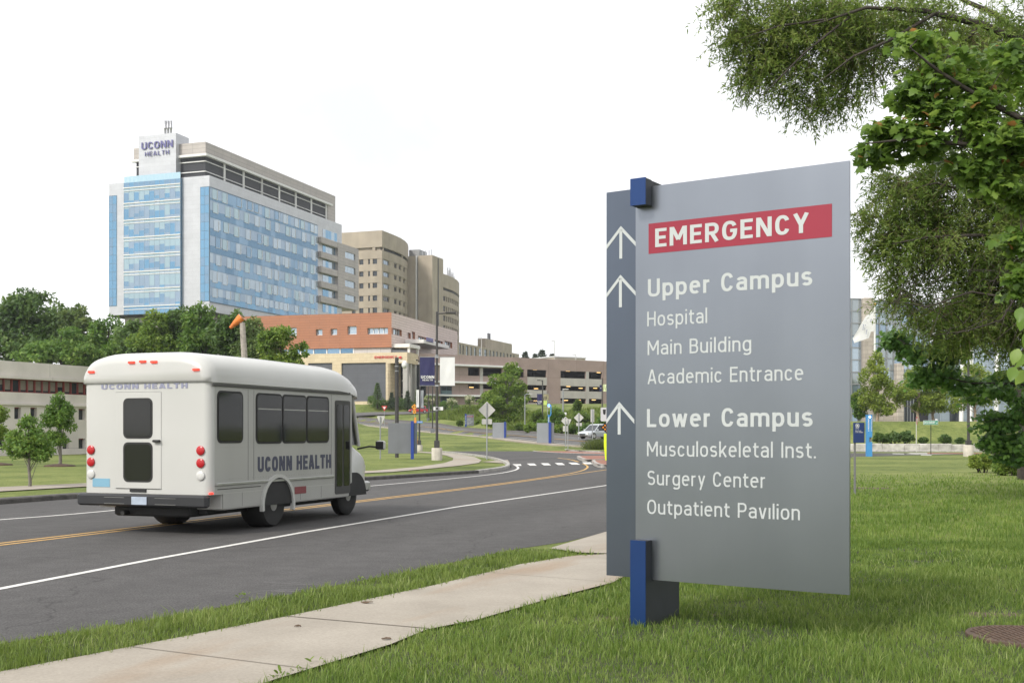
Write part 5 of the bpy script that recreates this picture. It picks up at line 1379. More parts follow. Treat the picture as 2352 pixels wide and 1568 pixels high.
# small front-facing direction sign on the far verge
D = 192; x, y, z0 = ground_xy(1071, D)
t = empty('wayfinding_sign', (x, y, z0), 0, 'small distant grey direction sign with red band on the far verge', 'sign')
A3 = zm(1820, 1480, 300, 1238)
def fp(zx, zy, f=A3): p = f(zx, zy); return pxx(p[0], D) - x, z_of(p[1], D) - z0
a, c = fp(192, 730), fp(312, 915); MB().bbox(a[0], c[0], -.06, .06, c[1], a[1], .004).build('panel', M_GBACK, t)
a, c = fp(163, 720), fp(192, 915); MB().bbox(a[0], c[0] - .002, -.10, .06, -.3, a[1], .004).build('post', M_SIGNB, t)
a, c = fp(194, 754), fp(302, 772); q = MB().box(a[0], c[0], -.075, -.061, c[1], a[1]).build('red_band', M_SRED, t)
w_ = c[0] - a[0]; h_ = a[1] - c[1]
text('lettering', 'EMERGENCY', M_SWHITE, q, (a[0] + .05, -.075, c[1] + h_ * .22), (1, 0, 0), (0, 0, 1), w_ * .82, h_ * .56, .02, 1, .01)
for body, zy, r in (('Outpatient', 806, 262), ('Entrance', 826, 256), ('Upper Campus', 852, 294), ('Outpatient', 878, 268), ('Pavilion', 898, 236)):
    a, c = fp(196, zy), fp(r, zy)
    text('lettering', body, M_SWHITE, t, (a[0], -.061, a[1]), (1, 0, 0), (0, 0, 1), c[0] - a[0], .15, .02, 1, .012)
for zy in (770, 806, 845, 880):
    a = fp(177, zy); MB().box(a[0] - .03, a[0] + .03, -.115, -.101, a[1] - .15, a[1] + .15).add([(a[0] - .14, -.11, a[1] + .02), (a[0], -.11, a[1] + .17), (a[0] + .14, -.11, a[1] + .02), (a[0], -.11, a[1] + .1)], [(0, 1, 2, 3)]).build('arrow', M_SWHITE, t)

def diamond_pts(cx, cz, r, rc=.12):
    """rounded diamond outline"""
    P = []
    for k in range(4):
        a = math.pi / 2 * k; t = (math.cos(a), math.sin(a))
        for s in (-.09, -.03, .03, .09):
            P.append((cx + r * (t[0] * (1 - abs(s) * 1.0) - t[1] * s), cz + r * (t[1] * (1 - abs(s) * 1.0) + t[0] * s)))
    return P
def plate(b, P, y0, y1, m=0):
    return b.loft([[(p[0], y0, p[1]) for p in P], [(p[0], y1, p[1]) for p in P]], m=m)
def rect(a, c, lo, hi, r=.05, n=4):
    P = []
    for cx_, cz_, a0 in ((c - r, lo + r, 270), (c - r, hi - r, 0), (a + r, hi - r, 90), (a + r, lo + r, 180)):
        P += [(cx_ + r * math.cos(R(a0 + 90 * k / n)), cz_ + r * math.sin(R(a0 + 90 * k / n))) for k in range(n + 1)]
    return P
def post_sign(name, px, D, label, cat='sign', rz=0.0, group=None):
    x, y, z0 = ground_xy(px, D)
    return empty(name, (x, y, z0), rz, label, cat, group), z0
def diamond_back(px, D, ptop, pbot, plate_px, label, postr=.04):
    t, z0 = post_sign('warning_sign', px, D, label, group='diamond warning signs seen from behind')
    zt_, zb_ = z_of(ptop, D) - z0, z_of(pbot, D) - z0; r = (zt_ - zb_) / 2
    plate(MB(), diamond_pts(0, (zt_ + zb_) / 2, r), 0.045, .05).build('diamond_plate', M_SBACK, t)
    if plate_px:
        a, c, p, q = plate_px
        plate(MB(), rect(pxx(a, D) - pxx(px, D), pxx(c, D) - pxx(px, D), z_of(q, D) - z0, z_of(p, D) - z0), .045, .05).build('small_plate', M_SBACK, t)
    MB().tube([(0, 0, -.3), (0, 0, zt_ - .1)], postr, 8).build('post', M_GALV, t, True)
    return t
diamond_back(1118.3, 70.5, 921.6, 961, (1106.5, 1130, 961.8, 974), 'large unpainted diamond sign back with small plate, on the grass corner')
diamond_back(1329.5, 124, 947.5, 970.3, (1323.5, 1336.7, 970.8, 977.8), 'small diamond sign back with plate below, right of the yield sign back', .055)
t = diamond_back(1299, 112, 956, 976.5, (1293, 1304.2, 977.5, 990.5), 'tilted diamond sign back half hidden behind the yield sign back', .05)
def tri(cx, zt_, w, h, r=.06):
    return [(cx - w / 2 + r, zt_), (cx - w / 2, zt_ - r * .8), (cx - r * .6, zt_ - h + r * .6), (cx + r * .6, zt_ - h + r * .6), (cx + w / 2, zt_ - r * .8), (cx + w / 2 - r, zt_)]
def yield_back(px, D, ptop, pbot, pl, pr, label):
    t, z0 = post_sign('yield_sign', px, D, label, group='yield signs seen from behind')
    zt_, zb_ = z_of(ptop, D) - z0, z_of(pbot, D) - z0
    plate(MB(), tri((pxx((pl + pr) / 2, D) - pxx(px, D)), zt_, (pr - pl) / F * D, zt_ - zb_), .045, .05).build('triangle_plate', M_SBACK, t)
    MB().tube([(0, 0, -.3), (0, 0, zt_ - .05)], .04, 8).build('post', M_GALV, t, True)
yield_back(1304.5, 108, 962, 977.5, 1298.3, 1312.5, 'pale triangular yield sign back on the roundabout island')
yield_back(873.5, 72, 954.6, 977, 865.5, 884, 'pale triangular yield sign back beside the bus nose')
# narrow sign on a post in the island grass
t, z0 = post_sign('sign_post', 1360.8, 105, 'narrow grey sign seen nearly edge-on, in the island grass before the parked car')
D = 105; MB().box(-.17, .17, .05, .06, z_of(969, D) - z0, z_of(939.5, D) - z0).build('plate', M_SBACK, t)
MB().tube([(0, 0, -.3), (0, 0, z_of(940, D) - z0)], .05, 8).build('post', M_GALV, t, True)
# lane sign with object marker and bright sleeve, half hidden by the big sign
D = 62; t, z0 = post_sign('lane_sign', 1396, D, 'white lane sign above a black diamond with amber dots and lime post sleeve')
def q(px, py): return pxx(px, D) - pxx(1396, D), z_of(py, D) - z0
a, c = q(1379.5, 967), q(1413, 935.5); plate(MB(), rect(a[0], c[0], a[1], c[1], .06), -.02, 0).build('lane_plate', mat('sign_silver_white', (0.50, 0.50, 0.51), .5, var=.04), t)
P = rect(a[0] + .03, c[0] - .03, a[1] + .03, c[1] - .03, .05)
a2, c2 = q(1384.5, 952), q(1391.5, 940)
plate(MB(), [(a2[0], c2[1]), (c2[0], c2[1]), (c2[0] - .02, a2[1] + .06), ((a2[0] + c2[0]) / 2 + .03, a2[1]), ((a2[0] + c2[0]) / 2 - .03, a2[1]), (a2[0] + .02, a2[1] + .06)], -.027, -.021).build('lane_symbol', M_BLACK, t)
cx_, cz_ = q(1394, 981); plate(MB(), diamond_pts(cx_, cz_, .36), -.02, 0).build('object_marker', M_BLACK, t)
b = MB()
for i in (-1, 0, 1):
    for j in (-1, 0, 1):
        px_, pz_ = cx_ + (i - j) * .105, cz_ + (i + j) * .105
        plate(b, [(px_ + .045 * math.cos(k * .7854), pz_ + .045 * math.sin(k * .7854)) for k in range(8)], -.028, -.021)
b.build('reflector_dots', mat('amber_reflector', (0.75, 0.25, 0.01), .35, var=0), t)
a, c = q(1391, 1040), q(1399, 985); MB().loft([[(a[0] + .02 * 0, -.06, 0), (c[0], -.06, 0), (c[0], .06, 0), (a[0], .06, 0)], [(a[0] - .09, -.06, z_of(1025, D) - z0), (c[0] + .05, -.06, z_of(1025, D) - z0), (c[0] + .05, .06, z_of(1025, D) - z0), (a[0] - .09, .06, z_of(1025, D) - z0)], [(a[0] - .09, -.06, c[1] - .25), (c[0] + .05, -.06, c[1] - .25), (c[0] + .05, .06, c[1] - .25), (a[0] - .09, .06, c[1] - .25)]]).build('post_sleeve', mat('lime_yellow_plastic', (0.62, 0.80, 0.02), .45, var=.04), t)
MB().tube([(.05, .02, -.3), (.05, .02, c[1] + 1.3)], .03, 8).build('post', M_GALV, t, True)

# pedestrian and school warning signs far up the side road
D = 225; t, z0 = post_sign('warning_sign', 952, D, 'yellow diamond crossing sign with small plate, in front of the red car')
plate(MB(), diamond_pts(0, z_of(934, D) - z0, .62), -.03, 0).build('diamond_plate', M_YSIGN, t)
plate(MB(), rect(-.3, .3, z_of(949.3, D) - z0, z_of(941.2, D) - z0), -.03, 0).build('small_plate', M_YSIGN, t)
b = MB()
for sx_ in (-.2, .16):
    cz_ = z_of(934, D) - z0; plate(b, [(sx_ - .05, cz_ - .18), (sx_ + .06, cz_ - .18), (sx_ + .12, cz_ + .06), (sx_ + .02, cz_ + .14), (sx_ - .09, cz_ + .04)], -.04, -.031); plate(b, [(sx_ + .05 * math.cos(k), cz_ + .19 + .05 * math.sin(k)) for k in range(6)], -.04, -.031)
plate(b, [(-.14, z_of(946, D) - z0), (.14, z_of(946, D) - z0), (.14, z_of(944.5, D) - z0), (-.14, z_of(944.5, D) - z0)], -.04, -.031)
b.build('walker_symbol', M_BLACK, t)
MB().tube([(0, .05, -.3), (0, .05, z_of(930, D) - z0)], .05, 6).build('post', M_GALV, t)
D = 120; t, z0 = post_sign('roadwork_sign', 953, D, 'folded orange roadwork sign standing behind the dark grey sign back')
a = z_of(958, D) - z0
MB().add([(-.3, -.15, 0), (.3, -.15, 0), (.12, 0, a), (-.05, 0, a), (-.3, .3, 0), (.3, .3, 0)], [(0, 1, 2, 3), (4, 5, 2, 3)]).build('panel', mat('faded_orange', (0.62, 0.24, 0.04), .6, var=.1), t)
MB().box(-.05, .05, -.17, -.1, .2, a * .7).build('warning_mark', M_BLACK, t)
D = 205; t, z0 = post_sign('yield_sign', 882.8, D, 'small red and white yield sign by the cream building', cat='sign')
p = Z3(1805, 1390); zc_ = z_of(p[1], D) - z0
plate(MB(), tri(0, zc_ + .5, 1.05, .95), 0, .02).build('red_triangle', mat('yield_red', (0.5, 0.03, 0.035), .45, var=0), t)
plate(MB(), tri(0, zc_ + .33, .55, .5, .03), -.012, -.001).build('white_triangle', M_SIGNW, t)
MB().tube([(0, .05, -.3), (0, .05, zc_ + .3)], .04, 6).build('post', M_GALV, t)

# lamp posts
def lamp_base(t, rb, h, boxh, boxw):
    MB().lathe([(rb * .97, -.3), (rb, .02), (rb, h - .03), (rb * .96, h)], n=28).build('concrete_base', M_BASE, t, True, 40)
    MB().bbox(-boxw, boxw, -boxw, boxw, h + .003, h + boxh, .02).build('base_cover', M_POLE, t)
def head(t, x0, z, dx, name='lamp_head'):
    s = 1 if dx > 0 else -1
    MB().tube([(0, 0, z - .12), (s * .12, 0, z - .03), (dx * .45, 0, z)], [.05, .045, .04], 8).build('arm', M_POLE, t, True)
    MB().bbox(min(dx * .45, dx), max(dx * .45, dx), -.16, .16, z - .05, z + .06, .03).build(name, M_POLE, t)
def cloth(a, c, lo, hi, y, amp, mt, name, t, seed=0, nx_=14, nz_=24, th=.012):
    """hanging banner cloth with shallow folds and thickness"""
    rr = random.Random(seed); ph = rr.uniform(0, 6); b = MB()
    def pt(i, j, o):
        u, v = i / nx_, j / nz_
        d = amp * math.sin(u * 5 + v * 2.2 + ph) * math.sin(math.pi * v) + amp * .5 * math.sin(u * 11 - v * 4 + ph) * math.sin(math.pi * v)
        return (a + (c - a) * u, y + d + o, lo + (hi - lo) * v)
    for o in (-th / 2, th / 2):
        b.add([pt(i, j, o) for j in range(nz_ + 1) for i in range(nx_ + 1)], [(j * (nx_ + 1) + i, j * (nx_ + 1) + i + 1, (j + 1) * (nx_ + 1) + i + 1, (j + 1) * (nx_ + 1) + i) for j in range(nz_) for i in range(nx_)])
    return b.build(name, mt, t, True)
# the tall one with two banners
D = 68.5; x, y, z0 = ground_xy(1003.5, D); z0 = 0
lampA = empty('lamp_post', (x, y, z0), 0, 'tall dark lamp post with a navy and a white banner on a concrete drum base', 'lamp post', 'lamp posts')
def qa(px, py): return pxx(px, D) - x, z_of(py, D) - z0
lamp_base(lampA, .325, .75, .45, .16)
zt_ = qa(0, 716)[1]
MB().tube([(0, 0, .75), (0, 0, zt_)], [.085, .062], 10).build('pole', M_POLE, lampA, True)
head(lampA, 0, qa(0, 719)[1], qa(1047, 0)[0])
(a0, tz), (a1, bz) = qa(964.5, 819.5), qa(998.5, 886)
bn = cloth(a0, a1, bz, tz, -.02, .022, M_NAVY, 'navy_banner', lampA, 1)
l, bs = qa(968.5, 866.8); r_, tp = qa(996.5, 861)
def lt(body, lx_, rx_, by, ty, par, D_, fx, mt=M_SIGNW, bold=.03, yy=-.06, sp=1.0):
    text('lettering', body, mt, par, (fx(lx_, 0)[0], yy, fx(0, by)[1]), (1, 0, 0), (0, 0, 1), fx(rx_, 0)[0] - fx(lx_, 0)[0], fx(0, ty)[1] - fx(0, by)[1], bold, sp, .025)
lt('UCONN', 967.2, 997.6, 869.0, 862.4, bn, D, qa, bold=.022)
lt('HEALTH', 970.8, 994.3, 874.4, 870.6, bn, D, qa, bold=.016, sp=1.05)
(a0, tz), (a1, bz) = qa(1010.5, 819.5), qa(1044.8, 885.5)
cloth(a0, a1, bz, tz, -.02, .018, M_WCLOTH, 'white_banner', lampA, 2)
b = MB()
for py in (820, 885.5):
    zz = qa(0, py)[1]; b.tube([(qa(963.5, 0)[0], -.02, zz), (qa(1045.6, 0)[0], -.02, zz)], .018, 6).box(-.11, .11, -.11, .11, zz - .05, zz + .05)
b.build('banner_rods', M_GALV, lampA)
(a0, tz), (a1, bz) = qa(995.2, 933.8), qa(1017.6, 942); MB().bbox(a0, a1, .09, .11, bz, tz, .004).build('small_plate', M_SIGNW, lampA)
b = MB()
for py in (816, 934.5, 942): zz = qa(0, py)[1]; b.cyl(0, 0, zz - .03, zz + .03, .1, n=10)
b.build('clamp_bands', M_GALV, lampA)
# second lamp, further, banner edge-on and a blue street name plate
D = 104; x, y, z0 = ground_xy(963, D); z0 = 0
lampB = empty('lamp_post', (x, y, z0), 0, 'shorter lamp post left of the banners, with blue street name plate', 'lamp post', 'lamp posts')
lamp_base(lampB, .31, .55, .45, .16)
MB().tube([(0, 0, .5), (.08, 0, qa(0, 824)[1])], [.085, .06], 10).build('pole', M_POLE, lampB, True)
head(lampB, 0, qa(0, 827)[1], qa(955.5, 0)[0])
cloth(-.28, -.03, qa(0, 935)[1], qa(0, 895)[1], -.05, .05, M_WCLOTH, 'edge_on_banner', lampB, 5)
cloth(.12, .40, qa(0, 936)[1], qa(0, 896)[1], -.05, .05, M_GBACKL, 'edge_on_banner', lampB, 6)
(a0, tz), (a1, bz) = qa(957.5, 966.8), qa(971, 971.4)
p_ = MB().bbox(a0, a1, -.13, -.1, bz, tz, .01).build('street_name_plate', mat('street_sign_blue', (0.03, 0.17, 0.55), .45, var=.03), lampB)
text('lettering', 'Tunxis Pl', M_SIGNW, p_, (a0 + .06, -.13, bz + .06), (1, 0, 0), (0, 0, 1), (a1 - a0) - .12, .09, .02, 1, .01)
# camera pole behind the grey sign back
D = 76; x, y, z0 = ground_xy(911.5, D); z0 = 0
t = empty('camera_pole', (x, y, z0), 0, 'dark pole with white dome camera on an arm, rising behind the grey sign back', 'camera pole')
MB().tube([(0, 0, -.2), (0, 0, qa(0, 821)[1])], .13, 12).build('pole', M_POLE, t, True)
p = zm(1500, 1300, 950, 2352)
zz = qa(0, p(0, 355)[1])[1]; x1 = qa(p(293, 0)[0], 0)[0]
MB().tube([(.1, -.05, zz), (x1 + .12, -.05, zz)], .03, 8).build('arm', M_SIGNW, t, True)
MB().lathe([(.05, zz - .02), (.17, zz - .1), (.2, zz - .26), (.19, zz - .34), (.12, zz - .46), (.03, zz - .52)], (x1, -.05, 0), n=18).build('dome_camera', M_SIGNW, t, True)
b = MB()
for py in (841, 852): b.cyl(0, 0, qa(0, py)[1] - .03, qa(0, py)[1] + .03, .145, n=12)
b.build('clamp_bands', M_GALV, t)
# slim black lamp posts on the far lawn
def slim(px, D, ptop, label, arm=None, mt=M_POLE, boxed=True, group='lamp posts'):
    x, y, z0 = ground_xy(px, D)
    t = empty('lamp_post', (x, y, z0), 0, label, 'lamp post', group)
    zt_ = z_of(ptop, D) - z0
    MB().tube([(0, 0, -.3), (0, 0, zt_)], [.1, .08], 8).build('pole', mt, t, True)
    if boxed: MB().bbox(-.3, .3, -.3, .3, -.2, .7, .03).build('base_cover', M_GBACK, t)
    if arm: head(t, 0, zt_ - .02, (arm - px) / F * D)
    return t
slim(993.5, 178, 872, 'slim black lamp post standing on the lawn behind the navy banner', 1003)
slim(984, 222, 868, 'slimmest black lamp post, at the shrubs behind the navy banner', 976)
# lamp with banners left of the blue call tower
D = 150; A4 = zm(2100, 1480, 330, 1232); p = A4(262, 780); x, y, z0 = ground_xy(p[0], D)
def q4(zx, zy): u = A4(zx, zy); return pxx(u[0], D) - x, z_of(u[1], D) - z0
t = empty('lamp_post', (x, y, z0), 0, 'black lamp post with navy and green banners behind the shrubs', 'lamp post', 'lamp posts')
MB().tube([(0, 0, -.3), (0, 0, q4(0, 150)[1])], [.1, .08], 8).build('pole', M_POLE, t, True)
head(t, 0, q4(0, 152)[1], q4(180, 0)[0])
(a0, tz), (a1, bz) = q4(180, 354), q4(254, 518)
bn = cloth(a0, a1, bz, tz, -.02, .03, M_NAVY, 'navy_banner', t, 11)
(l, bs), (r_, tp) = q4(184, 476), q4(250, 460)
text('lettering', 'UCONN', M_SIGNW, bn, (l, -.08, bs), (1, 0, 0), (0, 0, 1), r_ - l, tp - bs, .04, 1, .02)
text('lettering', 'HEALTH', M_SIGNW, bn, (l + .08, -.08, bs - .25), (1, 0, 0), (0, 0, 1), r_ - l - .16, .15, .03, 1.1, .02)
(a0, tz), (a1, bz) = q4(277, 354), q4(353, 520)
bn = cloth(a0, a1, bz, tz, -.02, .03, mat('banner_portrait', (0.22, 0.20, 0.12), .75, var=.7, vs=2.0), 'picture_banner', t, 12)
cloth(a0, a0 + .45, bz, tz - .9, -.10, .02, mat('lime_cloth', (0.50, 0.62, 0.16), .7, var=.05), 'green_stripe', bn, 12)
cloth(a0 + .5, a1 - .1, bz + .05, bz + .65, -.10, .02, mat('teal_cloth', (0.10, 0.25, 0.25), .7, var=.3, vs=4), 'teal_block', bn, 13)
MB().tube([(q4(180, 0)[0], -.02, q4(0, 353)[1]), (a1, -.02, q4(0, 353)[1])], .03, 6).build('banner_rods', M_GALV, t)
# grey light pole with camera
D = 165; p = A4(566, 740); x, y, z0 = ground_xy(p[0], D)
t = empty('lamp_post', (x, y, z0), 0, 'pale grey lamp post with a flat head and small camera, before the garage', 'lamp post', 'lamp posts')
MB().tube([(0, 0, -.3), (.03, 0, q4(0, 275)[1])], [.12, .1], 8).build('pole', M_GALV, t, True)
(a0, zz), (a1, _) = q4(568, 284), q4(650, 284); MB().bbox(a0, a1, -.2, .2, zz - .1, zz + .06, .03).build('lamp_head', M_SBACK, t)
a0, zz = q4(596, 652); MB().bbox(a0 - .25, a0 + .25, -.2, .2, zz - .2, zz + .2, .06).build('camera_box', M_SIGNW, t)
D = 150; x, y, z0 = ground_xy(1205.7, D)
t = empty('lamp_post', (x, y, z0), 0, 'thin grey lamp post with short arm at the edge of the round tree', 'lamp post', 'lamp posts')
MB().tube([(0, 0, -.3), (0, 0, z_of(907, D) - z0), (.15, 0, z_of(905, D) - z0), (.9, 0, z_of(904.6, D) - z0)], [.07, .06, .06, .05], 8).build('pole', M_GALV, t, True)
MB().bbox(.5, 1.0, -.12, .12, z_of(905.5, D) - z0, z_of(904, D) - z0, .02).build('lamp_head', M_SBACK, t)
# banner pole by the garage end
D = 200; x, y, z0 = ground_xy(1383.2, D)
t = empty('lamp_post', (x, y, z0), 0, 'black pole with small navy and pale green banners beside the big sign', 'lamp post', 'lamp posts')
MB().tube([(0, 0, -.3), (0, 0, z_of(868, D) - z0)], [.12, .09], 8).build('pole', M_POLE, t, True)
p, r_ = A4(1114, 220), A4(1152, 318); (a0, tz), (a1, bz) = (pxx(p[0], D) - x, z_of(p[1], D) - z0), (pxx(r_[0], D) - x, z_of(r_[1], D) - z0)
bn = cloth(a0, a1 - .1, bz, tz, -.1, .05, M_NAVY, 'navy_banner', t, 21)
text('lettering', 'UCONN', M_SIGNW, bn, (a0 + .08, -.2, bz + .5), (1, 0, 0), (0, 0, 1), a1 - a0 - .26, .14, .04, 1, .02)
cloth(a1 + .15, a1 + .75, bz, tz + .1, -.1, .12, mat('pale_green_cloth', (0.56, 0.62, 0.36), .7, var=.15, vs=3), 'green_banner', t, 22)
# lamps on the garage roof
for zx, zt2, zb2, D in ((308, 38, 190, 300), (1494, 98, 385, 300), (1838, 315, 410, 300)):
    p, r_ = Z6(zx, zt2), Z6(zx, zb2); x = pxx(p[0], D); zt_ = z_of(p[1], D); zb_ = z_of(r_[1], D)
    t = empty('roof_lamp', (x, D, zb_ - 3), 0, {308: 'thin roof lamp above the left end of the garage', 1494: 'tallest thin roof lamp, beside the conifers on the garage', 1838: 'shortest roof lamp, at the right of the garage roof'}[zx], 'roof lamp', 'lamps on the garage roof')
    MB().tube([(0, 0, 0), (0, 0, zt_ - zb_ + 3)], [.12, .09], 6).build('pole', M_SBACK, t)
    MB().bbox(-.9, .05, -.15, .15, zt_ - zb_ + 2.9, zt_ - zb_ + 3.1, .03).build('lamp_head', M_SBACK, t)
    MB().box(-.3, .3, -.3, .3, -.02, .25).build('base_plate', M_GREYC, t)

# blue emergency call towers
M_CYAN = mat('call_tower_blue', (0.05, 0.24, 0.52), .4, var=.05, vs=2)
Z7 = zm(3390, 1600, 370, 2231)
D = 79.5; x, y, z0 = pxx(1997.5, D), D, 0.0
def q7(zx, zy): u = Z7(zx, zy); return pxx(u[0], D) - x, z_of(u[1], D) - z0
t = empty('emergency_call_tower', (x, y, z0), 0, 'bright blue emergency call tower with white vertical lettering on the lawn edge', 'call tower')
(a0, tz), (a1, _) = q7(472, 350), q7(600, 1360)
am = q7(540, 0)[0]; nt0, nt1 = q7(0, 1010)[1], q7(0, 895)[1]
body = MB().bbox(a0, a1, 0, .34, -.1, nt0, .01).bbox(a0, am - .03, 0, .34, nt0 + .003, nt1 - .003, .01).box(am - .028, a1 - .02, .14, .33, nt0 + .003, nt1 - .003)
body.bbox(a0, a1, 0, .34, nt1, tz - .04, .01).bbox(a0 - .02, a1 + .02, -.02, .36, tz - .038, tz, .01)
body.build('body', M_CYAN, t)
MB().box(am - .02, a1 - .04, .12, .138, nt0 + .03, nt1 - .03).build('call_panel', mat('call_panel_grey', (0.2, 0.19, 0.18), .5, var=.05), t)
cx_, cz_ = q7(537, 404); MB().lathe([(.03, -.06), (.085, -.04), (.085, -.005), (.001, 0)], (cx_, 0, cz_), 'Y', 16).build('beacon', emit_mat('beacon_white', (0.75, 0.85, 1.0), 1.2), t, True)
(lx_, tz), (_, bz) = q7(492, 452), q7(492, 752)
text('lettering', 'EMERGENCY', M_SIGNW, t, (lx_, 0, tz), (0, 0, -1), (1, 0, 0), tz - bz, .085, .03, 1.05, .006)
(lx_, tz), (_, bz) = q7(568, 452), q7(568, 745)
text('lettering', 'ASSISTANCE', M_SIGNW, t, (lx_, 0, tz), (0, 0, -1), (1, 0, 0), tz - bz, .05, .02, 1.05, .006)
MB().tube([(am + .02, .2, tz), (am + .02, .2, q7(0, 210)[1])], .02, 6).build('antenna', M_GALV, t)
# the arched one by the garage
D = 140; p = A4(352, 790); x, y, z0 = ground_xy(p[0], D)
t = empty('emergency_call_tower', (x, y, z0), 0, 'blue arched emergency call tower behind the shrubs, right of the green banner', 'call tower')
def q8(zx, zy): u = A4(zx, zy); return pxx(u[0], D) - x, z_of(u[1], D) - z0
(a0, tz), (a1, _) = q8(342, 668), q8(366, 800)
tb_ = MB().bbox(a0, a1, -.15, .15, -.2, tz, .02).build('body', M_CYAN, t)
(l, zz), (r_, ze) = q8(352, 700), q8(352, 776)
text('lettering', 'ASSISTANCE', M_SIGNW, tb_, (l - .06, -.15, zz), (0, 0, -1), (1, 0, 0), zz - ze, .14, .02, 1, .01)
(c0, cz_), (c1, ct) = q8(368, 680), q8(388, 530)
MB().tube([(a1 - .1, 0, tz - .1), (c0 + .1, 0, tz - .1), (c1, 0, tz + .2), (c1, 0, ct), (c1 - .25, 0, ct + .15), (q8(358, 0)[0], 0, q8(0, 520)[1])], .07, 8).build('arch', M_CYAN, t, True)
MB().tube([(q8(338, 0)[0], 0, tz - .05), (q8(338, 0)[0], 0, q8(0, 470)[1]), (q8(385, 0)[0], 0, q8(0, 467)[1])], .035, 6).build('mast', M_GALV, t)
cx_, cz_ = q8(357, 522); MB().lathe([(.02, cz_ - .22), (.14, cz_ - .15), (.16, cz_), (.1, cz_ + .12), (.02, cz_ + .15)], (cx_, -.05, 0), n=14).build('beacon', emit_mat('beacon_blue', (0.15, 0.35, 1.0), 1.6), t, True)
cx_, cz_ = q8(357, 548); MB().lathe([(.05, cz_ + .1), (.13, cz_ + .02), (.13, cz_ - .08), (.04, cz_ - .15)], (cx_, -.05, 0), n=14).build('dome_camera', M_SIGNW, t, True)

# bus stop sign on the right lawn
D = 30.4; x = pxx(1964, D)
t = empty('bus_stop_sign', (x, D, 0), 0, 'blue bus stop sign with white bus symbol on a grey post in the lawn', 'sign')
def q9(zx, zy): u = Z7(zx, zy); return pxx(u[0], D) - x, z_of(u[1], D)
(a0, tz), (a1, bz) = q9(135, 540), q9(402, 1025)
pl = MB().bbox(a0, a1, -.03, 0, bz, tz, .004).build('panel', mat('bus_stop_blue', (0.014, 0.038, 0.15), .45, var=.04), t)
MB().bbox(-.025, .025, .003, .045, -.3, tz - .05, .004).build('post', mat('grey_post', (0.17, 0.17, 0.175), .5, var=.06), t)
cx_, cz_ = q9(230, 612); r0 = .058; b = MB()
for k in range(24):
    u, v = k * math.pi / 12, (k + 1) * math.pi / 12
    b.quad(*[(cx_ + rr_ * math.cos(w), -.033, cz_ + rr_ * math.sin(w)) for rr_, w in ((r0, u), (r0, v), (r0 - .009, v), (r0 - .009, u))])
plate(b, rect(cx_ - .03, cx_ + .03, cz_ + .004, cz_ + .03, .008), -.033, -.031); plate(b, rect(cx_ - .03, cx_ + .03, cz_ - .03, cz_ - .004, .006), -.033, -.031)
for s in (-1, 1): b.box(cx_ + s * .022 - .006, cx_ + s * .022 + .006, -.033, -.031, cz_ - .04, cz_ - .03)
b.build('bus_symbol', M_SIGNW, pl)
for body, zx, zy, r_, hh, bo in (('SHUTTLE', 183, 690, 272, .02, .02), ('Main Road', 183, 748, 318, .028, 0), ('Lower Campus', 183, 782, 366, .028, 0)):
    a = q9(zx, zy); text('lettering', body, M_SIGNW, pl, (a[0], -.03, a[1]), (1, 0, 0), (0, 0, 1), q9(r_, zy)[0] - a[0], hh, bo, 1, .004)
# yield sign and street name on the right
D = 98; x = pxx(2104.7, D)
t = empty('yield_sign', (x, D, 0), R(58), 'red and white yield sign turned aside, in front of the granite wall', 'sign')
def qd(zx, zy): u = Z7(zx, zy); return pxx(u[0], D) - x, z_of(u[1], D)
zt_, zb_ = qd(0, 405)[1], qd(0, 608)[1]
plate(MB(), tri(0, zt_, .75, zt_ - zb_), -.06, -.05).build('red_triangle', _MC['yield_red'], t)
plate(MB(), tri(0, zt_ - .1, .42, .42, .03), -.068, -.061).build('white_triangle', M_SIGNW, t)
MB().tube([(0, 0, -.2), (0, 0, zt_ - .05)], .035, 8).build('post', M_SBACK, t, True)
D = 88; x = pxx(2138.4, D)
t = empty('street_sign', (x, D, 0), 0, 'green DISCOVERY street name sign on a thin dark post', 'sign')
(a0, tz), (a1, bz) = qd(1832, 495), qd(2178, 584)
a0, a1 = pxx(Z7(1832, 0)[0], D) - x, pxx(Z7(2178, 0)[0], D) - x; tz, bz = z_of(Z7(0, 495)[1], D), z_of(Z7(0, 584)[1], D)
MB().bbox(a0 - .02, a1 + .02, -.02, .0, bz - .02, tz + .02, .004).build('name_plate_border', M_SIGNW, t)
pl = MB().bbox(a0, a1, -.026, -.021, bz, tz, .001).build('name_plate', mat('street_sign_green', (0.02, 0.24, 0.15), .45, var=.03), t)
w_ = a1 - a0; h_ = tz - bz
text('lettering', 'DISCOVERY', M_SIGNW, pl, (a0 + w_ * .03, -.026, bz + h_ * .16), (1, 0, 0), (0, 0, 1), w_ * .79, h_ * .68, .02, 1, .006)
text('lettering', 'DR', M_SIGNW, pl, (a0 + w_ * .88, -.026, bz + h_ * .2), (1, 0, 0), (0, 0, 1), w_ * .09, h_ * .36, .02, 1, .006)
MB().tube([(0, .03, -.2), (0, .03, tz)], .03, 8).build('post', M_BLACK, t, True)
MB().bbox(w_ * .28, w_ * .46, -.04, .0, tz + .022, tz + .13, .02).build('top_bracket', M_SIGNW, t)
# right lamp post
D = 80; x = pxx(2224.5, D)
t = empty('lamp_post', (x, D, 0), 0, 'dark lamp post on a concrete drum at the right, rising into the maple', 'lamp post', 'lamp posts')
def qr(zx, zy): u = Z9(zx, zy); return pxx(u[0], D) - x, z_of(u[1], D)
lamp_base(t, .36, qr(0, 1160)[1], .34, .17)
MB().tube([(0, 0, .7), (0, 0, 8.6)], [.1, .07], 10).build('pole', M_POLE, t, True)
head(t, 0, 8.58, -1.1)
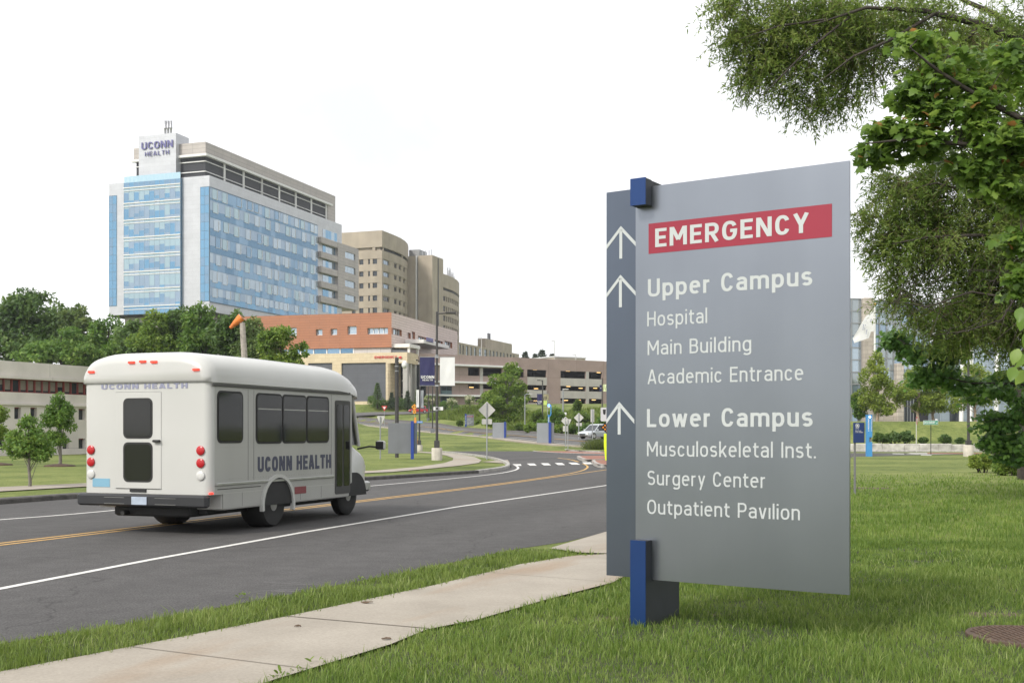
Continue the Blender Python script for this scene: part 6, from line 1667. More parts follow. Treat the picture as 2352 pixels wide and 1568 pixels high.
# flagpole and flag
D = 129; x, y, z0 = ground_xy(2009.3, D)
t = empty('flagpole', (x, y, z0), 0, 'white flagpole with gold finial beside the birch on the bank', 'flagpole')
def qf(zx, zy): u = Z9(zx, zy); return pxx(u[0], D) - x, z_of(u[1], D) - z0
ztop = qf(0, 134)[1]
MB().tube([(0, 0, -.3), (0, 0, ztop)], [.17, .09], 10).build('pole', M_SIGNW, t, True)
MB().lathe([(.02, ztop), (.15, ztop + .1), (.17, ztop + .2), (.1, ztop + .32), (.02, ztop + .36)], n=14).build('finial', mat('gold_ball', (0.6, 0.32, 0.06), .35, .4, var=0), t, True)
# flag: drooping cloth hanging down-left from the halyard
top = [(212, 165), (180, 190), (150, 215), (120, 260), (92, 315), (55, 375)]
bot = [(210, 322), (190, 325), (176, 372), (140, 384), (100, 398), (66, 410)]
fo = empty('flag', (x, y, z0), 0, 'white flag with blue emblem drooping from the flagpole', 'flag')
b = MB(); nv = 10
pts = []
for i, (u, v) in enumerate(zip(top, bot)):
    for j in range(nv + 1):
        a = qf(u[0] + (v[0] - u[0]) * j / nv, u[1] + (v[1] - u[1]) * j / nv); pts.append((a[0], -.1 + .07 * math.sin(i * 1.5 + j * .5), a[1]))
fcs = [(i * (nv + 1) + j, (i + 1) * (nv + 1) + j, (i + 1) * (nv + 1) + j + 1, i * (nv + 1) + j + 1) for i in range(5) for j in range(nv)]
b.add(pts, fcs); b.add([(p[0], p[1] + .02, p[2]) for p in pts], fcs)
b.build('cloth', M_WCLOTH, fo, True)
b = MB()
M_EMB = mat('flag_emblem_blue', (0.16, 0.18, 0.32), .7, var=.1)
for zx, zy, w, hgt in ((186, 240, 5, 26), (152, 245, 4, 14), (130, 290, 4, 60), (142, 300, 4, 50), (153, 330, 4, 40)):
    for s in range(4):
        if rng.random() < .8:
            p = qf(zx - s * 2, zy - hgt / 2 + hgt * s / 4); p2 = qf(zx + w - s * 2, zy - hgt / 2 + hgt * (s + .7) / 4); b.box(p[0], p2[0], -.36, -.33, p[1], p2[1])
b.build('emblem', M_EMB, fo)

# windsock on its weathered wooden pole
ZW = zm(900, 1200, 350, 1960)
D = 118; p = ZW(440, 1360); x = pxx(p[0] + 6, D); z0 = hz1(x, D)
t = empty('windsock_pole', (x, D, z0), 0, 'weathered wooden pole carrying the orange windsock, behind the bus roof', 'pole')
def qw(zx, zy): u = ZW(zx, zy); return pxx(u[0], D) - x, z_of(u[1], D) - z0
a, c = qw(389, 515), qw(440, 1360)
MB().tube([(a[0] + (c[0] - a[0]) * 4, 0, -.3), (c[0], 0, c[1]), (a[0], 0, a[1])], [.34, .32, .28], 12).build('pole', mat('weathered_wood', (0.36, 0.32, 0.29), .85, var=.3, vs=3, streak=.25), t, True)
so_ = empty('windsock', (x, D, z0), 0, 'orange windsock drooping down to the left from its pole', 'windsock')
a0, a1 = qw(378, 375), qw(116, 625)
d = Vector((a1[0] - a0[0], 0, a1[1] - a0[1])); prof = []
P = [Vector((a0[0], 0, a0[1])) + d * f for f in (0, .12, .3, .55, .8, 1)]
b = MB(); b.tube(P, [.43, .42, .37, .31, .22, .16], 18, cap=False); b.build('sock', mat('faded_orange_cloth', (0.72, 0.20, 0.035), .7, var=.35, vs=1.3), so_, True)
P = [Vector((a0[0], 0, a0[1])) - d * .02, Vector((a0[0], 0, a0[1])) + d * .012]
b = MB(); b.tube(P, [.45, .45], 18, cap=False); b.build('rim', mat('grey_hoop', (0.35, 0.33, 0.3), .6, var=.05), so_, True)
q_ = qw(395, 480); MB().tube([(a[0], 0, a[1]), (q_[0], 0, q_[1]), (a0[0] + .1, 0, a0[1] - .35)], .06, 6).build('swivel', M_GALV, so_, True)
# manhole cover in the lawn and dead leaves on the pavement
mx_, my_ = gp(2352, 1466)
t = empty('manhole_cover', (mx_ + .02, my_, 0.022), 0, 'rusty brown ribbed manhole cover in the grass at the right edge', 'manhole cover')
RU = mat('rusty_iron', (0.105, 0.070, 0.052), .8, .2, var=.25, vs=12, bump=.3)
MB().lathe([(.45, -.06), (.46, .0), (.455, .012), (.01, .012)], n=40).build('rim', RU, t, True)
b = MB(); rr = random.Random(1)
for i in range(-9, 10):
    for j in range(-9, 10):
        u, v = i * .047, j * .047
        if u * u + v * v < .165: b.bbox(u - (.017 if (i + j) % 2 else .006), u + (.017 if (i + j) % 2 else .006), v - (.006 if (i + j) % 2 else .017), v + (.006 if (i + j) % 2 else .017), .010, .022, .003)
b.build('tread', RU, t)
M_DLEAF = mat('dead_leaf_brown', (0.10, 0.065, 0.04), .85, var=.3, vs=20)
for (px_, py_), lb, s in (((843, 1392), 'curled brown dead leaf on the pavement nearest the kerb grass', .065), ((685, 1447), 'small crumpled brown leaf on the middle of the pavement', .035), ((888, 1477), 'flat brown leaf at the lawn edge of the pavement', .05)):
    X, Y = gp(px_, py_); b = MB(); rr = random.Random(int(px_)); n_ = 11
    ring = [(s * (.55 + .5 * rr.random()) * math.cos(k * 6.283 / n_), s * .38 * (.4 + .8 * rr.random()) * math.sin(k * 6.283 / n_), .008 + rr.random() * s * .25) for k in range(n_)]
    b.add([(0, 0, .022)] + ring + [(p[0], p[1], p[2] - .006) for p in ring], [(0, 1 + k, 1 + (k + 1) % n_) for k in range(n_)] + [(1 + k, 1 + n_ + k, 1 + n_ + (k + 1) % n_, 1 + (k + 1) % n_) for k in range(n_)])
    o = b.build('dead_leaf', M_DLEAF); o.location = (X, Y, .03); tag(o, lb, 'leaf', 'dead leaves on the pavement')
# ================================================================== SHUTTLE BUS
M_BUSW = mat('bus_white_paint', (0.49, 0.49, 0.47), 0.32, var=.03, vs=.8, coat=.3, streak=.03)
M_BUSG = mat('bus_tinted_glass', (0.018, 0.019, 0.018), .06, .1, var=.1)
M_RUB = mat('black_rubber', (0.018, 0.018, 0.018), .7, var=.15, vs=8)
M_ALU = mat('polished_rim', (0.45, 0.45, 0.44), .3, .8, var=.1, vs=9)
M_TAIL = mat('red_lens', (0.42, 0.015, 0.02), .25, var=.05)
M_LIT = emit_mat('lit_red_marker', (0.9, 0.05, 0.03), .9)
M_LENSW = mat('clear_lens', (0.55, 0.55, 0.53), .2, var=.05)
M_DKTEXT = mat('bus_navy_letters', (0.05, 0.055, 0.09), .5, var=0)
BU = Fr(482, 18.0, 0.37)
bus = BU.root('shuttle_bus', 'white shuttle bus driving away along the road, seen from its rear right corner', 'bus')
W, Lb = 2.50, 4.72
def plan(x0, x1, y0, y1, r0, r1, n=6):
    P = []
    for cx_, cy_, r, a0 in ((x0 + r0, y0 + r0, r0, 180), (x1 - r1, y0 + r1, r1, 270), (x1 - r1, y1 - r1, r1, 0), (x0 + r0, y1 - r0, r0, 90)):
        for k in range(n + 1):
            a = R(a0 + 90 * k / n); P.append((cx_ + r * math.cos(a), cy_ + r * math.sin(a)))
    return P
def zr_loft(b, P, zs, m=0):
    cx_ = sum(p[0] for p in P) / len(P); cy_ = sum(p[1] for p in P) / len(P)
    b.loft([[(cx_ + (p[0] - cx_) * (1 - s), cy_ + (p[1] - cy_) * (1 - s), z) for p in P] for z, s in zs], m=m)
body = MB(); zr_loft(body, plan(0, Lb, 0, W, .13, .05), [(.66, .0), (.7, 0), (2.60, 0)])
zr_loft(body, plan(.35, Lb - .1, .0, W, .05, .05), [(.40, .012), (.42, .002), (.655, .002)])
body.build('body', M_BUSW, bus, True, 30)
M_BUSS = mat('bus_darker_side_tone', (0.36, 0.36, 0.34), 0.4, var=.05, vs=.9, coat=.2, streak=.06)  # right side covered in a darker tone than the white body
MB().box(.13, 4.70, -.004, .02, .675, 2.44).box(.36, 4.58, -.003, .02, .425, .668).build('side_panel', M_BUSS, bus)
for xs in (1.07, 1.24, 3.88): MB().box(xs - .004, xs + .004, -.0065, -.003, .86, 2.38).build('panel_seam', mat('seam_grey', (0.13, 0.13, 0.125), .6, var=.1), bus)
for xs in (.9, 2.75, 3.5): MB().box(xs - .003, xs + .003, -.005, -.002, .44, .66).build('panel_seam', _MC['seam_grey'], bus)
b = MB()
for k in range(46):
    for zz_ in (.90, 1.42): b.box(.2 + k * .083, .208 + k * .083, -.0075, -.003, zz_ - .004, zz_ + .004)
b.build('rivets', mat('rivet_grey', (0.22, 0.22, 0.21), .5, var=.1), bus)
MB().bbox(-.155, -.143, 1.10, 1.40, .49, .62, .004).build('number_plate', mat('plate_pale_blue', (0.36, 0.42, 0.50), .5, var=.1, vs=12), bus)
def sec(x, zb, zc, e, n=22):
    c = W / 2; hw = W / 2 + .035 - e
    P = []
    for k in range(n + 1):
        a = math.pi * k / n; ca, sa = math.cos(a), math.sin(a)
        P.append((x, c - hw * math.copysign(abs(ca) ** .42, ca), zb + (zc - zb) * abs(sa) ** .8))
    return P
st = [(-.05, 2.50, 2.78, .16), (-.03, 2.47, 2.85, .07), (.05, 2.46, 2.93, .02), (.2, 2.46, 2.97, 0), (2.0, 2.46, 2.985, 0), (4.1, 2.46, 2.97, 0), (4.45, 2.44, 2.94, .0), (4.75, 2.40, 2.86, .02), (4.98, 2.36, 2.74, .06), (5.12, 2.33, 2.60, .14), (5.2, 2.32, 2.44, .25)]
MB().loft([sec(*s) for s in st]).build('roof', M_BUSW, bus, True, 50)
MB().bbox(.05, 4.6, -.03, -.005, 2.40, 2.445, .006).build('drip_rail_shadow', mat('shadow_line_and_seam', (0.06, 0.06, 0.055), .6, var=.1), bus)  # dark colour carries the shadow line under the roof cap
# side windows and door
def wplate(x0, x1, z0, z1, name, r=.07, par=bus, frame=True):
    b = MB()
    if frame: plate(b, rect(x0 - .035, x1 + .035, z0 - .035, z1 + .035, r + .03), -.012, .01, 1)
    plate(b, rect(x0, x1, z0, z1, r), -.018, -.0125, 0)
    return b.build(name, [M_BUSG, M_RUB], par)
wplate(.22, .88, 1.52, 2.30, 'window')
for a, c in ((1.33, 2.10), (2.155, 2.925), (2.98, 3.75)):
    w = wplate(a, c, 1.50, 2.30, 'window')
    MB().box(a + .02, c - .02, -.022, -.0175, 2.055, 2.07).build('sash_bar', M_ALU, w)
dr = MB(); plate(dr, rect(4.02, 4.62, .47, 2.28, .05), -.014, .01, 1)
dr.build('door', [M_RUB, mat('door_rubber', (0.05, 0.05, 0.048), .6, var=.05)], bus)
dparent = [o for o in kids(bus) if o.name.startswith('door')][0]
for a, c in ((4.07, 4.29), (4.35, 4.57)):
    g = MB(); plate(g, rect(a, c, .62, 2.2, .04), -.02, -.0145); g.build('door_glass', M_BUSG, dparent)
MB().bbox(.14, 3.95, -.035, -.003, .80, .845, .008).build('rub_rail', M_ALU, bus)
MB().box(.2, 1.45, -.008, -.004, .735, .75).build('seam', _MC['shadow_line_and_seam'], bus)
# faded lettering and red badge
text('lettering', 'UCONN HEALTH', M_DKTEXT, bus, (1.36, -.0045, .985), (1, 0, 0), (0, 0, 1), 2.5, .26, .035, 1.08, .006)
MB().bbox(2.55, 2.95, -.008, .005, .55, .68, .002).build('red_badge', mat('maroon_badge', (0.20, 0.04, 0.045), .5, var=.05), bus)
# rear
rb = MB().bbox(-.012, .01, .92, 1.84, .74, 2.32, .01); rdoor = rb.build('rear_door', M_BUSW, bus)
def rplate(y0, y1, z0, z1, name, mt, x=-.02, x1=-.0125, r=.06, par=bus):
    b = MB(); P = rect(y0, y1, z0, z1, r); b.loft([[(x, *p) for p in P], [(x1, *p) for p in P]]); return b.build(name, mt, par)
for z0_, z1_ in ((.88, 1.47), (1.59, 2.19)):
    rplate(1.09, 1.67, z0_ - .03, z1_ + .03, 'window_seal', M_RUB, -.018, -.0125, .09, rdoor); rplate(1.12, 1.64, z0_, z1_, 'window', M_BUSG, -.024, -.0185, .08, rdoor)
MB().bbox(-.07, -.013, .93, 1.06, 1.50, 1.54, .008).build('handle', M_RUB, rdoor)
for y in (.17, W - .17):
    for z, mt, nm_ in ((1.37, M_TAIL, 'tail_light'), (1.17, M_TAIL, 'tail_light'), (.97, M_LENSW, 'reverse_light')):
        MB().lathe([(.075, 0), (.075, -.02), (.062, -.03), (.02, -.034)], (-.001, y, z), 'X', 20).build(nm_, mt, bus, True)
for y, z in ((.22, 2.66), (W / 2 - .22, 2.80), (W / 2, 2.81), (W / 2 + .22, 2.80), (W - .22, 2.66)):
    MB().bbox(-.085, .03, y - .06, y + .06, z - .018, z + .018, .008).build('marker_light', M_LIT, bus)
MB().bbox(-.005, .09, -.012, .02, .67, .70, .004).build('marker_light', M_LIT, bus)
text('lettering', 'UCONN HEALTH', mat('faint_blue_letters', (0.25, 0.26, 0.36), .5, var=0), bus, (-.001, 2.12, 2.37), (0, -1, 0), (0, 0, 1), 1.70, .085, .03, 1.1, .006)
MB().bbox(-.14, -.002, -.02, W + .02, .46, .655, .03).build('bumper', mat('black_bumper', (0.022, 0.023, 0.026), .45, var=.1, vs=4), bus)
MB().bbox(-.006, -.001, 1.95, 2.30, .76, .90, .001).build('blue_sticker', mat('pale_blue_sticker', (0.18, 0.36, 0.48), .5, var=0), bus)
MB().bbox(-.02, -.002, 1.22, 1.54, .69, .74, .002).build('plate_lamp', M_RUB, bus)
b = MB()
for y in (.55, 1.55): b.box(-.145, -.141, y, y + .4, .50, .505).box(-.145, -.141, y, y + .4, .60, .605)
b.build('bumper_lines', M_ALU, bus)
# running gear
MB().bbox(.4, 4.6, .35, W - .35, .30, .42, .03).bbox(.15, .9, .5, W - .5, .28, .45, .03).tube([(.0, 1.7, .34), (1.2, 1.75, .33)], .04, 8).build('chassis', M_RUB, bus)
def wheel(x, y, r, w, s, name='wheel'):
    wl = MB().lathe([(r * .62, -w / 2), (r * .9, -w / 2), (r, -w * .36), (r, w * .36), (r * .9, w / 2), (r * .62, w / 2)], (x, y, r), 'Y', 32).build(name, M_RUB, bus, True, 40)
    MB().lathe([(r * .60, s * w * .40), (r * .56, s * w * .46), (r * .5, s * w * .25), (r * .28, s * w * .22), (r * .26, s * w * .5), (.02, s * w * .52)], (x, y, r), 'Y', 24).build('rim', M_ALU, wl, True, 30)
for y, s in ((.30, -1), (W - .30, 1)): wheel(1.98, y, .385, .46, s)
for y, s in ((.36, -1), (W - .36, 1)): wheel(5.02, y, .385, .22, s)
def arch(x, r, z, y0, y1, nm_):
    P = [(x + r * math.cos(R(a)), z + r * math.sin(R(a))) for a in range(-14, 195, 12)]; Q = [(x + (r - .06) * math.cos(R(a)), z + (r - .06) * math.sin(R(a))) for a in range(-14, 195, 12)]
    b = MB(); n = len(P)
    b.loft([[(p[0], y0, p[1]), (p[0], y1, p[1]), (q[0], y1, q[1]), (q[0], y0, q[1])] for p, q in zip(P, Q)])
    return b.build(nm_, M_BUSW, bus, True)
MB().loft([[(1.98 + .47 * math.cos(R(a)), y, .40 + .47 * math.sin(R(a))) for a in range(0, 181, 12)] for y in (-.009, .03)]).build('wheel_well', M_RUB, bus)
arch(1.98, .53, .40, -.045, .02, 'fender')
# cab: hood, windscreen, front bumper, mirrors
def cs(x, y0, y1, z0, z1, r=.12):
    P = [(y0, z0), (y1, z0), (y1, z1 - r), (y1 - r * .3, z1 - r * .3), (y1 - r, z1), (y0 + r, z1), (y0 + r * .3, z1 - r * .3), (y0, z1 - r)]; return [(x, *p) for p in P]
MB().loft([cs(4.725, .12, W - .12, .42, 1.46), cs(5.1, .16, W - .16, .50, 1.40), cs(5.5, .20, W - .20, .55, 1.26), cs(5.72, .25, W - .25, .58, 1.17), cs(5.80, .3, W - .3, .62, 1.05)]).build('hood', M_BUSW, bus, True, 40)
MB().loft([[(4.725, .1, 1.44), (5.22, .16, 1.40), (5.22, W - .16, 1.40), (4.725, W - .1, 1.44)], [(4.725, .1, 2.40), (4.93, .16, 2.40), (4.93, W - .16, 2.40), (4.725, W - .1, 2.40)]]).build('windscreen', M_BUSG, bus)
b = MB()
for y in (.13, W - .13): b.tube([(5.24, y, 1.39), (4.95, y, 2.42)], .035, 8)
b.build('windscreen_pillars', M_BUSW, bus, True)
MB().loft([[(5.02 + .46 * math.cos(R(a)), y, .40 + .46 * math.sin(R(a))) for a in range(0, 181, 12)] for y in (.085, .3)]).build('wheel_well', M_RUB, bus)
MB().bbox(5.72, 5.92, .2, W - .2, .44, .66, .04).build('bumper', M_ALU, bus)
for y in (.42, W - .42): MB().bbox(5.76, 5.83, y - .14, y + .14, .84, 1.0, .02).build('headlight', M_LENSW, bus)
for s in (0, 1):
    ym = -.36 if s == 0 else W + .36; yb = .14 if s == 0 else W - .14
    mi = MB().tube([(5.2, yb, 1.33), (5.24, (yb + ym) / 2, 1.38), (5.25, ym, 1.36)], .018, 8).build('mirror_arm', M_RUB, bus, True)
    MB().bbox(5.20, 5.30, ym - .10, ym + .10, 1.31, 1.50, .03).build('mirror', M_BUSW, bus); MB().bbox(5.19, 5.199, ym - .085, ym + .085, 1.33, 1.48, .002).build('mirror_glass', M_RUB, bus)

# ================================================================== CARS
def car(loc, rz, label, L, Wd, Ht, paint, suv, group='cars on the side roads'):
    t = empty('parked_car' if False else 'car', loc, rz, label, 'car')
    hw = Wd / 2
    def ring(x, z0, z1, w, r=.12): return [(x, -w + r * .4, z0), (x, w - r * .4, z0), (x, w, z0 + r), (x, w, z1 - r), (x, w - r, z1), (x, -w + r, z1), (x, -w, z1 - r), (x, -w, z0 + r)]
    hb = Ht * .56
    MB().loft([ring(-L / 2, .42, hb * .92, hw * .82), ring(-L / 2 + .12, .3, hb * .98, hw * .93), ring(-L / 2 + .6, .25, hb, hw), ring(L / 2 - 1.15, .25, hb, hw), ring(L / 2 - .55, .27, hb * .92, hw * .97), ring(L / 2 - .15, .3, hb * .82, hw * .9), ring(L / 2, .4, hb * .66, hw * .76)]).build('body', paint, t, True, 40)
    x0, x1 = -L / 2 + (.25 if suv else .5), L / 2 - 1.05
    MB().loft([[(x0, -hw * .93, hb - .02), (x1, -hw * .93, hb - .02), (x1, hw * .93, hb - .02), (x0, hw * .93, hb - .02)], [(x0 + .3, -hw * .76, Ht - .1), (x1 - .75, -hw * .76, Ht - .1), (x1 - .75, hw * .76, Ht - .1), (x0 + .3, hw * .76, Ht - .1)]]).build('windows', G_DARK, t)
    MB().loft([[(x0 + .24, -hw * .79, Ht - .13), (x1 - .66, -hw * .79, Ht - .13), (x1 - .66, hw * .79, Ht - .13), (x0 + .24, hw * .79, Ht - .13)], [(x0 + .3, -hw * .77, Ht - .04), (x1 - .75, -hw * .77, Ht - .04), (x1 - .75, hw * .77, Ht - .04), (x0 + .3, hw * .77, Ht - .04)], [(x0 + .5, -hw * .6, Ht), (x1 - 1.0, -hw * .6, Ht), (x1 - 1.0, hw * .6, Ht), (x0 + .5, hw * .6, Ht)]]).build('roof', paint, t, True, 50)
    b = MB()
    for s in (-1, 1):
        for f in (x0 + .33, (x0 + x1) / 2 - .1): b.tube([(f - .02, s * hw * .935, hb - .02), (f + .1, s * hw * .775, Ht - .1)], .045, 6)
        b.tube([(x1 + .01, s * hw * .93, hb - .02), (x1 - .72, s * hw * .77, Ht - .1)], .05, 6)
    b.build('pillars', paint, t, True)
    for sx_ in (-L / 2 + .82, L / 2 - .85):
        for s in (-1, 1):
            wl = MB().lathe([(.2, -.11), (.3, -.11), (.34, -.07), (.34, .07), (.3, .11), (.2, .11)], (sx_, s * (hw - .08), .34), 'Y', 24).build('wheel', M_RUB, t, True, 40)
            MB().lathe([(.21, s * .09), (.19, s * .12), (.03, s * .11)], (sx_, s * (hw - .08), .34), 'Y', 18).build('rim', M_ALU, wl, True)
    for s in (-1, 1):
        MB().bbox(L / 2 - .26, L / 2 - .04, s * hw * .72 - .17, s * hw * .72 + .17, hb * .62, hb * .78, .03).build('headlight', M_LENSW, t)
        MB().bbox(-L / 2 - .01, -L / 2 + .12, s * hw * .76 - .13, s * hw * .76 + .13, hb * .68, hb * .9, .03).build('tail_light', M_TAIL, t)
        MB().bbox(x1 - .3, x1 - .12, s * (hw + .12) - .1, s * (hw + .12) + .1, hb, hb + .15, .03).build('mirror', paint, t)
    MB().bbox(L / 2 - .06, L / 2 + .03, -.45, .45, .42, .58, .02).build('grille', M_RUB, t)
    return t
cx_, cy_ = pxx(1374, 122), 122.0
car((cx_, cy_, hz1(cx_, cy_) + .12), math.atan2(-.62, -.78), 'silver white car facing left on the side road, half behind island grass', 4.6, 1.85, 1.62, mat('silver_white_paint', (0.50, 0.53, 0.56), .3, .3, var=.03, coat=.4), True)
cx_, cy_ = pxx(958, 247), 250.0
car((cx_, cy_, hz1(cx_, cy_) + .15), math.atan2(-.15, -1), 'red car on the upper road below the hospital shrubs', 4.4, 1.8, 1.5, mat('red_car_paint', (0.42, 0.03, 0.035), .3, var=.03, coat=.4), True)
# ================================================================== TREES AND PLANTS
M_BARK = mat('grey_brown_bark', (0.040, 0.032, 0.026), .9, var=.35, vs=6, bump=.6, bs=16, streak=.2)
M_BIRCH = mat('peeling_birch_bark', (0.34, 0.26, 0.20), .85, var=.35, vs=5, bump=.4, bs=12)
M_GBARK = mat('pale_grey_bark', (0.16, 0.145, 0.125), .9, var=.25, vs=8, bump=.3)
LF_DARK = leaf_mat('dark_oak_leaves', (0.038, 0.081, 0.019), (0.074, 0.142, 0.032), (0.160, 0.241, 0.058), .3, vs=.35)
LF_MID = leaf_mat('mid_green_leaves', (0.053, 0.117, 0.020), (0.099, 0.198, 0.035), (0.220, 0.315, 0.069), .35, vs=.4)
LF_OLIVE = leaf_mat('olive_leaves', (0.060, 0.101, 0.029), (0.109, 0.172, 0.047), (0.229, 0.281, 0.088), .3, vs=.35)
LF_FRESH = leaf_mat('fresh_green_leaves', (0.067, 0.128, 0.017), (0.133, 0.224, 0.034), (0.273, 0.351, 0.070), .4, vs=.6)
LF_BIRCH = leaf_mat('yellow_green_birch_leaves', (0.090, 0.143, 0.021), (0.188, 0.263, 0.043), (0.360, 0.420, 0.090), .45, vs=.5)
LF_CONIF = leaf_mat('blue_green_needles', (0.031, 0.056, 0.031), (0.059, 0.092, 0.050), (0.112, 0.154, 0.084), .15, vs=.8)
LF_WILL = leaf_mat('willow_leaves', (0.062, 0.112, 0.020), (0.135, 0.215, 0.040), (0.30, 0.37, 0.11), .55, .42, vs=.9)
LF_MAPLE = leaf_mat('maple_leaves', (0.060, 0.118, 0.020), (0.125, 0.220, 0.036), (0.25, 0.36, 0.075), .52, .42, vs=1.4)
LF_MAPLED = leaf_mat('dark_maple_leaves', (0.049, 0.122, 0.030), (0.098, 0.209, 0.044), (0.209, 0.365, 0.073), .4, .4, vs=1.0)  # darker green for the leaves of the low second maple
LF_SHRUB = leaf_mat('shrub_leaves', (0.046, 0.092, 0.016), (0.098, 0.167, 0.028), (0.196, 0.270, 0.052), .35, vs=.9)
LF_FLOWER = leaf_mat('cream_blossom', (0.400, 0.400, 0.240), (0.500, 0.500, 0.340), (0.600, 0.600, 0.450), .3)

def unit(v): return v / np.maximum(np.linalg.norm(v, axis=-1, keepdims=True), 1e-9)
def rdir(n, g): return unit(g.normal(size=(n, 3)))
TPL = {'lance': (np.array([(0, 0, 0), (.38, .5, .06), (1, 0, -.04), (.38, -.5, .06)]), None),
       'oval': (np.array([(0, 0, 0), (.25, .42, .06), (.7, .4, .05), (1, 0, -.06), (.7, -.4, .05), (.25, -.42, .06)]), None),
       'broad': (np.array([(0, 0, 0), (.06, .14, .02), (.18, .34, .04), (.34, .46, .05), (.52, .46, .045), (.70, .36, .02), (.86, .18, -.03), (1, 0, -.09), (.86, -.18, -.03), (.70, -.36, .02), (.52, -.46, .045), (.34, -.46, .05), (.18, -.34, .04), (.06, -.14, .02), (.3, 0, 0), (.6, 0, 0)]), [(14, 0, 1, 2, 3), (15, 14, 3, 4, 5), (15, 5, 6, 7), (15, 7, 8, 9), (14, 15, 9, 10, 11), (14, 11, 12, 13, 0)]),
       'maple': (np.array([(0, 0, 0), (.10, .26, .0), (.02, .50, -.05), (.28, .36, .03), (.46, .60, -.05), (.58, .26, .04), (.70, .30, 0), (1.0, 0, -.08), (.70, -.30, 0), (.58, -.26, .04), (.46, -.60, -.05), (.28, -.36, .03), (.02, -.50, -.05), (.10, -.26, .0), (.42, 0, .05)]),
                 [(14, 0, 1, 2, 3), (14, 3, 4, 5), (14, 5, 6, 7), (14, 7, 8, 9), (14, 9, 10, 11), (14, 11, 12, 13, 0)])}
def leaves(name, P, Dv, Nv, ln, wd, shape, mt, par, mat_idx=None):
    """one leaf per point: P base, Dv direction, Nv rough normal"""
    T, fc = TPL[shape]
    S = unit(np.cross(Nv, Dv)); N2 = np.cross(Dv, S)
    ln = np.broadcast_to(np.asarray(ln, float), (len(P),)); wd = np.broadcast_to(np.asarray(wd, float), (len(P),))
    V = P[:, None, :] + Dv[:, None, :] * (T[None, :, 0] * ln[:, None])[..., None] + S[:, None, :] * (T[None, :, 1] * wd[:, None])[..., None] + N2[:, None, :] * (T[None, :, 2] * ln[:, None])[..., None]
    if mat_idx is not None and fc: mat_idx = np.repeat(mat_idx, len(fc))
    return np_mesh(name, V, fc, mt, par, mat_idx)

def crown_pts(blobs, n, g, sub=(.24, .42), nsub=22, shell=.55):
    """blobs (x,y,z,rx,ry,rz): small leaf masses spread over and inside each blob"""
    C, S, Wt = [], [], []
    for bx, by, bz, rx, ry, rz in blobs:
        d = rdir(nsub, g); rr_ = g.uniform(.35, 1.0, nsub) ** .5
        r3 = np.array((rx, ry, rz))
        c = np.array((bx, by, bz)) + d * r3 * rr_[:, None] * .86
        s = g.uniform(sub[0], sub[1], nsub)[:, None] * r3 * g.uniform(.8, 1.2, (nsub, 1))
        C.append(c); S.append(s); Wt.append(np.prod(s, 1) ** (2 / 3))
    C = np.concatenate(C); S = np.concatenate(S); Wt = np.concatenate(Wt); Wt /= Wt.sum()
    k = g.choice(len(C), n, p=Wt)
    d = rdir(n, g); r = g.uniform(shell ** 3, 1, n) ** (1 / 3)
    return C[k] + d * S[k] * r[:, None] * np.array((1, 1, .75)), d, C

def limbs(b, base, top, centres, r0, g, n=12, wob=.06):
    """trunk with slight bends, then limbs to leaf masses"""
    base, top = Vector(base), Vector(top); h = (top - base).length
    pts = [base.lerp(top, f) + Vector(g.normal(0, wob * h * .25, 3) * (f > 0) * (f < 1)) for f in (0, .2, .4, .6, .8, 1)]
    b.tube([tuple(p) for p in pts], [r0 * 1.25, r0, r0 * .82, r0 * .6, r0 * .38, r0 * .12], 10)
    for c in centres[:n]:
        c = Vector(c); f = g.uniform(.25, .75); i = min(4, int(f * 5)); s = pts[i].lerp(pts[i + 1], f * 5 - i)
        if c.z < s.z: s = pts[1]
        m = s.lerp(c, .5) + Vector((0, 0, (c - s).length * .08))
        rr_ = r0 * (.42 - .25 * f)
        b.tube([tuple(s), tuple(s.lerp(m, .5) + Vector(g.normal(0, .03, 3) * h * .2)), tuple(m), tuple(c)], [rr_, rr_ * .8, rr_ * .55, rr_ * .15], 6)

def pxblobs(bl, D, flat=1.0):
    out = []
    for x, y, rx, ry in bl:
        p = at(x, y, D + rng.uniform(-.25, .25) * rx / F * D); out.append((*p, rx / F * D, rx / F * D * flat, ry / F * D))
    return out
def tree(name, label, px, D, bl, n, leaf, mt, group=None, r0=.3, bark=None, seed=0, cat='tree', shape='lance', lw=.62, nsub=22, trunk=True, sub=(.24, .42), zb=None, flat=1.0):
    g = np.random.default_rng(seed + int(px * 7) % 9973)
    x = pxx(px, D); z0 = hz1(x, D) if zb is None else zb
    t = empty(name, (x, D, z0), 0, label, cat, group)
    B_ = [(bx - x, by - D, bz - z0, rx, ry, rz) for bx, by, bz, rx, ry, rz in pxblobs(bl, D, flat)]
    P, d, C = crown_pts(B_, n, g, sub, nsub)
    dirs = unit(d * .6 + rdir(n, g) + np.array((0, 0, -.15))); nn = unit(d * .7 + rdir(n, g) * .8 + np.array((0, 0, .5)))
    ln = leaf * g.uniform(.6, 1.35, n)
    leaves('crown' if trunk else 'foliage', P, dirs, nn, ln, ln * lw, shape, mt, t)
    top = max(bz + rz * .5 for _, _, bz, _, _, rz in B_); mx_ = np.mean([b_[0] for b_ in B_])
    b = MB(); g.shuffle(C)
    if trunk:
        limbs(b, (0, 0, -.3), (mx_ * .6, 0, top), [tuple(c) for c in C], r0, g, 14); b.build('trunk', bark or M_BARK, t, True, 60)
    else:
        for c in C[:9]: b.tube([(c[0] * .3, c[1] * .3, -.2), (c[0] * .6, c[1] * .6, c[2] * .5), tuple(c)], [.03, .022, .008], 5)
        b.build('stems', bark or M_BARK, t)
    return t

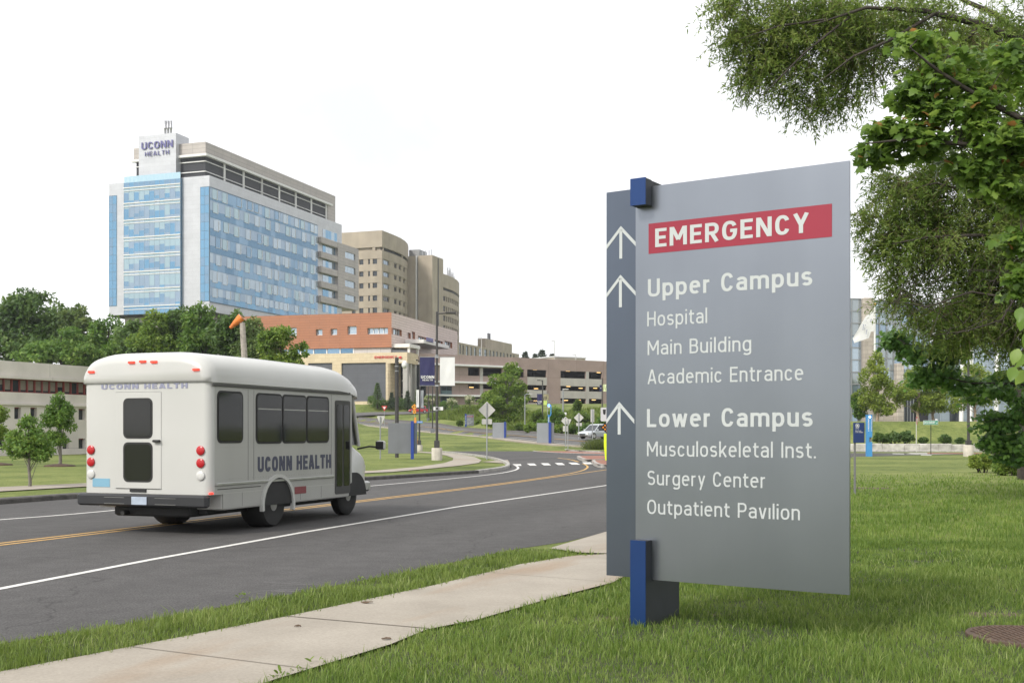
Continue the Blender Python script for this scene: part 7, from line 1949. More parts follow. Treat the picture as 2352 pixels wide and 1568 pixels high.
# wooded slope on the left
GW = 'trees on the wooded slope'
tree('deciduous_tree', 'tallest dark tree of the slope, above the left office building', 75, 152, [(65, 862, 48, 44), (87, 905, 40, 40), (85, 722, 72, 60), (15, 738, 62, 52), (130, 752, 58, 52), (60, 795, 110, 45), (-60, 760, 70, 60)], 20250, .55, LF_DARK, GW, .5, seed=1, nsub=30)
tree('deciduous_tree', 'dark tree with a broken outline just right of the tallest one', 185, 147, [(175, 862, 48, 44), (197, 905, 40, 40), (172, 745, 44, 46), (205, 768, 40, 42), (180, 800, 70, 40)], 10800, .5, LF_OLIVE, GW, .4, seed=2)
tree('deciduous_tree', 'bright low tree over the office roof, left of the bus roof', 140, 138, [(130, 862, 48, 44), (152, 905, 40, 40), (148, 790, 56, 42), (95, 815, 55, 32), (190, 815, 50, 32)], 10800, .42, LF_MID, GW, .35, seed=3)
tree('deciduous_tree', 'broad green tree left of the glass tower, low in the row', 250, 142, [(240, 862, 48, 44), (262, 905, 40, 40), (252, 772, 46, 48), (215, 800, 45, 36), (280, 808, 50, 36)], 10800, .45, LF_MID, GW, .4, seed=4)
tree('deciduous_tree', 'dark round tree below the left edge of the glass tower', 312, 136, [(302, 862, 48, 44), (324, 905, 40, 40), (305, 775, 44, 42), (330, 805, 50, 36)], 9450, .45, LF_DARK, GW, .4, seed=5)
tree('deciduous_tree', 'pale green pointed tree under the glazed bay of the tower', 352, 130, [(342, 862, 48, 44), (364, 905, 40, 40), (354, 748, 30, 36), (345, 782, 46, 40), (372, 800, 40, 36)], 9450, .4, LF_FRESH, GW, .35, seed=6)
tree('deciduous_tree', 'dark tree under the right edge of the glazed bay', 415, 133, [(405, 862, 48, 44), (427, 905, 40, 40), (416, 752, 46, 44), (400, 795, 50, 40)], 10125, .45, LF_DARK, GW, .4, seed=7)
tree('deciduous_tree', 'tall round green tree in front of the white corner of the tower', 458, 128, [(448, 862, 48, 44), (470, 905, 40, 40), (457, 738, 36, 42), (470, 785, 46, 46), (440, 780, 36, 40)], 10800, .42, LF_MID, GW, .4, seed=8)
tree('deciduous_tree', 'dark dense tree left of the windsock', 530, 124, [(520, 862, 48, 44), (542, 905, 40, 40), (535, 742, 34, 38), (512, 775, 46, 44), (552, 790, 40, 50)], 12150, .42, LF_DARK, GW, .4, seed=9)
tree('deciduous_tree', 'dark tree right behind the windsock pole', 585, 122, [(575, 862, 48, 44), (597, 905, 40, 40), (580, 768, 30, 38), (590, 810, 34, 36), (566, 815, 36, 34)], 8775, .4, LF_OLIVE, GW, .3, seed=10)
tree('deciduous_tree', 'open yellow green tree against the terracotta wall', 640, 104, [(630, 862, 48, 44), (652, 905, 40, 40), (648, 775, 34, 30), (612, 785, 24, 28), (688, 806, 22, 22), (640, 815, 40, 26), (672, 828, 26, 16)], 9450, .30, LF_FRESH, GW, .22, seed=12, nsub=16)
# lawn trees left of the bus
GL = 'young trees on the left lawn'
tree('lawn_tree', 'young round lawn tree with thin grey trunk, nearest on the left lawn', 66, 34.5, [(62, 1000, 40, 34), (70, 1035, 50, 28), (40, 1020, 32, 34), (90, 1010, 30, 32), (64, 972, 20, 18)], 5200, .11, LF_MID, GL, .05, M_GBARK, 20, lw=.5, zb=0, nsub=16)
tree('lawn_tree', 'taller young lawn tree beside the blurred rear of the bus', 137, 56, [(136, 935, 26, 30), (130, 975, 38, 38), (150, 960, 30, 40), (128, 1008, 28, 18)], 6000, .14, LF_MID, GL, .08, M_GBARK, 21, lw=.5, nsub=16)
tree('lawn_tree', 'young lawn tree cut by the left edge of the photo', -6, 58, [(-4, 950, 22, 20), (-14, 985, 34, 34)], 4500, .14, LF_FRESH, GL, .07, M_GBARK, 22, lw=.5)
for px_, D_, r_ in ((137, 56, .8), (-6, 58, .8)):
    X_ = pxx(px_, D_); m_ = MB().lathe([(r_, -.1), (r_ * .9, .06), (r_ * .3, .13), (.02, .14)], (X_, D_, hz1(X_, D_)), n=20).build('mulch_ring', mat('bark_mulch', (0.075, 0.045, 0.032), .95, var=.3, vs=7, bump=.5)); tag(m_, 'dark mulch ring round the taller young lawn tree' if px_ > 0 else 'dark mulch ring at the left photo edge', 'mulch ring')
# round tree before the garage
tree('round_tree', 'large rounded light green tree standing before the garage', 1166, 172, [(1175, 852, 24, 22), (1168, 880, 44, 28), (1192, 905, 30, 30), (1130, 912, 26, 20), (1160, 922, 52, 30), (1150, 955, 44, 28), (1186, 955, 34, 28), (1112, 922, 16, 12)], 14000, .36, LF_FRESH, None, .28, M_GBARK, 30, nsub=18)
# planting in front of the emergency building
def conifer(px, D, ptop, pbot, w, label, group, mt=LF_CONIF, dens=900, name='conifer', leaf=.34, zb=None):
    g = np.random.default_rng(int(px * 13)); x = pxx(px, D); z0 = z_of(pbot, D) if zb is None else zb; h = z_of(ptop, D) - z0; wr = w / F * D
    t = empty(name, (x, D, z0), 0, label, 'tree', group)
    u = g.uniform(.06, 1, dens) ** 1.0; lay_ = (np.floor(u * 11) + g.uniform(0, .55, dens)) / 11
    a = g.uniform(0, 6.2832, dens); rad = (1.03 - lay_) * wr * g.uniform(.25, 1.08, dens) * (1 + .18 * np.sin(a * 3 + np.floor(u * 11) * 2))
    P = np.stack([np.cos(a) * rad, np.sin(a) * rad, lay_ * h - rad * .18], -1)
    Dv = unit(np.stack([np.cos(a), np.sin(a), -.25 + g.normal(0, .35, dens)], -1) + g.normal(0, .25, (dens, 3))); Nv = unit(np.array((0, 0, 1.)) + g.normal(0, .35, (dens, 3)))
    ln = leaf * g.uniform(.6, 1.4, dens); leaves('crown', P, Dv, Nv, ln, ln * .45, 'lance', mt, t)
    MB().tube([(0, 0, -.3), (0, 0, h * .5), (0, 0, h * .98)], [wr * .09 + .05, wr * .05 + .03, .01], 8).build('trunk', M_BARK, t)
    return t
GP = 'young trees before the emergency building'
conifer(867, 256, 877, 934, 17, 'pointed young tree with a bare stem before the slate panel', GP, LF_DARK, 2200, 'young_tree')
conifer(899.6, 256, 900, 936, 9, 'narrow dark conifer left of the portico columns', GP, LF_CONIF, 1300)
conifer(936, 256, 896, 938, 10, 'narrow dark conifer in front of the portico columns', GP, LF_CONIF, 1500)
conifer(958, 257, 893, 938, 8, 'narrow conifer right of the portico columns, behind the second lamp', GP, LF_OLIVE, 1300)
conifer(1004, 256, 893, 932, 6, 'slim pale conifer behind the banner post', GP, LF_OLIVE, 700)
def dogwood(px, D, ptop, pbot, w, label):
    t = tree('flowering_tree', label, px, D, [(px, ptop + (pbot - ptop) * .42, w, (pbot - ptop) * .34), (px - w * .3, ptop + (pbot - ptop) * .25, w * .6, (pbot - ptop) * .2)], 900, .30, LF_OLIVE, 'white flowering trees', .1, M_GBARK, int(px))
    g = np.random.default_rng(int(px)); B_ = [(0, 0, (z_of(ptop + (pbot - ptop) * .4, D) - t.location.z), w / F * D, w / F * D, (pbot - ptop) * .36 / F * D)]
    P, d, _ = crown_pts(B_, 420, g); leaves('blossom', P, rdir(420, g), rdir(420, g), .3, .24, 'oval', LF_FLOWER, t)
dogwood(986, 255, 905, 936, 13, 'white flowering young tree right under the navy banner')
dogwood(1039, 250, 911, 938, 12, 'white flowering young tree left of the diamond sign back')
dogwood(1078.6, 230, 906, 937, 12, 'white flowering young tree above the small direction sign')
GS = 'shrubs below the garage'
def shrub(px, py, rx, ry, D, label, mt=LF_SHRUB, n=1600, leaf=.22, group=GS, extra=None, zb=None, name='shrub'):
    x = pxx(px, D)
    bl = [(px, py, rx, ry), (px - rx * .45, py + ry * .35, rx * .6, ry * .65), (px + rx * .5, py + ry * .3, rx * .55, ry * .7)] + (extra or [])
    zg = min(hz1(x, D), z_of(py + ry, D)) if zb is None else zb
    return tree(name, label, px, D, bl, n, leaf, mt, group, trunk=False, seed=int(px), cat='shrub', nsub=12, zb=zg)
shrub(1019, 926, 7.5, 7, 254, 'clipped dark round bush beside the stair glazing', LF_MID, 900, .25)
hedge = empty('hedge', (pxx(960, 245), 245, hz1(pxx(960, 245), 245)), 0, 'low dark hedge at the foot of the emergency building', 'hedge')
g = np.random.default_rng(77); n_ = 9000; hx_ = g.uniform(845, 1100, n_); Dh = 259 + g.uniform(-2.0, 2.0, n_) - (hx_ > 1030) * 4
X = (hx_ - CX) / F * Dh; zb_ = hz(X, Dh); hh = (1.3 + .5 * np.sin(X * .9) + .3 * np.sin(X * 2.3)) * g.uniform(0, 1, n_) ** .6
P = np.stack([X, Dh, zb_ + hh], -1) - np.array(hedge.location)
ln = .32 * g.uniform(.6, 1.3, n_); leaves('foliage', P, unit(rdir(n_, g) + np.array((0, 0, .5))), rdir(n_, g), ln, ln * .6, 'lance', LF_DARK, hedge)
# tall grass on the bank
def tufts(name, n, pxr, Dfun, hgt, wdt, mt, seed, label=None, keep=None):
    g = np.random.default_rng(seed); px_ = g.uniform(*pxr, n); D_ = Dfun(px_, g)
    X = (px_ - CX) / F * D_
    if keep is not None: k = keep(X, D_); X, D_ = X[k], D_[k]
    m = len(X); Z = hz(X, D_)
    hh = hgt * g.uniform(.45, 1.2, m) * (1 + .45 * np.sin(X * .31 + 1) * np.sin(D_ * .23))
    Dv = unit(np.stack([g.normal(0, .35, m), g.normal(0, .35, m), np.ones(m)], -1)); Nv = rdir(m, g)
    o = leaves(name, np.stack([X, D_, Z - .05], -1), Dv, Nv, hh, wdt * g.uniform(.7, 1.4, m), 'lance', mt, None)
    return tag(o, kind='stuff')
tufts('tall_grass', 34000, (985, 1420), lambda p, g: np.interp(p, (985, 1070, 1165, 1250, 1420), (222, 200, 166, 150, 142)) + g.uniform(0, 1, len(p)) ** 1.1 * np.interp(p, (985, 1100, 1420), (16, 38, 75)), 1.0, .26, leaf_mat('tall_grass_blades', (0.075, 0.115, 0.018), (0.135, 0.195, 0.034), (0.220, 0.275, 0.065), .35, vs=.12), 31)
for i, (px_, py_, rx_, ry_, D_, mt_, lb) in enumerate([
        (1231, 955, 16, 20, 146, LF_SHRUB, 'green shrub behind the lamp post with navy and green banners'), (1276, 953, 18, 20, 148, LF_MID, 'dark shrub right of the arched blue call tower'),
        (1326, 931, 10, 15, 168, LF_SHRUB, 'small pointed shrub before the right garage openings'), (1352, 984, 24, 13, 136, LF_DARK, 'dark spreading bush above the silver car'),
        (1313, 984, 15, 12, 138, LF_SHRUB, 'bright low bush behind the yield sign back'), (1282, 985, 14, 12, 136, LF_FRESH, 'light green bush right of the pale grey sign back'),
        (1219, 981, 15, 12, 142, LF_FRESH, 'light green bush left of the pale grey sign back'), (1194, 984, 13, 10, 150, LF_SHRUB, 'low green bush between the two grey sign backs'),
        (1340, 955, 26, 16, 158, LF_SHRUB, 'broad shrub on the bank under the garage'), (1100, 972, 6, 8, 186, LF_SHRUB, 'small bush right of the small direction sign'), (1056, 970, 7, 6, 190, LF_SHRUB, 'small bush left of the small direction sign'),
        (1250, 972, 16, 12, 143, LF_MID, 'bush under the lamp with the navy and green banners'), (1385, 972, 22, 18, 150, LF_MID, 'shrub half hidden behind the big sign')]):
    shrub(px_, py_, rx_, ry_, D_, lb, mt_, 2000, .24)
# ornamental grass on the island
g = np.random.default_rng(5); n_ = 1800; cx_, cy_ = pxx(1374, 103), 103.0
t = empty('ornamental_grass', (cx_, cy_, .1), 0, 'clump of tall ornamental grass on the roundabout island', 'plant')
P = np.stack([g.normal(0, .42, n_), g.normal(0, .35, n_), np.zeros(n_)], -1); Dv = unit(P * 1.1 + g.normal(0, .22, (n_, 3)) + np.array((0, 0, 1.))); ln = g.uniform(.5, 1.25, n_)
leaves('blades', P, Dv, rdir(n_, g), ln, .05, 'lance', leaf_mat('ornamental_grass_blades', (0.050, 0.080, 0.020), (0.110, 0.150, 0.040), (0.200, 0.240, 0.080), .3), t)
# conifers behind the garage roof
for (zx, zt2, w, lb) in ((1015, 262, 9, 'leftmost broad conifer top above the garage roof'), (1180, 292, 6, 'short conifer top left of the tallest one above the garage'), (1290, 226, 12, 'tallest conifer top above the garage roof'), (1455, 292, 7, 'rightmost conifer top beside the thin roof lamp')):
    p = Z6(zx, zt2); conifer(p[0], 352, p[1], 860, w * 2.2, lb, 'conifers behind the garage', LF_CONIF, 1500, leaf=.7)
# birches and shrubs on the right bank
GB = 'birches on the right bank'
tree('birch_tree', 'tall yellow green birch beside the white flagpole', 2014, 128, [(2012, 832, 20, 32), (2004, 870, 36, 34), (2024, 895, 34, 36), (1990, 912, 30, 30), (2030, 935, 28, 22)], 9000, .24, LF_BIRCH, GB, .16, M_BIRCH, 50)
tree('birch_tree', 'birch with its stem behind the red yield sign', 2110, 130, [(2100, 868, 30, 34), (2085, 905, 34, 30), (2118, 925, 32, 26)], 7500, .24, LF_BIRCH, GB, .15, M_BIRCH, 51)
tree('birch_tree', 'birch with its stem behind the green street sign', 2145, 131, [(2150, 880, 32, 36), (2138, 915, 30, 28), (2172, 925, 34, 26)], 7500, .24, LF_BIRCH, GB, .15, M_BIRCH, 52)
tree('birch_tree', 'birch behind the right lamp post', 2240, 133, [(2238, 870, 36, 40), (2265, 905, 36, 34), (2215, 915, 30, 30)], 7500, .24, LF_BIRCH, GB, .15, M_BIRCH, 53)
tree('lawn_tree', 'small green tree next to the right edge of the big sign', 1970, 129, [(1968, 925, 16, 22), (1976, 945, 16, 16)], 3500, .22, LF_MID, None, .08, M_GBARK, 54)
GD = 'dark shrubs on the bank'
for px_, py_, rx_, ry_, lb in ((2022, 1004, 16, 12, 'dark shrub just right of the blue call tower'), (2050, 1003, 16, 13, 'dark shrub second from the call tower'), (2081, 1002, 18, 14, 'largest dark shrub, left of the red yield sign'), (2121, 1009, 11, 7, 'low shrub between the yield and street signs'), (2172, 1006, 14, 10, 'dark shrub right of the green street sign'), (2205, 1011, 9, 6, 'small shrub left of the right lamp post')):
    shrub(px_, py_, rx_, ry_, 112, lb, LF_DARK, 2200, .16, GD)
tree('deciduous_tree', 'green hedge tree closing the view at the far right bank', 2330, 124, [(2330, 940, 60, 40), (2400, 900, 70, 60), (2290, 965, 30, 20)], 7000, .3, LF_MID, None, .2, None, 60)
shrub(2258, 1058, 30, 14, 47, 'yellow green brush at the lawn edge below the maple', LF_BIRCH, 3000, .12, 'brush at the lawn edge', zb=0)
shrub(2325, 1062, 46, 24, 44, 'larger weedy brush at the right photo edge', LF_FRESH, 4500, .12, 'brush at the lawn edge', zb=0)

# ---- willow on the right, trunk just outside the frame
g = np.random.default_rng(90); D = 26.0; tx = pxx(2490, D)
wil = empty('willow_tree', (tx, D, 0), 0, 'big willow with narrow leaves overhanging from the right', 'tree')
WB = [(1692, 22, 60, 55), (1722, 100, 66, 66), (1772, 160, 66, 56), (1835, 105, 85, 80), (1848, 205, 55, 48), (1900, 50, 95, 70), (1985, 130, 70, 75), (2000, 35, 110, 60), (1900, 240, 34, 28), (2100, 50, 110, 75), (2200, 100, 120, 100), (2310, 130, 100, 110), (1800, 20, 90, 50), (1960, 215, 40, 30),
      (2062, 430, 62, 55), (2020, 492, 46, 46), (2110, 530, 86, 76), (2200, 450, 110, 100), (2240, 600, 110, 86), (2095, 625, 66, 50), (2310, 520, 100, 140), (2150, 715, 74, 46), (2250, 730, 90, 60), (2050, 560, 44, 44), (2320, 350, 80, 110), (2340, 690, 70, 80), (2075, 690, 40, 30), (2150, 400, 80, 60), (2320, 620, 70, 70), (2290, 700, 90, 60), (2345, 780, 50, 40), (2200, 760, 60, 36), (2330, 440, 60, 60)]
nt_ = 9400
blw = pxblobs(WB, D, 1.0); ar = np.array([b_[3] * b_[5] for b_ in blw]); ar = ar / ar.sum()
bc = np.array(blw); kk = g.choice(len(blw), nt_, p=ar)
# twig starts gathered in sprays so that gaps of sky stay between them
spr = [rdir(16, g) * g.uniform(.2, 1.0, (16, 1)) ** .6 for _ in blw]
ks = g.integers(0, 16, nt_)
off = np.stack([spr[a][c] for a, c in zip(kk, ks)]) + g.normal(0, .23, (nt_, 3))
P0 = bc[kk, :3] + off * bc[kk, 3:6] * .86
out = unit(off * np.array((1, 1, .3)) + np.array((-.25, -.1, 0)))
dv = unit(out * .75 + np.array((0, 0, -.40)) + g.normal(0, .5, (nt_, 3)))
LP, LD, LN, twigs = [], [], [], MB()
nl = 13
for s in range(nl):
    f = s / (nl - 1); L_ = .55
    pos = P0 + dv * (L_ * f) + np.array((0, 0, -.16)) * (f * f)
    side = rdir(nt_, g); ld = unit(dv * .6 + side * .95 + np.array((0, 0, -.18)))
    LP.append(pos); LD.append(ld); LN.append(unit(g.normal(0, .6, (nt_, 3)) + np.array((0, 0, 1.))))
LP = np.concatenate(LP) - np.array((tx, D, 0)); LD = np.concatenate(LD); LN = np.concatenate(LN)
k = g.random(len(LP)) < .92; LP, LD, LN = LP[k], LD[k], LN[k]
ln = g.uniform(.105, .175, len(LP)); leaves('crown', LP, LD, LN, ln, ln * .235, 'lance', LF_WILL, wil)
for i in range(0, nt_, 2):
    a = P0[i]; b_ = a + dv[i] * .31 + np.array((0, 0, -.04)); c = a + dv[i] * .62 + np.array((0, 0, -.16)); a0 = a - dv[i] * .15 + np.array((0, 0, .02))
    o_ = np.array((tx, D, 0)); twigs.tube([tuple(a0 - o_), tuple(b_ - o_), tuple(c - o_)], [.006, .004, .002], 3, cap=False)
twigs.build('twigs', mat('willow_twig', (0.12, 0.09, 0.05), .8, var=.2), wil)
b = MB()
def lim(pts, r):
    b.tube([tuple(Vector(at(*p)) - Vector((tx, D, 0))) for p in pts], r, 9)
b.tube([(.2, 0, -.3), (.05, 0, 2), (-.1, .1, 4.5), (.1, .2, 8), (.4, .3, 12)], [.5, .42, .38, .28, .12], 14)
lim([(2480, 300, 26), (2380, 110, 25.6), (2250, 55, 25.4), (2120, 25, 25.2), (1990, 18, 25), (1860, 60, 24.8)], [0.124, 0.105, 0.081, 0.056, 0.037, 0.012])
lim([(2400, 130, 26.4), (2280, 30, 26.6), (2140, -30, 26.8)], [0.087, 0.062, 0.031])
lim([(2150, 30, 25.2), (2050, 90, 24.8), (1960, 130, 24.6), (1880, 190, 24.5)], [0.046, 0.034, 0.025, 0.009])
lim([(2250, 60, 25.4), (2180, 130, 25.2), (2110, 190, 25), (2060, 230, 24.9)], [0.050, 0.034, 0.022, 0.007])
lim([(1950, 40, 25), (1850, 120, 24.7), (1790, 180, 24.6), (1750, 220, 24.5)], [0.031, 0.022, 0.015, 0.006])
lim([(1900, 45, 25), (1790, 60, 24.8), (1700, 90, 24.7)], [0.028, 0.019, 0.006])
lim([(2485, 560, 26), (2380, 560, 25.8), (2250, 540, 25.4), (2130, 545, 25.2), (2050, 560, 25)], [0.093, 0.068, 0.043, 0.025, 0.009])
lim([(2480, 780, 26), (2352, 690, 25), (2230, 670, 24.8), (2130, 705, 24.6), (2050, 690, 24.5)], [0.056, 0.034, 0.022, 0.015, 0.006])
lim([(2352, 650, 25), (2300, 735, 24.9), (2220, 760, 24.8), (2140, 770, 24.8)], [0.025, 0.019, 0.014, 0.005])
lim([(2370, 560, 25.8), (2260, 450, 25.6), (2150, 420, 25.4), (2070, 440, 25.3)], [0.050, 0.031, 0.019, 0.007])
for s in range(46):
    x0 = g.uniform(2090, 2400); y0 = g.uniform(560, 760); lim([(x0, y0, 25), (x0 - g.uniform(10, 60), y0 + g.uniform(-30, 40), 24.8), (x0 - g.uniform(40, 120), y0 + g.uniform(0, 90), 24.6)], [0.010, 0.007, 0.002])
b.build('trunk', M_BARK, wil, True, 60)

# ---- near maple, trunk outside the frame on the right
def maple(label, D, tpx, MBL, n, size, mt, seed, nsub, r0, hgt, lims, alt=None):
    g = np.random.default_rng(seed); tx = pxx(tpx, D)
    t = empty('maple_tree', (tx, D, 0), 0, label, 'tree', 'maples at the right edge')
    B_ = [(bx - tx, by - D, bz, rx, ry, rz) for bx, by, bz, rx, ry, rz in pxblobs(MBL, D, 1.0)]
    C, S = [], []
    for bx, by, bz, rx, ry, rz in B_:
        d = rdir(nsub, g) * g.uniform(.15, 1, (nsub, 1)) ** .6; C.append(np.array((bx, by, bz)) + d * np.array((rx, ry, rz)) * .9)
    C = np.concatenate(C)
    k = g.integers(0, len(C), n)
    sp_ = np.median([b_[3] for b_ in B_]) * .34
    P = C[k] + g.normal(0, 1, (n, 3)) * np.array((sp_, sp_, sp_ * .42))
    Dv = unit(np.stack([g.normal(-.25, .7, n), g.normal(-.25, .7, n), g.normal(-.55, .35, n)], -1)); Nv = unit(g.normal(0, .45, (n, 3)) + np.array((-.1, -.35, 1.)))
    ln = size * g.uniform(.55, 1.2, n)
    mi = (g.random(n) < .012).astype(int) if alt else None
    leaves('crown', P, Dv, Nv, ln, ln * .95, 'maple', [mt, alt] if alt else mt, t, mi)
    b = MB()
    b.tube([(0, 0, -.3), (.05, 0, hgt * .3), (-.05, .05, hgt * .6), (.1, 0, hgt)], [r0 * 1.2, r0, r0 * .75, r0 * .2], 12)
    o_ = Vector((tx, D, 0))
    for pts, r in lims:
        vs_ = [Vector(at(*p)) - o_ for p in pts]; b.tube([tuple(v) for v in vs_], [r * (1 - .85 * i / (len(vs_) - 1)) for i in range(len(vs_))], 7)
        for q in range(len(C) // max(1, len(lims)) // 2):
            c = Vector(C[g.integers(0, len(C))]); s = min(vs_, key=lambda v: (v - c).length)
            if (s - c).length < sp_ * 7: b.tube([tuple(s), tuple(s.lerp(c, .5) + Vector((0, 0, .03))), tuple(c)], [r * .16, r * .11, r * .04], 4)
    b.build('trunk', M_BARK, t, True, 60)
    return t
AUT = leaf_mat('reddening_maple_leaves', (0.200, 0.110, 0.030), (0.280, 0.150, 0.040), (0.360, 0.200, 0.060), .45)
maple('bright green maple with lobed leaves reaching in at the upper right', 13.0, 2560, [(2105, 105, 42, 36), (2150, 175, 72, 52), (2105, 215, 50, 34), (2230, 150, 76, 70), (2200, 250, 80, 56), (2040, 298, 52, 24), (2015, 345, 36, 36), (2110, 330, 70, 46), (2200, 340, 90, 56), (2300, 230, 80, 96), (2290, 360, 80, 66), (2240, 405, 46, 24), (2335, 540, 34, 40), (2340, 450, 46, 46), (2345, 640, 30, 40), (2300, 420, 50, 40), (2130, 260, 60, 50), (2260, 290, 80, 60), (2330, 130, 50, 60), (2330, 330, 50, 60)], 5400, .115, LF_MAPLE, 101, 11, .16, 7.0,
      [([(2560, 420, 13), (2400, 300, 12.9), (2260, 230, 12.8), (2150, 160, 12.7), (2090, 110, 12.6)], .05), ([(2480, 380, 13), (2330, 340, 12.9), (2200, 330, 12.8), (2080, 320, 12.7), (1990, 330, 12.6)], .045), ([(2560, 640, 13), (2420, 560, 12.9), (2345, 530, 12.8)], .03)], AUT)
maple('darker maple hanging low beside the right lamp post', 28.5, 2460, [(2055, 780, 26, 24), (2108, 812, 44, 36), (2168, 850, 44, 36), (2190, 800, 50, 40), (2132, 868, 28, 22), (2230, 895, 50, 30), (2292, 960, 44, 36), (2325, 1000, 46, 40), (2310, 880, 46, 40), (2345, 940, 40, 50), (2290, 1015, 30, 22), (2330, 1040, 40, 22)], 7000, .14, LF_MAPLED, 102, 8, .22, 7.0,
      [([(2460, 780, 28.5), (2330, 770, 28.3), (2200, 800, 28.2), (2080, 790, 28)], .06), ([(2460, 900, 28.5), (2330, 880, 28.3), (2230, 880, 28.2), (2150, 860, 28)], .05), ([(2460, 960, 28.5), (2350, 950, 28.3), (2260, 970, 28.2)], .04)], None)
# dark trunk at the right photo edge, and leaf sprays close to the camera
t = empty('bare_trunk', (pxx(2349, 40), 40, 0), 0, 'dark tree trunk at the right photo edge behind the brush', 'tree')
MB().tube([(0, 0, -.2), (.03, 0, 1.5), (-.05, 0, 3.2), (-.5, .2, 5.2)], [.2, .17, .15, .1], 10).tube([(-.02, 0, 2.6), (.5, 0, 4), (.9, 0, 5.5)], [.12, .09, .05], 8).build('trunk', M_BARK, t, True, 60)
g = np.random.default_rng(7); D = 6.2; x = pxx(2440, D); zc_ = z_of(760, D)
t = empty('leafy_branch', (x, D, zc_), 0, 'spray of large bright leaves entering at the right edge, close to the camera', 'branch')
Q = [at(2346, 705, 6.1), at(2352, 722, 6.2), at(2340, 800, 6.0), at(2350, 812, 6.2), at(2330, 842, 6.0), at(2352, 850, 6.1), at(2365, 760, 6.1), at(2370, 700, 6.0), at(2372, 830, 6.1)]
P = np.array(Q) - np.array((x, D, zc_)); n_ = len(P)
leaves('foliage', P, unit(np.stack([g.normal(-.35, .3, n_), g.normal(-.2, .3, n_), np.full(n_, -1.)], -1)), unit(np.stack([g.normal(0, .3, n_), np.full(n_, -1.), g.normal(.5, .3, n_)], -1)), .095, .064, 'broad', LF_MAPLE, t)
b = MB(); b.tube([(.5, 0, .3), (.1, 0, .1), tuple(P[0])], [.008, .005, .002], 5).tube([(.1, 0, .1), tuple((P[2] + P[3]) / 2), tuple(P[4])], [.005, .004, .002], 5); b.build('twig', M_BARK, t)

# ================================================================== GRASS BLADES
def blades(name, polys, holes, n, Dr, h, w, mt, seed, power=2.0, xr=None, fade=0.0, lean=.35, clump=1.0):
    g = np.random.default_rng(seed)
    u = g.uniform(0, 1, n); D_ = (Dr[0] ** (2 - power) + u * (Dr[1] ** (2 - power) - Dr[0] ** (2 - power))) ** (1 / (2 - power)) if power != 2 else Dr[0] * (Dr[1] / Dr[0]) ** u
    p_ = g.uniform(-60, 2412, n) if xr is None else g.uniform(*xr, n)
    X = (p_ - CX) / F * D_
    k = np.zeros(n, bool)
    for P in polys: k |= zin(P, X, D_)
    for P in holes: k &= ~zin(P, X, D_)
    k &= g.random(n) < np.clip(1.25 - (D_ - Dr[0]) / (Dr[1] - Dr[0]) * fade, .0, 1)
    X, D_ = X[k], D_[k]; m = len(X)
    cl_ = g.normal(0, .035, (m, 2)) * clump; X = X + cl_[:, 0]; D_ = D_ + cl_[:, 1]
    tuft = np.sin(X * 23 + 3 * np.sin(D_ * 7)) * np.sin(D_ * 21 + 3 * np.sin(X * 9))
    sc = 1 + .45 * tuft + .35 * np.sin(X * 1.7 + D_ * .9) * np.sin(D_ * 2.3 - X * .6) + .25 * np.sin(X * 5.1) * np.sin(D_ * 4.3)
    hh = h(D_) * np.clip(sc, .4, 1.7) * g.uniform(.45, 1.3, m)
    ww = w(D_) * g.uniform(.7, 1.3, m)
    a = g.uniform(0, 6.2832, m); ln_ = lean * g.uniform(.1, 1.5, m)
    lx_, ly_ = np.cos(a) * ln_, np.sin(a) * ln_
    sa = a + g.normal(1.57, .5, m); sx_, sy_ = np.cos(sa) * ww / 2, np.sin(sa) * ww / 2
    V = np.zeros((m, 5, 3))
    V[:, 0] = np.stack([X - sx_, D_ - sy_, np.full(m, -.005)], -1); V[:, 1] = np.stack([X + sx_, D_ + sy_, np.full(m, -.005)], -1)
    V[:, 2] = np.stack([X + sx_ * .75 + lx_ * hh * .35, D_ + sy_ * .75 + ly_ * hh * .35, hh * .62], -1)
    V[:, 3] = np.stack([X - sx_ * .75 + lx_ * hh * .35, D_ - sy_ * .75 + ly_ * hh * .35, hh * .62], -1)
    V[:, 4] = np.stack([X + lx_ * hh, D_ + ly_ * hh, hh], -1)
    return tag(np_mesh(name, V, [(0, 1, 2, 3), (3, 2, 4)], mt), kind='stuff')
GR = leaf_mat('grass_blades', (0.062, 0.116, 0.018), (0.124, 0.208, 0.033), (0.26, 0.325, 0.085), .42, .55, vs=.8)
GR2 = leaf_mat('verge_grass_blades', (0.070, 0.115, 0.020), (0.140, 0.210, 0.038), (0.27, 0.32, 0.10), .4, .55, vs=1.3)
lawn = [(pxx(634, 7.4) - 1.6, 6.0)] + list(reversed([gp(1450, 1320), gp(1406, 1344), gp(1250, 1385), gp(1094, 1431), gp(981, 1453), gp(897, 1488), gp(634, 1569), gp(400, 1650)])) + [gp(1500, 1292), gp(1600, 1240), gp(1700, 1190), gp(1850, 1110), gp(1960, 1052), gp(2450, 1044), (60, 30), (22, 6.0)]
GRL = leaf_mat('long_grass_blades', (0.10, 0.16, 0.03), (0.20, 0.28, 0.06), (0.34, 0.38, 0.15), .45, .5, vs=2.0)
lawn_near = [(pxx(634, 7.4) - 1.6, 6.0)] + list(reversed([gp(1450, 1321), gp(1406, 1345), gp(1250, 1386), gp(1094, 1432), gp(981, 1454), gp(897, 1489), gp(634, 1570), gp(400, 1651)])) + [gp(1520, 1310), gp(1700, 1245), (22, 17.5), (22, 6.0)]
worn = []
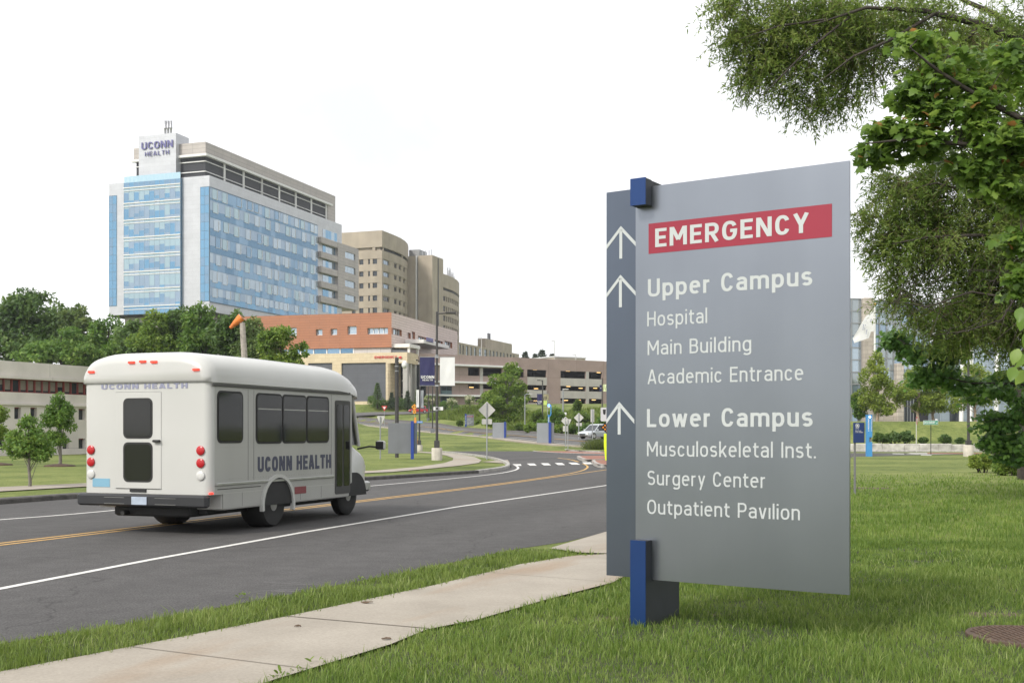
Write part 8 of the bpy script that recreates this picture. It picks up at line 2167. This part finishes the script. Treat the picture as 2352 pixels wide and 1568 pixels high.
for px_, py_, rx_, ry_ in ((2272, 1412, .34, .13), (1400, 1422, .26, .10), (2120, 1290, .5, .12), (1650, 1412, .14, .06), (1990, 1121, .8, .4)):
    X_, Y_ = gp(px_, py_); worn.append([(X_ + rx_ * (1 + .35 * math.sin(k * 2.1 + px_)) * math.cos(k * .349), Y_ + ry_ * (1 + .4 * math.cos(k * 1.7 + px_)) * math.sin(k * .349)) for k in range(18)])
mh = [(mx_ - .03 + .47 * math.cos(k), my_ + .47 * math.sin(k)) for k in np.linspace(0, 6.28, 24)]
verge = [gp(-500, 1560), gp(0, 1482), gp(329, 1428), gp(598, 1380), gp(957, 1311), gp(1190, 1262), gp(1262, 1263.5), gp(1330, 1273), gp(1389, 1277.5), gp(1316, 1281.5), gp(1196, 1302), gp(993, 1352), gp(658, 1424), gp(299, 1495), gp(0, 1553), gp(-500, 1680)]
H_ = lambda a, c: (lambda D: a + (c - a) * np.clip((D - 7) / 20, 0, 1))
blades('lawn_grass', [lawn], [mh] + worn, 245000, (6.6, 17), lambda D: np.full_like(D, .052), lambda D: .0054 * (D / 8), GR, 201, 1.2, (380, 2900), lean=.6)
blades('lawn_grass', [lawn], [mh], 32000, (6.6, 15), lambda D: np.full_like(D, .075), lambda D: .0060 * (D / 8), GRL, 206, 1.2, (380, 2900), lean=.75)
THA = tag(MB().add([(x_, y_, .004) for x_, y_ in lawn_near], [tuple(range(len(lawn_near)))]).build('thatch', mat('dark_thatch', (0.045, 0.052, 0.020), .95, var=.45, vs=5)), kind='structure')
blades('lawn_grass', [lawn], [mh] + worn, 108000, (16, 48), lambda D: np.full_like(D, .075), lambda D: .0050 * (D / 8), GR, 202, 1.6, (1380, 2700), fade=1.3, lean=.5)
blades('verge_grass', [verge], [], 130000, (7.2, 16.5), lambda D: np.full_like(D, .058), lambda D: .0052 * (D / 8), GR2, 203, 1.2, (-60, 1450), lean=.6)
blades('verge_grass', [verge], [], 14000, (7.2, 16.5), lambda D: np.full_like(D, .085), lambda D: .0055 * (D / 8), GRL, 207, 1.2, (-60, 1450), lean=.7)
THV = tag(MB().add([(x_, y_, .003) for x_, y_ in verge], [tuple(range(len(verge)))]).build('verge_soil', _MC['dark_thatch']), kind='structure')
# broad-leaved weeds and clover along the pavement edges
g = np.random.default_rng(55); WP, WD, WN, WL = [], [], [], []
spots = [(90, 1478), (1060, 1440), (640, 1560), (690, 1545), (735, 1530), (1130, 1285), (560, 1372), (240, 1440), (820, 1330), (40, 1520), (130, 1490), (350, 1470), (960, 1330), (1240, 1292), (1000, 1318), (720, 1375), (450, 1420), (1710, 1410), (1860, 1370)]
for px_, py_ in spots:
    X, Y = gp(px_ + g.normal(0, 6), py_ + 2)
    for q in range(g.integers(7, 16)):
        a = g.uniform(0, 6.28); WP.append((X + g.normal(0, .03), Y + g.normal(0, .03), g.uniform(.0, .05))); WD.append((math.cos(a), math.sin(a), g.uniform(.3, 1.1))); WN.append((g.normal(0, .3), g.normal(0, .3), 1)); WL.append(g.uniform(.03, .065))
WL = np.array(WL); o = leaves('weeds', np.array(WP), unit(np.array(WD)), unit(np.array(WN)), WL, WL * .38, 'oval', leaf_mat('weed_leaves', (0.090, 0.150, 0.020), (0.150, 0.235, 0.035), (0.250, 0.330, 0.070), .4), None); tag(o, kind='stuff')
# bare soil patches
SO = mat('bare_soil', (0.10, 0.072, 0.048), .95, var=.3, vs=9, bump=.6)
b = MB()
for px_, py_, rx_, ry_ in ((2272, 1412, .34, .13), (1400, 1422, .26, .10), (1650, 1412, .14, .06), (1990, 1121, .8, .4), (1200, 1445, .0, .0)):
    if rx_ == 0: continue
    X, Y = gp(px_, py_); n_ = 18
    b.add([(X, Y, .006)] + [(X + rx_ * (1 + .35 * math.sin(k * 2.1 + px_)) * math.cos(k * 6.2832 / n_), Y + ry_ * (1 + .3 * math.cos(k * 1.7 + px_)) * math.sin(k * 6.2832 / n_), .006) for k in range(n_)], [(0, 1 + k, 1 + (k + 1) % n_) for k in range(n_)])
struct(b.build('soil_patches', SO))

# the wood beyond the roundabout, one mass
g = np.random.default_rng(404); n_ = 16000
px_ = g.uniform(1455, 1900, n_); D_ = g.uniform(225, 262, n_); X = (px_ - CX) / F * D_; zb_ = hz(X, D_)
hh = (8.5 + 2.5 * np.sin(X * .45) + 1.5 * np.sin(X * 1.3 + D_ * .3)) * g.uniform(.04, 1, n_) ** .55
P = np.stack([X, D_, zb_ + hh], -1); ln = .8 * g.uniform(.6, 1.3, n_)
tag(leaves('far_wood', P, unit(rdir(n_, g) + np.array((0, -.3, .1))), rdir(n_, g), ln, ln * .6, 'lance', LF_DARK, None), kind='stuff')
# ================================================================== THIN HAZE, ADDED TO LIGHTEN AND SOFTEN FAR TONES
hm_ = bpy.data.materials.new('softening_haze')
hm_.use_nodes = True
hn = hm_.node_tree
hn.nodes.clear()
ho_ = hn.nodes.new('ShaderNodeOutputMaterial'); hv = hn.nodes.new('ShaderNodeVolumePrincipled')
hv.inputs['Color'].default_value = (0.92, 0.95, 1.0, 1); hv.inputs['Density'].default_value = 0.00016; hv.inputs['Anisotropy'].default_value = 0.2
hn.links.new(hv.outputs[0], ho_.inputs['Volume'])
hb_ = MB().box(-3200, 3200, -320, 4300, -5, 105).build('haze', hm_)
tag(hb_, kind='stuff')
